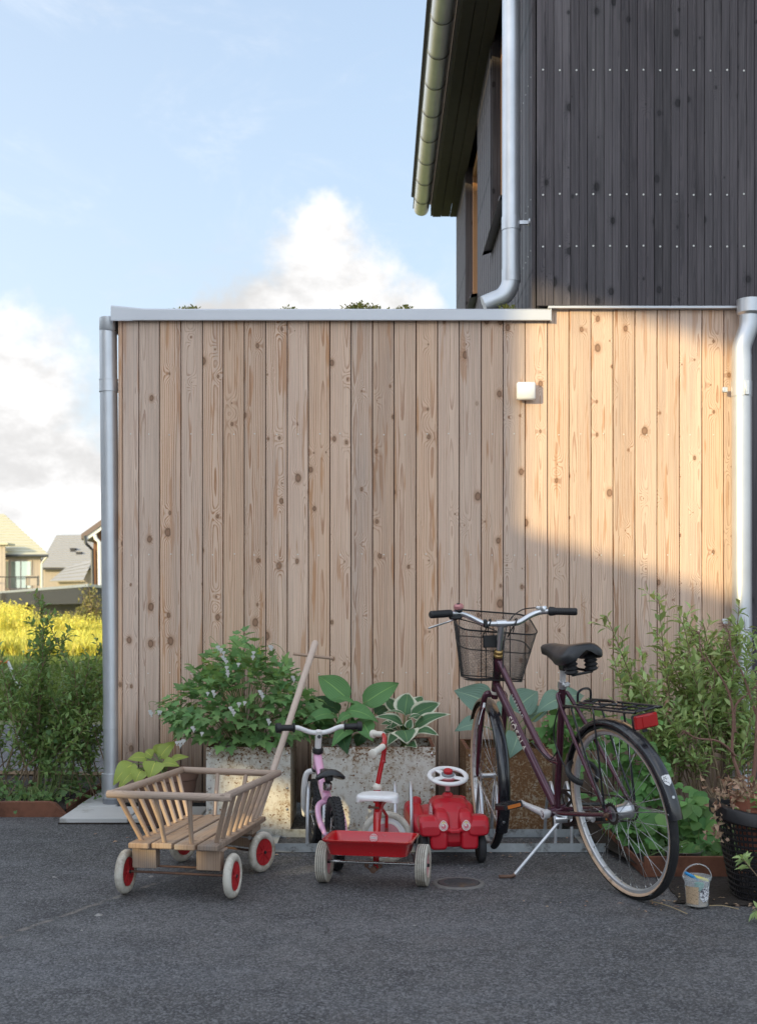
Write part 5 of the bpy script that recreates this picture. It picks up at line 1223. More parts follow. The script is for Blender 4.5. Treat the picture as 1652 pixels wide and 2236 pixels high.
    lettering('SJÖSALA', .040, Mt @ Matrix.Rotation(0, 4, 'X'), 'letter_cream', fr, wrap=.0178, spacing=1.18)
    a1 = Vector((.742, 0, .778)); a2 = Vector((.64, 0, .640)); d = (a2 - a1).normalized(); upv = Vector((0, 1, 0)).cross(d)
    Mt = Matrix((d, upv, Vector((0, 1, 0)))).transposed().to_4x4(); Mt.translation = (a1 + a2) / 2 + Vector((0, .0152, 0)) - upv * .002
    lettering('SERENAD', .023, Mt, 'letter_white', fr, wrap=.0152, spacing=1.35)
    # wire basket
    bk = MB(tf=S); x0 = .845; n = 150; rows = 30
    KT = Matrix.Translation((.92, 0, .95)) @ Matrix.Rotation(R(5.5), 4, 'X') @ Matrix.Translation((-.92, 0, -.95))
    def outline(t, u):
        """t 0..1 up, u 0..1 round: rounded rectangle tapering downwards"""
        hw = .135 + .048 * t; x1 = x0 + .165 + .075 * t; xa = x0 - .012 * t; r = .055
        w, dp = 2 * hw, x1 - xa; per = 2 * (w + dp) ; s = u * per
        segs = [((xa, -hw), (xa, hw)), ((xa, hw), (x1, hw)), ((x1, hw), (x1, -hw)), ((x1, -hw), (xa, -hw))]
        for (a, b_) in segs:
            l = math.hypot(b_[0] - a[0], b_[1] - a[1])
            if s <= l: x, y = a[0] + (b_[0] - a[0]) * s / l, a[1] + (b_[1] - a[1]) * s / l; break
            s -= l
        else: x, y = segs[-1][1]
        # round the corners
        cx, cy = (xa + x1) / 2, 0; dx, dy = x - cx, y - cy; ax_, ay_ = dp / 2 - r, hw - r
        if abs(dx) > ax_ and abs(dy) > ay_:
            vx, vy = abs(dx) - ax_, abs(dy) - ay_; l = math.hypot(vx, vy); k = min(1, r / l); dx = math.copysign(ax_ + vx * k, dx); dy = math.copysign(ay_ + vy * k, dy)
        px_ = (dx / dp + .5); q = Vector((cx + dx, cy + dy, .815 + (.215 + .085 * px_) * t)); return KT @ q
    G = [[outline(j / rows, ((i + .5 * (j % 2)) % n) / n) for i in range(n)] for j in range(rows + 1)]
    hw_ = .00062
    def strip(p, q):
        d_ = (q - p); s_ = d_.cross(Vector((p.x - .93, p.y, 0))).normalized() * hw_; nn = Vector((p.x - .93, p.y, 0)).normalized() * hw_
        bk.add([p - s_, p + nn, p + s_, q - s_, q + nn, q + s_], [(0, 1, 4, 3), (1, 2, 5, 4), (2, 0, 3, 5)])
    for j in range(rows):
        for i in range(n):
            if j % 2 == 0: strip(G[j][i], G[j + 1][i]); strip(G[j][i], G[j + 1][(i - 1) % n])
            else: strip(G[j][i], G[j + 1][i]); strip(G[j][i], G[j + 1][(i + 1) % n])
    for k in range(26):       # mesh floor
        y = -.128 + .256 * k / 25
        for s in (-1, 1):
            p = Vector((x0 + .006, y, .812)); q = Vector((x0 + .158, y + s * .10, .812)); q.y = max(-.13, min(.13, q.y)); strip(p, q)
    bo = bk.build('basket', 'black_wire', e, smooth=False)
    m = MB(tf=S); m.tube([outline(1, k / 80) for k in range(80)], .0038, 8, closed=True); m.tube([outline(0, k / 80) for k in range(80)], .0028, 6, closed=True); m.tube([outline(.60, k / 80) for k in range(80)], .0024, 6, closed=True); m.build('basket_rim', 'black_wire', bo)
    m = MB(tf=S)
    for y in (-.055, -.02, .02, .055): m.tube([outline(1, 0) * 0 + Vector((x0 - .016, y, 1.07)), Vector((x0 - .004, y, .812))], .0022, 6)
    for y in (-.058, .058): m.tube(bez([Vector((x0 - .012, y - .012, 1.03)), Vector((x0 - .05, y - .012, 1.085)), Vector((bar_c.x - .014, y - .010, 1.090)), Vector((bar_c.x - .018, y, 1.065)), Vector((bar_c.x - .008, y + .01, 1.052)), Vector((x0 - .012, y + .012, 1.01))], 5), .003, 6)
    m.box((x0 - .012, .03, .99), (.012, .075, .055), bev=.003); m.build('basket_bracket', 'black_wire', bo)
    m = MB(tf=S); m.box(Vector((bar_c.x, .072, bar_c.z + .002)), (.034, .018, .036), bev=.005); m.build('basket_clamp', 'black_plastic', bo)
bicycle()

# ------------------------------------------------------------------ plants
def small_leaf(m, p, d, nrm, ln, wd, fold=.25, curl=.15):
    d = d.normalized(); s = d.cross(nrm)
    if s.length < 1e-4: s = d.orthogonal()
    s.normalize(); n = s.cross(d)
    a = p; mid = p + d * ln * .48 - n * ln * .02; t = p + d * ln - n * ln * curl
    l = mid + s * wd * .5 + n * wd * fold; r = mid - s * wd * .5 + n * wd * fold
    l2 = p + d * ln * .80 + s * wd * .26 + n * (wd * fold * .5 - ln * curl * .5); r2 = p + d * ln * .80 - s * wd * .26 + n * (wd * fold * .5 - ln * curl * .5); m2 = p + d * ln * .80 - n * ln * curl * .55
    b = len(m.v)
    m.v += [tuple(q) for q in (a, l, mid, r, l2, m2, r2, t)]
    m.f += [(b, b + 2, b + 1), (b, b + 3, b + 2), (b + 1, b + 2, b + 5, b + 4), (b + 2, b + 3, b + 6, b + 5), (b + 4, b + 5, b + 7), (b + 5, b + 6, b + 7)]
LOBES = {}
def lobed_leaf(m, p, d, nrm, size, kind='dicentra'):
    """flat leaf cut into pointed lobes"""
    if kind not in LOBES:
        if kind == 'dicentra': out = [(0, 0), (.22, .10), (.62, .22), (.40, .34), (.58, .62), (.24, .56), (.20, .78), (0, 1.05), (-.18, .80), (-.26, .55), (-.58, .64), (-.38, .34), (-.60, .20), (-.20, .10)]
        elif kind == 'bramble':
            out = []
            for k in range(18):
                t = k / 18; a = math.pi * 2 * t; rr = .5 * (1 + .10 * (k % 2)); out.append((rr * .82 * math.sin(a), .5 - .55 * math.cos(a) * (1 + .1 * (abs(math.sin(a)) < .3))))
        else: out = [(0, 0), (.35, -.05), (.5, .25), (.3, .4), (.45, .65), (.15, .7), (0, 1), (-.15, .7), (-.45, .65), (-.3, .4), (-.5, .25), (-.35, -.05)]
        LOBES[kind] = out
    out = LOBES[kind]; d = d.normalized(); s = d.cross(nrm)
    if s.length < 1e-4: s = d.orthogonal()
    s.normalize(); n = s.cross(d); b = len(m.v)
    c = p + d * size * .42 + n * size * -.02
    m.v.append(tuple(c))
    for (x, y) in out: m.v.append(tuple(p + s * x * size + d * y * size + n * (abs(x) * .16 - max(0, y - .5) ** 2 * .5) * size))
    k = len(out)
    m.f += [(b, b + 1 + (i + 1) % k, b + 1 + i) for i in range(k)]

def rnd_unit(): 
    while True:
        v = Vector((random.uniform(-1, 1), random.uniform(-1, 1), random.uniform(-1, 1)))
        if .05 < v.length < 1: return v.normalized()

def shrub(name, label, base, stems, leafmatn, stemmat='stem_brown', leaf=(.034, .015), step=.022, side=(.06, .14), bare=.3, cat='shrub', seed=1, dens=1.):
    """stems: list of (foot offset, tip offset) from base"""
    random.seed(seed); e = empty(name, base); tag(e, label, cat)
    ms, ml = MB(), MB()
    for (a, b) in stems:
        a = Vector(a); b = Vector(b); mid = a.lerp(b, .5) + Vector((random.gauss(0, .03), random.gauss(0, .03), .04 * (b - a).length))
        path = bez([a, mid, b], 7); N = len(path); L = (b - a).length
        ms.tube(path, [.0032 * (1 - .75 * i / N) * (.7 + .5 * L) + .0007 for i in range(N)], 5)
        def leaves(p0, p1, k0=0):
            dv = p1 - p0; nL = max(2, int(dv.length / step * dens)); ax = dv.normalized(); sd = ax.orthogonal().normalized(); ph = random.uniform(0, 6.28)
            for q in range(nL):
                ph += 2.4; p = p0 + dv * ((q + random.random()) / nL)
                out = (Matrix.Rotation(ph, 3, ax) @ sd)
                d = (out * random.uniform(.6, 1.1) + ax * random.uniform(.35, .9) + Vector((0, 0, .15))).normalized()
                sc = random.uniform(.65, 1.25); small_leaf(ml, p, d, Vector((0, 0, 1)) + out * .1 + rnd_unit() * .45, leaf[0] * sc, leaf[1] * sc * random.uniform(.85, 1.2))
        for i in range(N - 1):
            t = i / (N - 1)
            if t < bare: continue
            leaves(path[i], path[i + 1])
            for _ in range(2 if t < .85 else 1):
                if random.random() < .75:
                    ax = (path[i + 1] - path[i]).normalized(); o = rnd_unit(); o = (o - ax * o.dot(ax)).normalized()
                    tw = path[i].lerp(path[i + 1], random.random()); ln = random.uniform(*side) * (1.15 - .5 * t); q = tw + (o * .8 + ax * .65 + Vector((0, 0, .2))).normalized() * ln
                    ms.tube([tw, tw.lerp(q, .5) + Vector((0, 0, .005)), q], [.0014, .0011, .0006], 3); leaves(tw, q)
    ms.build('stems', stemmat, e, kind='stuff'); ml.build('foliage', leafmatn, e, ang=180, kind='stuff')
    random.seed(seed + 99); return e

# shrub at the left, in front of the meadow
def stemset(n, bx, by, tips, seed):
    random.seed(seed); out = []
    for k in range(n):
        t = random.choice(tips); foot = (random.gauss(0, bx), random.gauss(0, by), 0.)
        out.append((foot, (t[0] + random.gauss(0, t[3]), t[1] + random.gauss(0, .10), t[2] * random.uniform(.72, 1.02))))
    return out
bl = Vector((-2.02, 7.05, .03))
tipsL = [(.08, 0, 1.10, .04), (.03, .1, .98, .09), (.42, .15, .92, .07), (.36, .05, .80, .10), (-.20, .0, .82, .10), (-.42, .1, .80, .12), (.25, .2, .70, .10), (-.05, -.05, .66, .14), (.42, 0, .58, .08), (.3, -.1, .42, .1)]
shrub('privet_shrub', 'dense green shrub in the bed left of the corner downpipe', bl, stemset(38, .20, .08, tipsL, 3) + [((0, 0, 0), (.075, -.03, 1.14)), ((.02, 0, 0), (.09, .02, 1.05)), ((0, 0, 0), (.44, .1, .98)), ((0, 0, 0), (-.2, 0, .90))], 'leaf_privet', leaf=(.048, .020), step=.015, side=(.07, .18), bare=.26, seed=11)
# shrub at the right along the wall
br = Vector((1.66, 6.05, .03))
tipsR = [(-.28, .0, 1.02, .07), (-.12, .05, 1.08, .08), (.03, .1, 1.02, .07), (.12, .1, 1.00, .06), (.20, .1, .80, .06), (-.38, .0, .84, .06), (-.2, -.1, .80, .1), (.05, -.12, .74, .1), (.24, -.05, .62, .06), (-.3, -.05, .60, .09)]
shrub('privet_shrub', 'light green upright shrub growing by the right downpipe', br, stemset(46, .16, .10, tipsR, 5) + [((-.1, 0, 0), (-.53, -.05, 1.06)), ((-.12, 0, 0), (-.50, -.1, .82)), ((0, 0, 0), (.16, .05, 1.13)), ((-.05, 0, 0), (-.26, 0, 1.14))], 'leaf_privet_light', leaf=(.060, .022), step=.016, side=(.06, .16), bare=.36, seed=21)

# white bleeding heart in the first planter
def dicentra():
    random.seed(31); base = Vector((-.70, 6.33, .37)); e = empty('bleeding_heart', base); tag(e, 'bushy bleeding heart with hanging white flowers in the left planter', 'plant')
    ms, ml, my = MB(), MB(), MB()
    ctr = Vector((.0, -.02, .12)); A = Vector((.40, .30, .42))
    tops = []
    for k in range(250):
        th = random.uniform(0, 6.283); ph = math.acos(random.uniform(-.28, 1.0)); rr = random.uniform(.62, 1.0)
        v = Vector((math.sin(ph) * math.cos(th), math.sin(ph) * math.sin(th), math.cos(ph)))
        if v.y > .75: continue
        hgt = .80 + .20 * math.cos(v.x * 3.1) + .12 * noise.noise(v * 2.3)
        p = ctr + Vector((v.x * A.x * (1.0 + .2 * noise.noise(v * 3)), v.y * A.y, v.z * A.z * hgt + .06)) * rr
        if p.z < -.02: p.z = -.02 - random.random() * .05
        tops.append((p, v))
        if k % 3 == 0: ms.tube(bez([Vector((random.gauss(0, .03), random.gauss(0, .03), 0)), p * .5 + Vector((0, 0, .10)), p], 4), [.003, .003, .0028, .0026, .0024, .0022, .002, .0018, .0016], 5)
    for (p, v) in tops:
        young = (v.z > .7 and random.random() < .25); tgt = my if young else ml
        fr = (v + Vector((0, 0, -.25)) + rnd_unit() * .5).normalized(); nn = (Vector((0, 0, 1)) + v * .9 + Vector((0, -.3, 0)) + rnd_unit() * .25).normalized()
        sc = random.uniform(.8, 1.15) * (.62 if young else 1.)
        sd = fr.cross(nn).normalized()
        for (dx, dd, s_) in ((0, .035, 1.), (.75, .012, .85), (-.75, .012, .85), (.55, -.03, .8), (-.55, -.03, .8)):
            q = p + sd * dx * .055 * sc + fr * dd * sc; d2 = (fr + sd * dx * 1.0 + Vector((0, 0, -.15)) + rnd_unit() * .15).normalized()
            lobed_leaf(tgt, q, d2, nn + rnd_unit() * .22, .058 * s_ * sc * random.uniform(.85, 1.2), 'dicentra')
    ms.build('stems', 'stem_green', e, kind='stuff'); ml.build('foliage', 'leaf_dicentra', e, ang=180, kind='stuff'); my.build('young_foliage', 'leaf_dicentra_young', e, ang=180, kind='stuff')
    # arching flower stems: (picture points of the hanging hearts)
    def heart(c, s):
        m = MB(); vs = []
        prof = [(0, .5), (.55, .42), (.62, .1), (.32, -.35), (.12, -.55), (.22, -.85), (.10, -1.0), (0, -.8)]
        m.prism([(x * s, y * s) for x, y in prof] + [(-x * s, y * s) for x, y in prof[::-1][1:-1]], frame(c + Vector((0, s * .3, 0)), (1, 0, random.uniform(-.2, .2)), (0, -1, .1)), s * .55)
        m.build('flower', 'petal_white', e, ang=70)
    Pf = lambda x, y, Y: at((400 + x / 3.591) / 1.1616, (1560 + y / 3.591) / 1.1616, Y - .09) - base
    for Y, pts, src in ((6.10, [(548, 295), (575, 318), (600, 345), (592, 385), (608, 405), (625, 425), (628, 480), (635, 515), (638, 540)], (480, 270)), (6.15, [(868, 385), (872, 345), (735, 450)], (960, 240)), (6.02, [(662, 850), (680, 870), (692, 895), (740, 812), (792, 800)], (600, 660)), (6.02, [(175, 1165), (205, 1160), (235, 1150), (205, 1190)], (330, 1090)), (6.05, [(318, 1030), (328, 1045), (402, 1080)], (420, 960)), (6.12, [(12, 885), (25, 885)], (90, 830)), (6.12, [(-70, 880), (-60, 900)], (10, 800)), (6.08, [(505, 700), (515, 725), (455, 715)], (470, 620)), (6.05, [(930, 700), (945, 720), (955, 745)], (900, 640)), (6.05, [(1005, 960), (1015, 980)], (960, 900)), (6.10, [(1025, 290), (1035, 300), (1230, 570), (1240, 590)], (1150, 420))):
        q = [Pf(x, y, Y) for x, y in pts]; m = MB(); m.tube(bez([ctr * .6, Pf(*src, Y + .03), q[0] + Vector((0, 0, .012)), q[-1] + Vector((0, .0, .014))], 5), .0012, 4); m.build('flower_stem', 'stem_green', e)
        for p in q: heart(p, random.uniform(.014, .018))
dicentra()

def big_leaf(parent, base, tip, width, mat, nrm=(0, -.55, .83), arch=.12, stalk=None, cup=.12, name='leaf', shape=.62):
    o = parent.location; b = Vector(base) - o; t = Vector(tip) - o; d = t - b; L = d.length; dn = d.normalized(); n = Vector(nrm); n = (n - dn * n.dot(dn)).normalized(); s = dn.cross(n)
    m = MB(); nu, nv = 8, 12; uv = []
    for j in range(nv + 1):
        v = j / nv; c = b + d * v + n * (math.sin(v * math.pi) * L * arch - v ** 3 * L * .10)
        hw = width / 2 * (math.sin(math.pi * v ** shape) ** .82 if 0 < v < 1 else 0.) * (1 - .25 * v ** 4)
        for i in range(nu + 1):
            u = -1 + 2 * i / nu
            wv = .06 * width * math.sin(v * 9 + i * .5 + L * 50) * abs(u) ** 2
            m.v.append(tuple(c + s * u * hw + n * (cup * hw * (abs(u) ** 1.4) * 1.3 + wv * .6))); uv.append((u, v))
    for j in range(nv):
        for i in range(nu): a = j * (nu + 1) + i; m.f.append((a, a + 1, a + nu + 2, a + nu + 1))
    m.uv = uv; lf = m.build(name, mat, parent, ang=180)
    if stalk is not None:
        k = MB(); st = Vector(stalk) - o; k.tube(bez([st, st.lerp(b, .6) + Vector((0, 0, .02)), b, b + d * .12 + n * L * arch * .35], 4), [.0042, .004, .0038, .0036, .0034, .0032, .003, .0028, .0026, .0024, .0022, .002, .0015], 6); k.build('stalk', 'stem_green', lf)
    return lf
Z2 = lambda x, y, Y: at((700 + x / 2.95) / 1.1616, (1700 + y / 2.95) / 1.1616, Y)
Z3 = lambda x, y, Y: at((1050 + x / 2.3595) / 1.1616, (1480 + y / 2.3595) / 1.1616, Y)
Z1 = lambda x, y, Y: at((250 + x / 2.7533) / 1.1616, (1550 + y / 2.7533) / 1.1616, Y)
def hosta(label, root, mat, leaves, ZF, zs, cat='hosta', fat=1.15, more=None):
    e = empty('hosta', root); tag(e, label, cat)
    for (bx, by, tx, ty, w, Yb, Yt, nr, *mm) in leaves:
        big_leaf(e, ZF(bx, by, Yb), ZF(tx, ty, Yt), w * fat / zs / 1.1616 / FPX * Yb, mm[0] if mm else mat, nrm=nr, stalk=root + Vector((random.uniform(-.02, .02), random.uniform(-.02, .02), 0)))
    if more: hosta_more(e, root, mat, *more)
def hosta_more(e, root, mat, n, L, w, seed):
    random.seed(seed)
    for k in range(n):
        a = random.uniform(-math.pi * 1.02, .02 * math.pi); d = Vector((math.cos(a), math.sin(a) * .55, random.uniform(-.15, .55))).normalized(); b = root + Vector((math.cos(a) * .05, math.sin(a) * .03, random.uniform(.05, .16)))
        big_leaf(e, b, b + d * L * random.uniform(.7, 1.15), w * random.uniform(.75, 1.15), mat, nrm=(d.x * -.3, -.5, .8), arch=random.uniform(.1, .22), stalk=root)
UPF = (0, -.75, .66); FR = (0, -1, .25); UP = (0, -.35, .94)
random.seed(41)
hosta('large plain green hosta in the wide planter', Z2(500, 560, 6.30), 'leaf_hosta',
      [(545, 225, 305, 30, 165, 6.30, 6.42, FR), (650, 255, 925, 88, 150, 6.28, 6.36, FR), (430, 330, 208, 388, 105, 6.22, 6.10, UPF), (525, 300, 765, 375, 120, 6.20, 6.12, UPF), (650, 395, 722, 525, 125, 6.18, 6.08, FR), (490, 470, 530, 618, 120, 6.20, 6.08, FR, 'leaf_hosta_dark'), (550, 440, 418, 556, 105, 6.20, 6.06, UPF), (440, 290, 205, 235, 130, 6.38, 6.44, UPF, 'leaf_hosta_dark'), (600, 260, 405, 210, 70, 6.24, 6.22, UP), (560, 330, 452, 395, 70, 6.16, 6.08, UPF), (560, 265, 660, 255, 60, 6.22, 6.24, UP), (740, 330, 850, 270, 90, 6.34, 6.40, UPF, 'leaf_hosta_dark'), (400, 430, 250, 470, 120, 6.40, 6.40, UPF, 'leaf_hosta_dark'), (640, 480, 600, 570, 90, 6.36, 6.34, FR, 'leaf_hosta_dark'), (470, 320, 400, 250, 90, 6.36, 6.42, FR, 'leaf_hosta_dark')], Z2, 2.95, more=(14, .12, .075, 411))
hosta('hosta with white leaf margins in the wide planter', Z2(950, 570, 6.30), 'leaf_hosta_cream',
      [(960, 338, 985, 160, 165, 6.26, 6.34, FR), (1010, 345, 1230, 240, 125, 6.26, 6.28, FR), (1020, 300, 1100, 190, 100, 6.34, 6.40, FR), (1030, 435, 1292, 315, 95, 6.20, 6.14, UPF), (1060, 455, 1210, 478, 78, 6.16, 6.08, UPF), (945, 405, 752, 338, 82, 6.20, 6.12, UPF), (985, 352, 808, 305, 48, 6.22, 6.16, UP), (955, 450, 985, 542, 185, 6.12, 6.04, UPF), (985, 555, 1050, 575, 85, 6.12, 6.06, UPF), (900, 305, 815, 200, 85, 6.34, 6.42, FR), (905, 475, 835, 558, 80, 6.22, 6.14, UPF), (985, 440, 1010, 362, 60, 6.18, 6.20, FR), (1090, 350, 990, 350, 60, 6.18, 6.14, UP)], Z2, 2.95, more=(12, .085, .055, 412))
hosta('blue-green hosta behind the bicycle in the rusted planter', Z3(560, 960, 6.30), 'leaf_hosta_blue',
      [(450, 720, 245, 640, 135, 6.28, 6.24, FR), (400, 855, 250, 870, 95, 6.2, 6.1, UPF), (590, 760, 745, 640, 125, 6.34, 6.40, FR), (900, 690, 738, 758, 115, 6.30, 6.2, UPF), (850, 720, 1020, 660, 110, 6.34, 6.38, UPF), (625, 900, 575, 1035, 105, 6.2, 6.08, FR), (680, 800, 800, 760, 90, 6.36, 6.36, UPF), (560, 800, 500, 700, 90, 6.4, 6.45, FR)], Z3, 2.3595, fat=1.4)
hosta('yellow-green hosta in the brown pot behind the cart', Vector((-1.085, 6.16, .25)), 'leaf_hosta_gold',
      [(250, 1065, 100, 1205, 120, 6.12, 6.02, UPF), (270, 1100, 135, 1245, 90, 6.08, 6.0, UPF), (340, 1030, 200, 1030, 75, 6.16, 6.14, UPF), (400, 1050, 355, 1170, 135, 6.06, 5.98, FR), (300, 1110, 255, 1200, 110, 6.04, 5.98, FR), (425, 1030, 535, 905, 95, 6.2, 6.24, UPF), (500, 1060, 622, 1012, 60, 6.12, 6.06, UPF), (380, 1020, 320, 975, 70, 6.22, 6.26, FR), (440, 1070, 560, 1075, 80, 6.1, 6.04, UPF), (400, 1000, 450, 920, 70, 6.24, 6.28, FR)], Z1, 2.7533)

# bramble-like foliage behind the bicycle and the low cover in the beds
def leafmass(name, label, base, cells, mat, kind, n, size, cat='plant', stem='stem_green', seed=1, layers=1):
    random.seed(seed); e = empty(name, base); tag(e, label, cat); ml, ms = MB(), MB()
    for _ in range(n):
        c, r = random.choice(cells); p = Vector(c) + Vector((random.gauss(0, r[0]), random.gauss(0, r[1]), random.gauss(0, r[2])))
        if p.z < .01: p.z = .01 + random.random() * .03
        out = Vector((p.x, p.y, 0)) * .4 + Vector((0, -.5, -.25)) + rnd_unit() * .6
        nn = Vector((0, -.55, .85)) + rnd_unit() * .35; sc = size * random.uniform(.6, 1.2)
        if kind == 'bramble':
            d0 = out.normalized(); sd = d0.cross(nn).normalized()
            for a in (0, 1, -1): lobed_leaf(ml, p + sd * a * sc * .25, (d0 + sd * a * 1.1), nn + rnd_unit() * .15, sc * (1 if a == 0 else .8), 'bramble')
        elif kind == 'small': small_leaf(ml, p, out, nn, sc, sc * .42)
        else: lobed_leaf(ml, p, out, nn, sc, kind)
        if random.random() < .25: ms.tube([Vector((p.x * .4, p.y * .6, 0)), p * .6 + Vector((0, 0, .05)), p], [.0025, .002, .001], 4)
    ml.build('foliage', mat, e, ang=180, kind='stuff')
    if ms.v: ms.build('stems', stem, e, kind='stuff')
    return e
leafmass('bramble', 'lobed green plant seen through the bicycle rear wheel', Vector((1.12, 5.75, .03)), [((.04, .1, .45), (.09, .06, .07)), ((.10, .05, .34), (.09, .08, .06)), ((.05, -.22, .14), (.08, .06, .05)), ((.16, -.30, .10), (.06, .06, .04)), ((.20, 0, .22), (.07, .1, .08))], 'leaf_bramble', 'bramble', 150, .062, seed=51)
leafmass('lobed_plant', 'lobed green plant between the bicycle frame and the blue hosta', Vector((.92, 6.25, .40)), [((.0, 0, .12), (.05, .04, .05)), ((.05, 0, .02), (.06, .04, .05)), ((.16, .05, .20), (.05, .04, .05))], 'leaf_bramble', 'dicentra', 60, .085, seed=55)
leafmass('bramble', 'small serrated plant between the rear wheel and the bucket', Vector((1.36, 5.30, .03)), [((.0, 0, .20), (.05, .04, .06)), ((.05, 0, .09), (.06, .05, .04))], 'leaf_bramble', 'bramble', 26, .075, seed=52)
leafmass('ground_ivy', 'low weeds in the bed below the right shrub', Vector((1.62, 5.45, .03)), [((0, -.1, .05), (.18, .12, .035)), ((-.2, -.18, .04), (.08, .06, .02)), ((.2, .2, .10), (.16, .2, .06))], 'leaf_ivy', 'ivy', 260, .035, seed=53)
leafmass('ground_ivy', 'low ivy and grass in the bed under the left shrub', Vector((-2.0, 6.95, .03)), [((.1, -.12, .04), (.14, .12, .03)), ((-.15, 0, .05), (.2, .15, .04)), ((.2, .3, .06), (.1, .3, .04)), ((.15, .25, .22), (.07, .25, .10))], 'leaf_ivy', 'ivy', 420, .034, seed=54)

# potted dry shrub in the black basket, and the sprigs at the right edge
def laundry():
    c = Vector((1.54, 4.72, .004)); e = empty('plastic_basket', c); tag(e, 'black perforated plastic basket at the right edge holding a pot', 'basket')
    def ol(t, u, k=1.):
        a = u * 2 * math.pi; r = (.148 + .062 * t) * k; ex = 3.0; cx, sx_ = math.cos(a), math.sin(a)
        return Vector((r * 1.02 * math.copysign(abs(cx) ** (2 / ex), cx), r * .86 * math.copysign(abs(sx_) ** (2 / ex), sx_), t * .335))
    m = MB(); N = 52
    for k in range(N):
        pts = [ol(t / 8, (k + .5) / N) for t in range(9)]
        m.tube(pts, .0062, 5, flat=.45)
    for j in range(15):
        t = .02 + j * .068; m.tube([ol(t, k / 60) for k in range(60)], .0062, 5, closed=True, flat=.9)
    m.build('lattice', 'basket_plastic', e, smooth=False)
    m = MB(); n = 72; vs = []; fs = []
    for k in range(n):
        p = ol(1, k / n); o = Vector((p.x, p.y, 0)).normalized(); dip = .012 * math.cos(4 * math.pi * k / n)
        for (dx, dz) in ((-.004, -.03), (.010, -.034), (.020, -.028), (.021, .014), (.012, .022), (-.004, .020)): vs.append(p + o * dx + Vector((0, 0, dz + dip)))
    for k in range(n):
        l = (k + 1) % n
        for j in range(6): i = (j + 1) % 6; fs.append((k * 6 + j, l * 6 + j, l * 6 + i, k * 6 + i))
    MB().add(vs, fs).build('rim', 'basket_plastic', e, ang=50)
    m = MB(); m.add([ol(0, k / 40) for k in range(40)], [tuple(range(40))]); m.build('base', 'basket_plastic', e, smooth=False)
    pc = c + Vector((-.075, -.03, .19)); e2 = empty('plant_pot', pc); tag(e2, 'small terracotta pot standing inside the black basket', 'plant pot')
    MB().rev([(.0001, 0), (.068, 0), (.088, .15), (.096, .152), (.100, .195), (.092, .198), (.086, .17), (.0001, .165)], 28).build('pot_body', 'terracotta_red', e2)
    # dry shrub
    e3 = empty('dry_shrub', pc + Vector((0, 0, .168))); tag(e3, 'half-dead potted shrub with bare branches and brown leaves', 'shrub'); random.seed(61)
    mb = MB(); o3 = e3.location
    A = lambda px, py, Y: at(px, py, Y) - o3
    for pts, r in (([A(1625, 1735, 4.72), A(1612, 1690, 4.74), A(1598, 1640, 4.76), A(1600, 1560, 4.78), A(1585, 1500, 4.8), A(1545, 1440, 4.82)], .008), ([A(1604, 1650, 4.75), A(1570, 1620, 4.7), A(1520, 1612, 4.66), A(1490, 1595, 4.64)], .0055), ([A(1604, 1600, 4.77), A(1606, 1540, 4.8), A(1648, 1500, 4.84), A(1668, 1440, 4.86)], .006), ([A(1640, 1730, 4.7), A(1650, 1640, 4.7), A(1655, 1500, 4.72), A(1662, 1350, 4.74)], .010), ([A(1540, 1445, 4.82), A(1530, 1425, 4.82), A(1525, 1380, 4.83)], .003), ([A(1595, 1420, 4.84), A(1590, 1380, 4.84), A(1575, 1360, 4.84)], .003), ([A(1650, 1560, 4.72), A(1620, 1470, 4.76), A(1596, 1420, 4.82)], .005)):
        P = bez(pts, 5); mb.tube(P, [r * (1 - .6 * i / len(P)) for i in range(len(P))], 7)
        for _ in range(len(P) * 2):
            i = random.randrange(1, len(P)); q = P[i] + rnd_unit() * random.uniform(.012, .04); mb.tube([P[i], q], [.0016, .0008], 4)
    mb.build('branches', 'branch_red', e3)
    ml = MB()
    for _ in range(170):
        p = Vector((random.gauss(-.075, .05), random.gauss(-.02, .05), random.gauss(.055, .028))) if random.random() < .8 else Vector((-.16 + random.gauss(0, .015), -.05, random.uniform(-.14, .02)))
        small_leaf(ml, p, rnd_unit(), rnd_unit(), random.uniform(.018, .034), random.uniform(.012, .022), fold=.5, curl=.4)
    ml.build('dry_foliage', 'leaf_dry', e3, ang=180, kind='stuff')
    mg = MB()
    for _ in range(60):
        p = Vector((random.gauss(.03, .05), random.gauss(-.07, .03), random.gauss(.03, .04))); small_leaf(mg, p, Vector((random.uniform(-1, .6), -.5, random.uniform(-.2, .8))), Vector((0, -.5, .8)) + rnd_unit() * .3, random.uniform(.03, .06), random.uniform(.012, .018))
    for _ in range(80):
        p = A(random.uniform(1625, 1665), random.uniform(1380, 1620), random.uniform(4.68, 4.85)); small_leaf(mg, p, Vector((random.uniform(-1, .4), -.3, random.uniform(-.2, .8))), Vector((0, -.5, .8)) + rnd_unit() * .3, random.uniform(.028, .045), random.uniform(.012, .018))
    mg.build('green_foliage', 'leaf_privet', e3, ang=180, kind='stuff')
laundry()
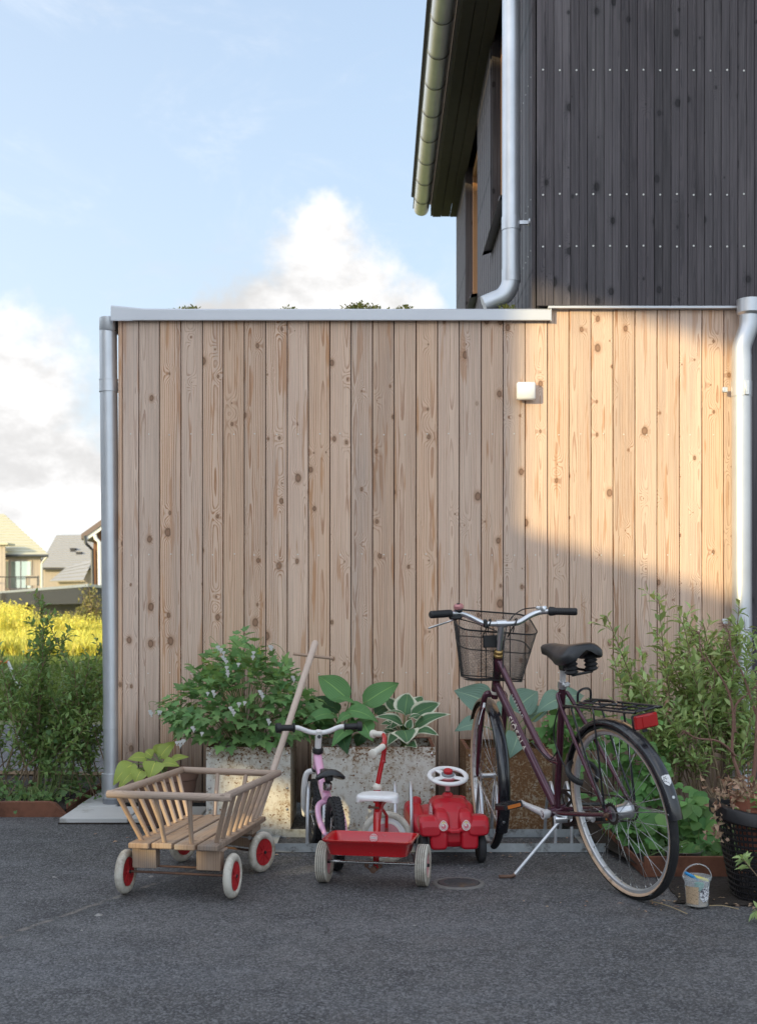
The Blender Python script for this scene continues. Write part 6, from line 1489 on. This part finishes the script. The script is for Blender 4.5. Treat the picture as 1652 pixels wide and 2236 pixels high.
def sprig(label, foot, tip, n, ln, seed, mat='leaf_privet_light'):
    random.seed(seed); e = empty('leafy_sprig', foot); tag(e, label, 'plant'); f = Vector((0, 0, 0)); t = Vector(tip) - Vector(foot)
    m = MB(); P = bez([f, t * .5 + Vector((0, 0, .02)), t], 6); m.tube(P, [.003 * (1 - .6 * i / len(P)) for i in range(len(P))], 6); m.build('stem', 'stem_brown', e)
    m = MB(); d = (P[-1] - P[-3]).normalized(); sd = d.orthogonal().normalized()
    for k in range(n):
        o = Matrix.Rotation(2.4 * k, 3, d) @ sd; p = P[-1] - d * (.05 * random.random()); small_leaf(m, p, o * .9 + d * random.uniform(.1, .9), Vector((0, -.6, .8)) + d * .5, ln * random.uniform(.7, 1.2), ln * .30)
    m.build('foliage', mat, e, ang=180, kind='stuff')
sprig('leafy sprig on a bare stem in front of the black basket', (1.46, 4.36, 0), at(1618, 1873, 4.38), 18, .048, 71)
sprig('low leafy sprig on the asphalt at the right edge below the basket', (1.42, 4.30, 0), at(1648, 1988, 4.33), 14, .045, 72)

# ------------------------------------------------------------------ toy bucket, steel dish, straws, grit
def bucket():
    c = Vector((1.198, 4.55, .007)); e = empty('toy_bucket', c); tag(e, 'small clear plastic bucket with sand toys beside the bicycle rear wheel', 'bucket')
    MB().rev([(.0001, .0015), (.040, .0015), (.0405, .004), (.0475, .098), (.0525, .0985), (.0525, .112), (.0505, .1125), (.0490, .100), (.0465, .098), (.0392, .005), (.0001, .003)], 32).build('pail', 'clear_plastic', e, ang=40)
    m = MB(); m.rev([(.0001, .004), (.038, .004), (.041, .055), (.0001, .058)], 24); m.build('sand_fill', 'sand', e)
    m = MB(); m.tube(ringpts((0, 0, .105), .0535, 18, Vector((1, 0, 0)), Vector((0, -.15, .98)), 0, math.pi, closed=False), .0042, 8, flat=.6); m.build('handle', 'clear_plastic', e)
    def patch(a0, a1, z0, z1, rad, oval=False):
        mm = MB(); vs = []; n = 14
        if oval:
            vs = []
            for k in range(20):
                t = 6.283 * k / 20; a = (a0 + a1) / 2 + (a1 - a0) / 2 * math.cos(t); z = (z0 + z1) / 2 + (z1 - z0) / 2 * math.sin(t); rr = rad(z); vs.append((rr * math.cos(a), rr * math.sin(a), z))
            a = (a0 + a1) / 2; z = (z0 + z1) / 2; vs.append((rad(z) * math.cos(a), rad(z) * math.sin(a), z)); mm.add(vs, [(k, (k + 1) % 20, 20) for k in range(20)]); return mm
        for k in range(n + 1):
            a = a0 + (a1 - a0) * k / n
            for z in (z0, z1): vs.append((rad(z) * math.cos(a), rad(z) * math.sin(a), z))
        mm.add(vs, [(2 * k, 2 * k + 2, 2 * k + 3, 2 * k + 1) for k in range(n)]); return mm
    rd = lambda z: .0415 + .07 * z
    patch(R(190), R(262), .012, .078, rd).build('paper_label', 'label_beige', e)
    patch(R(268), R(325), .020, .078, lambda z: rd(z) + .0008, oval=True).build('round_label', 'label_white', e)
    m = MB(); m.box((-.022, -.01, .112), (.060, .022, .012), rot=Euler((0, R(28), R(10))).to_matrix(), bev=.004); m.build('blue_shovel', 'blue_toy', e)
    m = MB(); m.box((.012, -.012, .104), (.058, .020, .010), rot=Euler((0, R(16), R(-12))).to_matrix(), bev=.004); m.build('yellow_rake', 'yellow_toy', e)
    m = MB(); m.rev([(.0001, 0), (.016, .002), (.018, .03), (.0001, .034)], 16, Matrix.Translation((.004, -.016, .058))); m.build('green_mould', 'green_toy', e)
bucket()
e = empty('steel_dish', at(1490, 1893, 5.18)); e.location.z = .060; tag(e, 'shiny steel dish standing behind the bicycle rear wheel', 'dish')
MB().rev([(.0001, 0), (.068, 0), (.080, .028), (.086, .030), (.086, .033), (.078, .031), (.066, .004), (.0001, .004)], 32).build('bowl', 'steel', e)
random.seed(81)
for (a, b, lab) in (((1418, 1968), (1500, 1996), 'pale straw lying between the rear wheel and the bucket'), ((1548, 1978), (1612, 1986), 'pale straw lying on the soil right of the bucket')):
    p = onground(*a, .012); q = onground(*b, .012); m = MB(); m.tube(bez([p, p.lerp(q, .5) + Vector((0, .01, .004)), q], 5), .0018, 5); tag(m.build('straw', 'straw'), lab, 'straw')
gm = MB()
def grain(p, s):
    a = random.uniform(0, 3.14); vs = []
    for k in range(5): t = a + 6.283 * k / 5; vs.append((p[0] + s * random.uniform(.6, 1.2) * math.cos(t), p[1] + s * random.uniform(.6, 1.2) * math.sin(t), .0005))
    vs.append((p[0], p[1], s * random.uniform(.35, .8))); b = len(gm.v); gm.v += vs; gm.f += [(b + k, b + (k + 1) % 5, b + 5) for k in range(5)]
for _ in range(1500):
    if random.random() < .55:
        y = random.uniform(3.2, 6.2); grain((random.uniform(-.34, .34) * y, y), random.choice((.0014, .002, .0026)))
    else:
        t = random.random(); p = Vector((.35, 5.45, 0)).lerp(Vector((1.45, 4.40, 0)), t) + Vector((random.gauss(0, .09), random.gauss(0, .10), 0)); grain(p, random.uniform(.0014, .0034))
for (px, py, s) in ((118, 1916, .012), (215, 2000, .016), (122, 1917, .005), (1008, 1895, .006), (470, 2018, .005), (700, 1980, .005), (330, 1915, .014), (1370, 1900, .005), (520, 1890, .004), (1172, 1932, .006), (178, 2033, .007), (1330, 2030, .005), (905, 2022, .006)): grain(onground(px, py), s)
lm = MB()
for _ in range(150):
    zone = random.random()
    if zone < .45: p = Vector((random.uniform(.2, 1.3), random.uniform(5.45, 6.05), .004))
    elif zone < .75: p = Vector((1.2 + random.gauss(0, .25), 4.62 + random.gauss(0, .10), .006))
    else: p = Vector((random.uniform(-1.6, .4), random.uniform(5.5, 6.3), .004))
    small_leaf(lm, p, Vector((random.uniform(-1, 1), random.uniform(-1, 1), .05)), Vector((random.gauss(0, .2), random.gauss(0, .2), 1)), random.uniform(.010, .028), random.uniform(.006, .014), fold=.2, curl=.15)
tag(lm.build('leaf_litter', 'leaf_dry', ang=180), 'dry leaf scraps lying along the rack and the bed edge', 'leaf litter', kind='stuff')
go = gm.build('grit', 'grit', smooth=False); tag(go, 'loose grit and small stones scattered over the asphalt', 'gravel', kind='stuff')

# ------------------------------------------------------------------ far side: meadow, shelter, houses
random.seed(91)
mg, mf, lg = MB(), MB(), MB()
def blade(m, p, h, w, lean=.3):
    a = random.uniform(0, 6.283); s = Vector((math.cos(a), math.sin(a), 0)) * w * .5; t = p + Vector((random.gauss(0, lean) * h * .5, random.gauss(0, lean) * h * .5, h)); mid = p.lerp(t, .55) + Vector((0, 0, h * .08))
    b = len(m.v); m.v += [tuple(p - s), tuple(p + s), tuple(mid + s * .8), tuple(mid - s * .8), tuple(t)]; m.f += [(b, b + 1, b + 2, b + 3), (b + 3, b + 2, b + 4)]
for _ in range(26000):
    y = 29 + 30 * random.random() ** 1.3; x = random.uniform(-.335, -.20) * y
    blade(mg, Vector((x, y, 0)), random.uniform(.10, .36) * (1.1 + .8 * noise.noise((x * .6, y * .35, 0))), random.uniform(.03, .08), .9)
clumps = [(random.choice((random.gauss(40, 22), random.gauss(20, 20), random.uniform(95, 222))), random.uniform(45, 57)) for _ in range(95)]
for (cpx, cy) in clumps:
    hgt = random.uniform(.7, 1.45) if cpx < 80 else random.uniform(.45, 1.0); cx = (cpx - 826) / FPX * cy
    for _ in range(26):
        h = hgt * random.uniform(.4, 1.05); p = Vector((cx + random.gauss(0, .22), cy + random.gauss(0, .25), 0)); blade(mg, p, h, .05, .35)
        for _k in range(7):
            q = p + Vector((random.gauss(0, .10), random.gauss(0, .10), h * random.uniform(.45, 1.05))); s_ = random.uniform(.03, .075); u = rnd_unit() * s_; v = rnd_unit() * s_; tg = mf if random.random() < .5 else mg; b = len(tg.v); tg.v += [tuple(q), tuple(q + u), tuple(q + u + v), tuple(q + v)]; tg.f += [(b, b + 1, b + 2, b + 3)]
for _ in range(9000):
    y = 12.2 + 16 * random.random() ** 1.2; blade(lg, Vector((random.uniform(-.335, -.20) * y, y, -.01)), random.uniform(.05, .14), random.uniform(.008, .02))
tag(mg.build('meadow_grass', 'meadow_blade', smooth=False), 'tall sunlit yellow-green grass of the meadow', 'grass', kind='stuff')
tag(mf.build('meadow_flowers', 'meadow_flower', smooth=False), 'yellow flower heads above the meadow grass', 'flowers', kind='stuff')
tag(lg.build('lawn_grass', 'lawn_blade', smooth=False), 'short shaded grass between the road and the meadow', 'grass', kind='stuff')
# olive bush by the shelter
e = empty('olive_bush', at(205, 1330, 52)); e.location.z = 0; tag(e, 'olive green bush in front of the dark shelter', 'bush'); random.seed(92)
ml, ms = MB(), MB()
for k in range(14):
    t = Vector((random.gauss(0, .45), random.gauss(0, .3), random.uniform(1.0, 2.2))); ms.tube([(0, 0, 0), t * .5 + Vector((0, 0, .2)), t], [.03, .02, .008], 5)
    for _ in range(34):
        p = t * random.uniform(.45, 1.05) + rnd_unit() * .22; small_leaf(ml, p, rnd_unit(), rnd_unit(), .16, .08)
ms.build('stems', 'stem_brown', e, kind='stuff'); ml.build('foliage', 'leaf_olive', e, ang=180, kind='stuff')
# leaning marker pole with orange top
p = at(42, 1502, 17.0); p.z = 0.; e = empty('marker_frame', p); tag(e, 'thin white and orange frame standing in the grass at the left edge', 'frame')
q = at(17, 1445, 17.0) - p; f = at(42, 1502, 17.0) - p
MB().tube([Vector((0, 0, 0)), f, q], .022, 8).build('leg', 'far_white', e); MB().tube([q, at(-40, 1447, 17.0) - p], .030, 8).build('top_bar', 'orange_lens', e)
MB().tube([at(-40, 1447, 17.0) - p, Vector((-.9, .3, 0))], .022, 8).build('leg', 'far_white', e)

def shelter():
    C = at(192, 1275, 58); A = Vector((-28.0, 87, C.z)); B = Vector((-14.6, 69, C.z)); e = empty('bike_shelter', (C.x, C.y, 0)); tag(e, 'long low dark timber shelter with flat roof beyond the meadow', 'shelter')
    o = Vector((C.x, C.y, 0)); c = Vector((0, 0, 0)); a = A - o; a.z = 0; b = B - o; b.z = 0; zt = C.z; d = (a + b)
    m = MB(); k = .14
    def slab(m, pts, z0, z1): m.add([(p.x, p.y, z0) for p in pts] + [(p.x, p.y, z1) for p in pts], [(3, 2, 1, 0), (4, 5, 6, 7)] + [(i, (i + 1) % 4, (i + 1) % 4 + 4, i + 4) for i in range(4)])
    n1 = (a.normalized() + b.normalized()).normalized()
    slab(m, [c - n1 * .2, b + Vector((.2, 0, 0)), d, a - n1 * .2], zt - k, zt); m.build('roof', 'galv_rail', e, smooth=False)
    ad = a.normalized(); nrm = Vector((-ad.y, ad.x, 0)); nrm = nrm if nrm.y < 0 else -nrm
    N = 40
    m = MB()
    for i in range(N * 3):
        p = a * (i / (N * 3)); q = a * ((i + .93) / (N * 3)); m.add([p + Vector((0, 0, zt - .95)), q + Vector((0, 0, zt - .95)), q + Vector((0, 0, zt - k)), p + Vector((0, 0, zt - k))], [(0, 1, 2, 3)])
    m.build('front_boarding', 'shelter_dark', e, smooth=False, kind='stuff')
    m = MB()
    m.add([c + Vector((0, 0, 0)), b, b + Vector((0, 0, zt - k)), c + Vector((0, 0, zt - k))], [(0, 1, 2, 3)]); m.add([c + b * .35, a + b * .35, a + b * .35 + Vector((0, 0, zt - k)), c + b * .35 + Vector((0, 0, zt - k))], [(0, 1, 2, 3)]); m.build('wall', 'shelter_dark', e, smooth=False)
    for t in (.012, .40, .78):
        m = MB(); p = a * t; m.box((p.x, p.y, (zt - k) / 2), (.34, .34, zt - k)); m.build('post', 'shelter_dark', e, smooth=False)
shelter()

def courses(parent, p00, p10, p11, p01, n, mat, name='roof', step=.05):
    """roof plane laid in n stepped tile courses from eave (p00-p10) to ridge (p01-p11)"""
    m = MB(); nn = (Vector(p10) - Vector(p00)).cross(Vector(p01) - Vector(p00)).normalized()
    if nn.z < 0: nn = -nn
    for i in range(n):
        a, b = i / n, (i + 1) / n; L0, R0 = Vector(p00).lerp(Vector(p01), a), Vector(p10).lerp(Vector(p11), a); L1, R1 = Vector(p00).lerp(Vector(p01), b), Vector(p10).lerp(Vector(p11), b)
        m.add([L0, R0, R0 + nn * step, L0 + nn * step, R1, L1], [(0, 1, 2, 3), (3, 2, 4, 5)])
    return m.build(name, mat, parent, smooth=False)
def boards_wall(parent, a, b, z0, z1, w, mat, name='wall'):
    a = Vector(a); b = Vector(b); n = max(1, int((b - a).length / w)); m = MB(); t = (b - a).normalized(); o = Vector((t.y, -t.x, 0)) * .02
    m.add([Vector((a.x, a.y, z0)), Vector((b.x, b.y, z0)), Vector((b.x, b.y, z1)), Vector((a.x, a.y, z1))], [(0, 1, 2, 3)])
    for i in range(n):
        p = a.lerp(b, i / n) + o; q = a.lerp(b, (i + .9) / n) + o; m.add([Vector((p.x, p.y, z0)), Vector((q.x, q.y, z0)), Vector((q.x, q.y, z1)), Vector((p.x, p.y, z1))], [(0, 1, 2, 3)])
    return m.build(name, mat, parent, smooth=False)
def far_house_left():
    Y = 100.; e = empty('far_house', (at(40, 0, Y).x, Y, 0)); tag(e, 'pale roofed timber house with big balcony window at the far left', 'house'); o = e.location.copy()
    A = lambda px, py, y=Y: at(px, py, y) - o
    z_e = A(0, 1212).z; xr = A(100, 0).x; xl = A(-190, 0).x
    boards_wall(e, (xl, 0, 0), (xr - .4, 0, 0), 0, z_e, .25, 'far_wood'); boards_wall(e, (xr - .4, 0, 0), (xr - 4.6, 9, 0), 0, z_e, .25, 'far_wood')
    rl, rr_ = Vector((A(-150, 0).x, 6, A(0, 1122, Y + 6).z)), Vector((A(8, 0, Y + 6).x, 6, A(0, 1122, Y + 6).z))
    e0, e1 = Vector((xl, -.5, z_e)), Vector((A(106, 0, Y - .5).x, -.5, z_e))
    courses(e, e0, e1, rr_, rl, 15, 'roof_pale'); courses(e, e1, Vector((e1.x - 5., 12, z_e)), rr_, rr_, 15, 'roof_pale')
    m = MB(); m.tube([e0 + Vector((0, -.1, -.1)), e1 + Vector((0, -.1, -.1))], .12, 8); m.build('gutter', 'zinc_dark', e)
    x = A(92, 0).x; m = MB(); m.tube([Vector((e1.x - .1, -.6, z_e - .15)), Vector((x, -.12, z_e - .7)), Vector((x, -.12, 0))], .09, 8); m.build('downpipe', 'far_white', e)
    for (p0, p1, y0, y1) in ((25, 68, 1226, 1284), (8, 19, 1226, 1284)):
        a, b = A(p0, y1), A(p1, y0); w = MB(); w.box(((a.x + b.x) / 2, -.05, (a.z + b.z) / 2), (b.x - a.x + .2, .1, b.z - a.z + .2)); wo = w.build('window', 'far_wood', e, smooth=False)
        MB().box(((a.x + b.x) / 2, -.12, (a.z + b.z) / 2), (b.x - a.x, .04, b.z - a.z)).build('pane', 'pane', wo, smooth=False); MB().box(((a.x + b.x) / 2, -.15, (a.z + b.z) / 2), (.08, .05, b.z - a.z)).build('mullion', 'far_wood', wo, smooth=False)
    m = MB(); a, b = A(-190, 1300), A(104, 1262)
    m.box(((a.x + b.x) / 2, -1.5, a.z), (b.x - a.x, 3., .25)); bal = m.build('balcony', 'far_wood', e, smooth=False)
    m = MB(); m.tube([(a.x, -3, b.z), (b.x, -3, b.z)], .04, 6)
    for k in range(14): x = a.x + (b.x - a.x) * k / 13; m.tube([(x, -3, a.z), (x, -3, b.z)], .03, 5)
    m.build('railing', 'far_dark', bal); a2, b2 = A(78, 1280), A(103, 1259); MB().box(((a2.x + b2.x) / 2, -2.6, (a2.z + b2.z) / 2), (b2.x - a2.x, .5, b2.z - a2.z)).build('balcony_screen', 'far_wood', bal, smooth=False)
    a, b = A(-30, 1285, Y - 1.5), A(12, 1190, Y - 1.5); boards_wall(e, (a.x, -1.5, 0), (b.x, -1.5, 0), 0, b.z, .25, 'far_wood', 'bay_wall'); MB().box(((a.x + b.x) / 2, -.9, b.z + .08), (b.x - a.x + .6, 2., .16)).build('bay_roof', 'roof_pale', e, smooth=False)
far_house_left()
def far_house_mid():
    Y = 125.; e = empty('far_house', (at(150, 0, Y).x, Y, 0)); tag(e, 'grey tiled house with two roof vents in the middle distance', 'house'); o = e.location.copy(); A = lambda px, py, y=Y: at(px, py, y) - o
    z_e = A(0, 1240).z; xl, xr = A(88, 0).x, A(240, 0).x
    boards_wall(e, (xl + .3, 0, 0), (xr, 0, 0), 0, z_e, .3, 'far_wood')
    r0, r1 = A(124, 1168, Y + 8), A(240, 1166, Y + 8); r0.y = r1.y = 8.; roof = courses(e, Vector((xl, -.6, z_e)), Vector((xr, -.6, z_e)), r1, r0, 15, 'roof_grey', step=.08); courses(e, Vector((xl, 16, z_e)), Vector((xl, -.6, z_e)), r0, r0, 15, 'roof_grey')
    MB().box(((xl + xr) / 2, -.6, z_e - .12), (xr - xl, .15, .2)).build('fascia_board', 'far_dark', e, smooth=False)
    g0, g1 = A(108, 1270, Y - 4), A(182, 1268, Y - 4); g0.y = g1.y = -4.; h1 = Vector((xr, 2.0, A(0, 1225, Y + 2).z)); h0 = A(148, 1240); courses(e, g0, g1, Vector((A(200, 0).x, .6, z_e + .9)), Vector((h0.x, -.5, z_e + .05)), 5, 'roof_grey', 'porch_roof', .08)
    boards_wall(e, (g0.x + .6, -3.2, 0), (g1.x, -3.2, 0), 0, g0.z, .3, 'far_wood', 'porch_wall')
    for px, py in ((162, 1204), (179, 1213)):
        c = A(px, py, Y + 4); c.y = 3.6 if py < 1208 else 2.8; v = MB(); v.box((c.x, c.y, c.z - .25), (.52, .5, 1.0)); v.box((c.x, c.y, c.z + .27), (.62, .6, .1)); v.build('roof_vent', 'far_dark', roof, smooth=False)
far_house_mid()
def far_house_right():
    Y = 75.; e = empty('far_house', (at(215, 0, Y).x, Y, 0)); tag(e, 'brown timber house with steep roof edge beside the corner downpipe', 'house'); o = e.location.copy(); A = lambda px, py, y=Y: at(px, py, y) - o
    a, b = A(204, 0), A(300, 0); zt = A(0, 1165).z; zr = A(0, 1075).z
    boards_wall(e, (a.x, 0, 0), (b.x, 0, 0), 0, zt, .16, 'far_brown'); m = MB(); m.add([(a.x, 0, zt), (b.x, 0, zt), (b.x, 0, zr)], [(0, 1, 2)]); m.build('gable', 'far_brown', e, smooth=False)
    p, q = A(177, 1166, Y - 1), A(300, 1078, Y - 1); m = MB()
    m.add([(p.x, -1, p.z - .35), (q.x, -1, q.z - .35), (q.x, -1, q.z), (p.x, -1, p.z), (p.x, 14, p.z - .35), (q.x, 14, q.z - .35), (q.x, 14, q.z), (p.x, 14, p.z)], [(0, 1, 2, 3), (3, 2, 6, 7), (0, 4, 5, 1), (0, 3, 7, 4)]); m.build('roof', 'roof_brown', e, smooth=False)
    p2, q2 = A(190, 1172, Y - .7), A(300, 1094, Y - .7); m = MB(); m.add([(p2.x, -.9, p2.z - .25), (q2.x, -.9, q2.z - .25), (q2.x, -.9, q2.z), (p2.x, -.9, p2.z)], [(0, 1, 2, 3)]); m.build('barge_board', 'far_white', e, smooth=False)
    m = MB(); m.tube([A(184, 1170, Y - 1), A(187, 1186, Y - 1), A(201, 1200, Y - .3), A(203, 1290, Y - .3)], .10, 8); m.build('downpipe', 'zinc_dark', e)
    m = MB(); m.tube([A(207, 1168, Y - 1.2), A(209, 1176, Y - 1.2), A(217, 1184, Y - 1.2), A(219, 1330, Y - 1.2)], .12, 8); m.build('downpipe', 'far_white', e)
far_house_right()
# conifer tops between the roofs
random.seed(95)
for px, h, lab in ((80, 1196, 'taller conifer top showing between the far roofs'), (93, 1203, 'shorter conifer top showing between the far roofs')):
    b = at(px, 1330, 150.); b.z = 0; tz = at(px, h, 150.).z; e = empty('conifer', b); tag(e, lab, 'tree'); ml = MB()
    for _ in range(500):
        t = random.random(); r = (1 - t) * 1.7 + .05; a = random.uniform(0, 6.283); p = Vector((math.cos(a) * r * random.random(), math.sin(a) * r * random.random(), tz * (.3 + .7 * t))); small_leaf(ml, p, Vector((math.cos(a), math.sin(a), -.2)), Vector((0, 0, 1)), .5, .22)
    ml.build('crown', 'leaf_olive', e, ang=180, kind='stuff'); m = MB(); m.tube([(0, 0, 0), (0, 0, tz)], [.2, .03], 6); m.build('trunk', 'stem_brown', e)

# ------------------------------------------------------------------ added unseen building behind the camera: blocks the sun, openings shape two beams
def block():
    X0 = -10.; e = empty('sun_blocker', (X0, -10, 0)); tag(e, 'added unseen building behind the camera that blocks the sun, with openings for beams', 'light blocker')
    k = SUN_SLOPE; cy = math.cos(R(SUN_AZ)) / math.sin(R(SUN_AZ))
    yb = lambda X, Y: Y - (X - X0) * cy + 10
    y_left = yb(.72, YW); zb = 1.50 + k * (.94 - X0); zt = 2.755 + k * (1.463 - X0); y_right = yb(3.3, YW); H = 5.44 + k * (.39 - X0) - .17
    ya, ye = -34., yb(-1.2, 13.0); th = .15; s0, s1, u0, u1 = 5.35, 6.95, 3.06, 3.30     # slot added to throw a second beam onto the cart
    def wall(y0, y1, z0, z1, nm='wall'): MB().box((0, (y0 + y1) / 2, (z0 + z1) / 2), (th, y1 - y0, z1 - z0)).build(nm, 'render_wall', e, smooth=False)
    wall(ya, y_right, 0, H); wall(y_right, s0, 0, zb); wall(s0, y_left, 0, u0); wall(s0, y_left, u1, zb); wall(y_right, y_left, zt, H); wall(y_left, s1, 0, u0); wall(y_left, s1, u1, H); wall(s1, ye, 0, H); wall(ye, 31., 0, 4.2, 'low_blocker')
    MB().box((-2.0, (ya + ye) / 2, H + .06), (4.5, ye - ya + .6, .12)).build('roof', 'far_dark', e, smooth=False)
    for yy in (ya + .1, ye - .1): MB().box((-2.1, yy, H / 2), (4.0, .15, H)).build('end_wall', 'render_wall', e, smooth=False)
    MB().box((-4.1, (ya + ye) / 2, 1.25), (.15, ye - ya, 2.5)).build('rear_wall', 'render_wall', e, smooth=False)
    MB().box((-1.6, (y_right + y_left) / 2, zb - .35), (3.0, y_left - y_right, .2)).build('opening_floor', 'concrete', e, smooth=False)
    for y in [ya + 3 + 4 * i for i in range(8)]:
        for z in (1.6, 4.4, 7.2):
            if y + 1 < y_right - .3 or y - 1 > y_left + .3:
                if y > ye - 1.5: continue
                w = MB(); w.box((th / 2 + .01, y, z), (.06, 1.5, 1.5)); wo = w.build('window', 'far_white', e, smooth=False); MB().box((th / 2 + .03, y, z), (.05, 1.3, 1.3)).build('pane', 'pane', wo, smooth=False)
block()
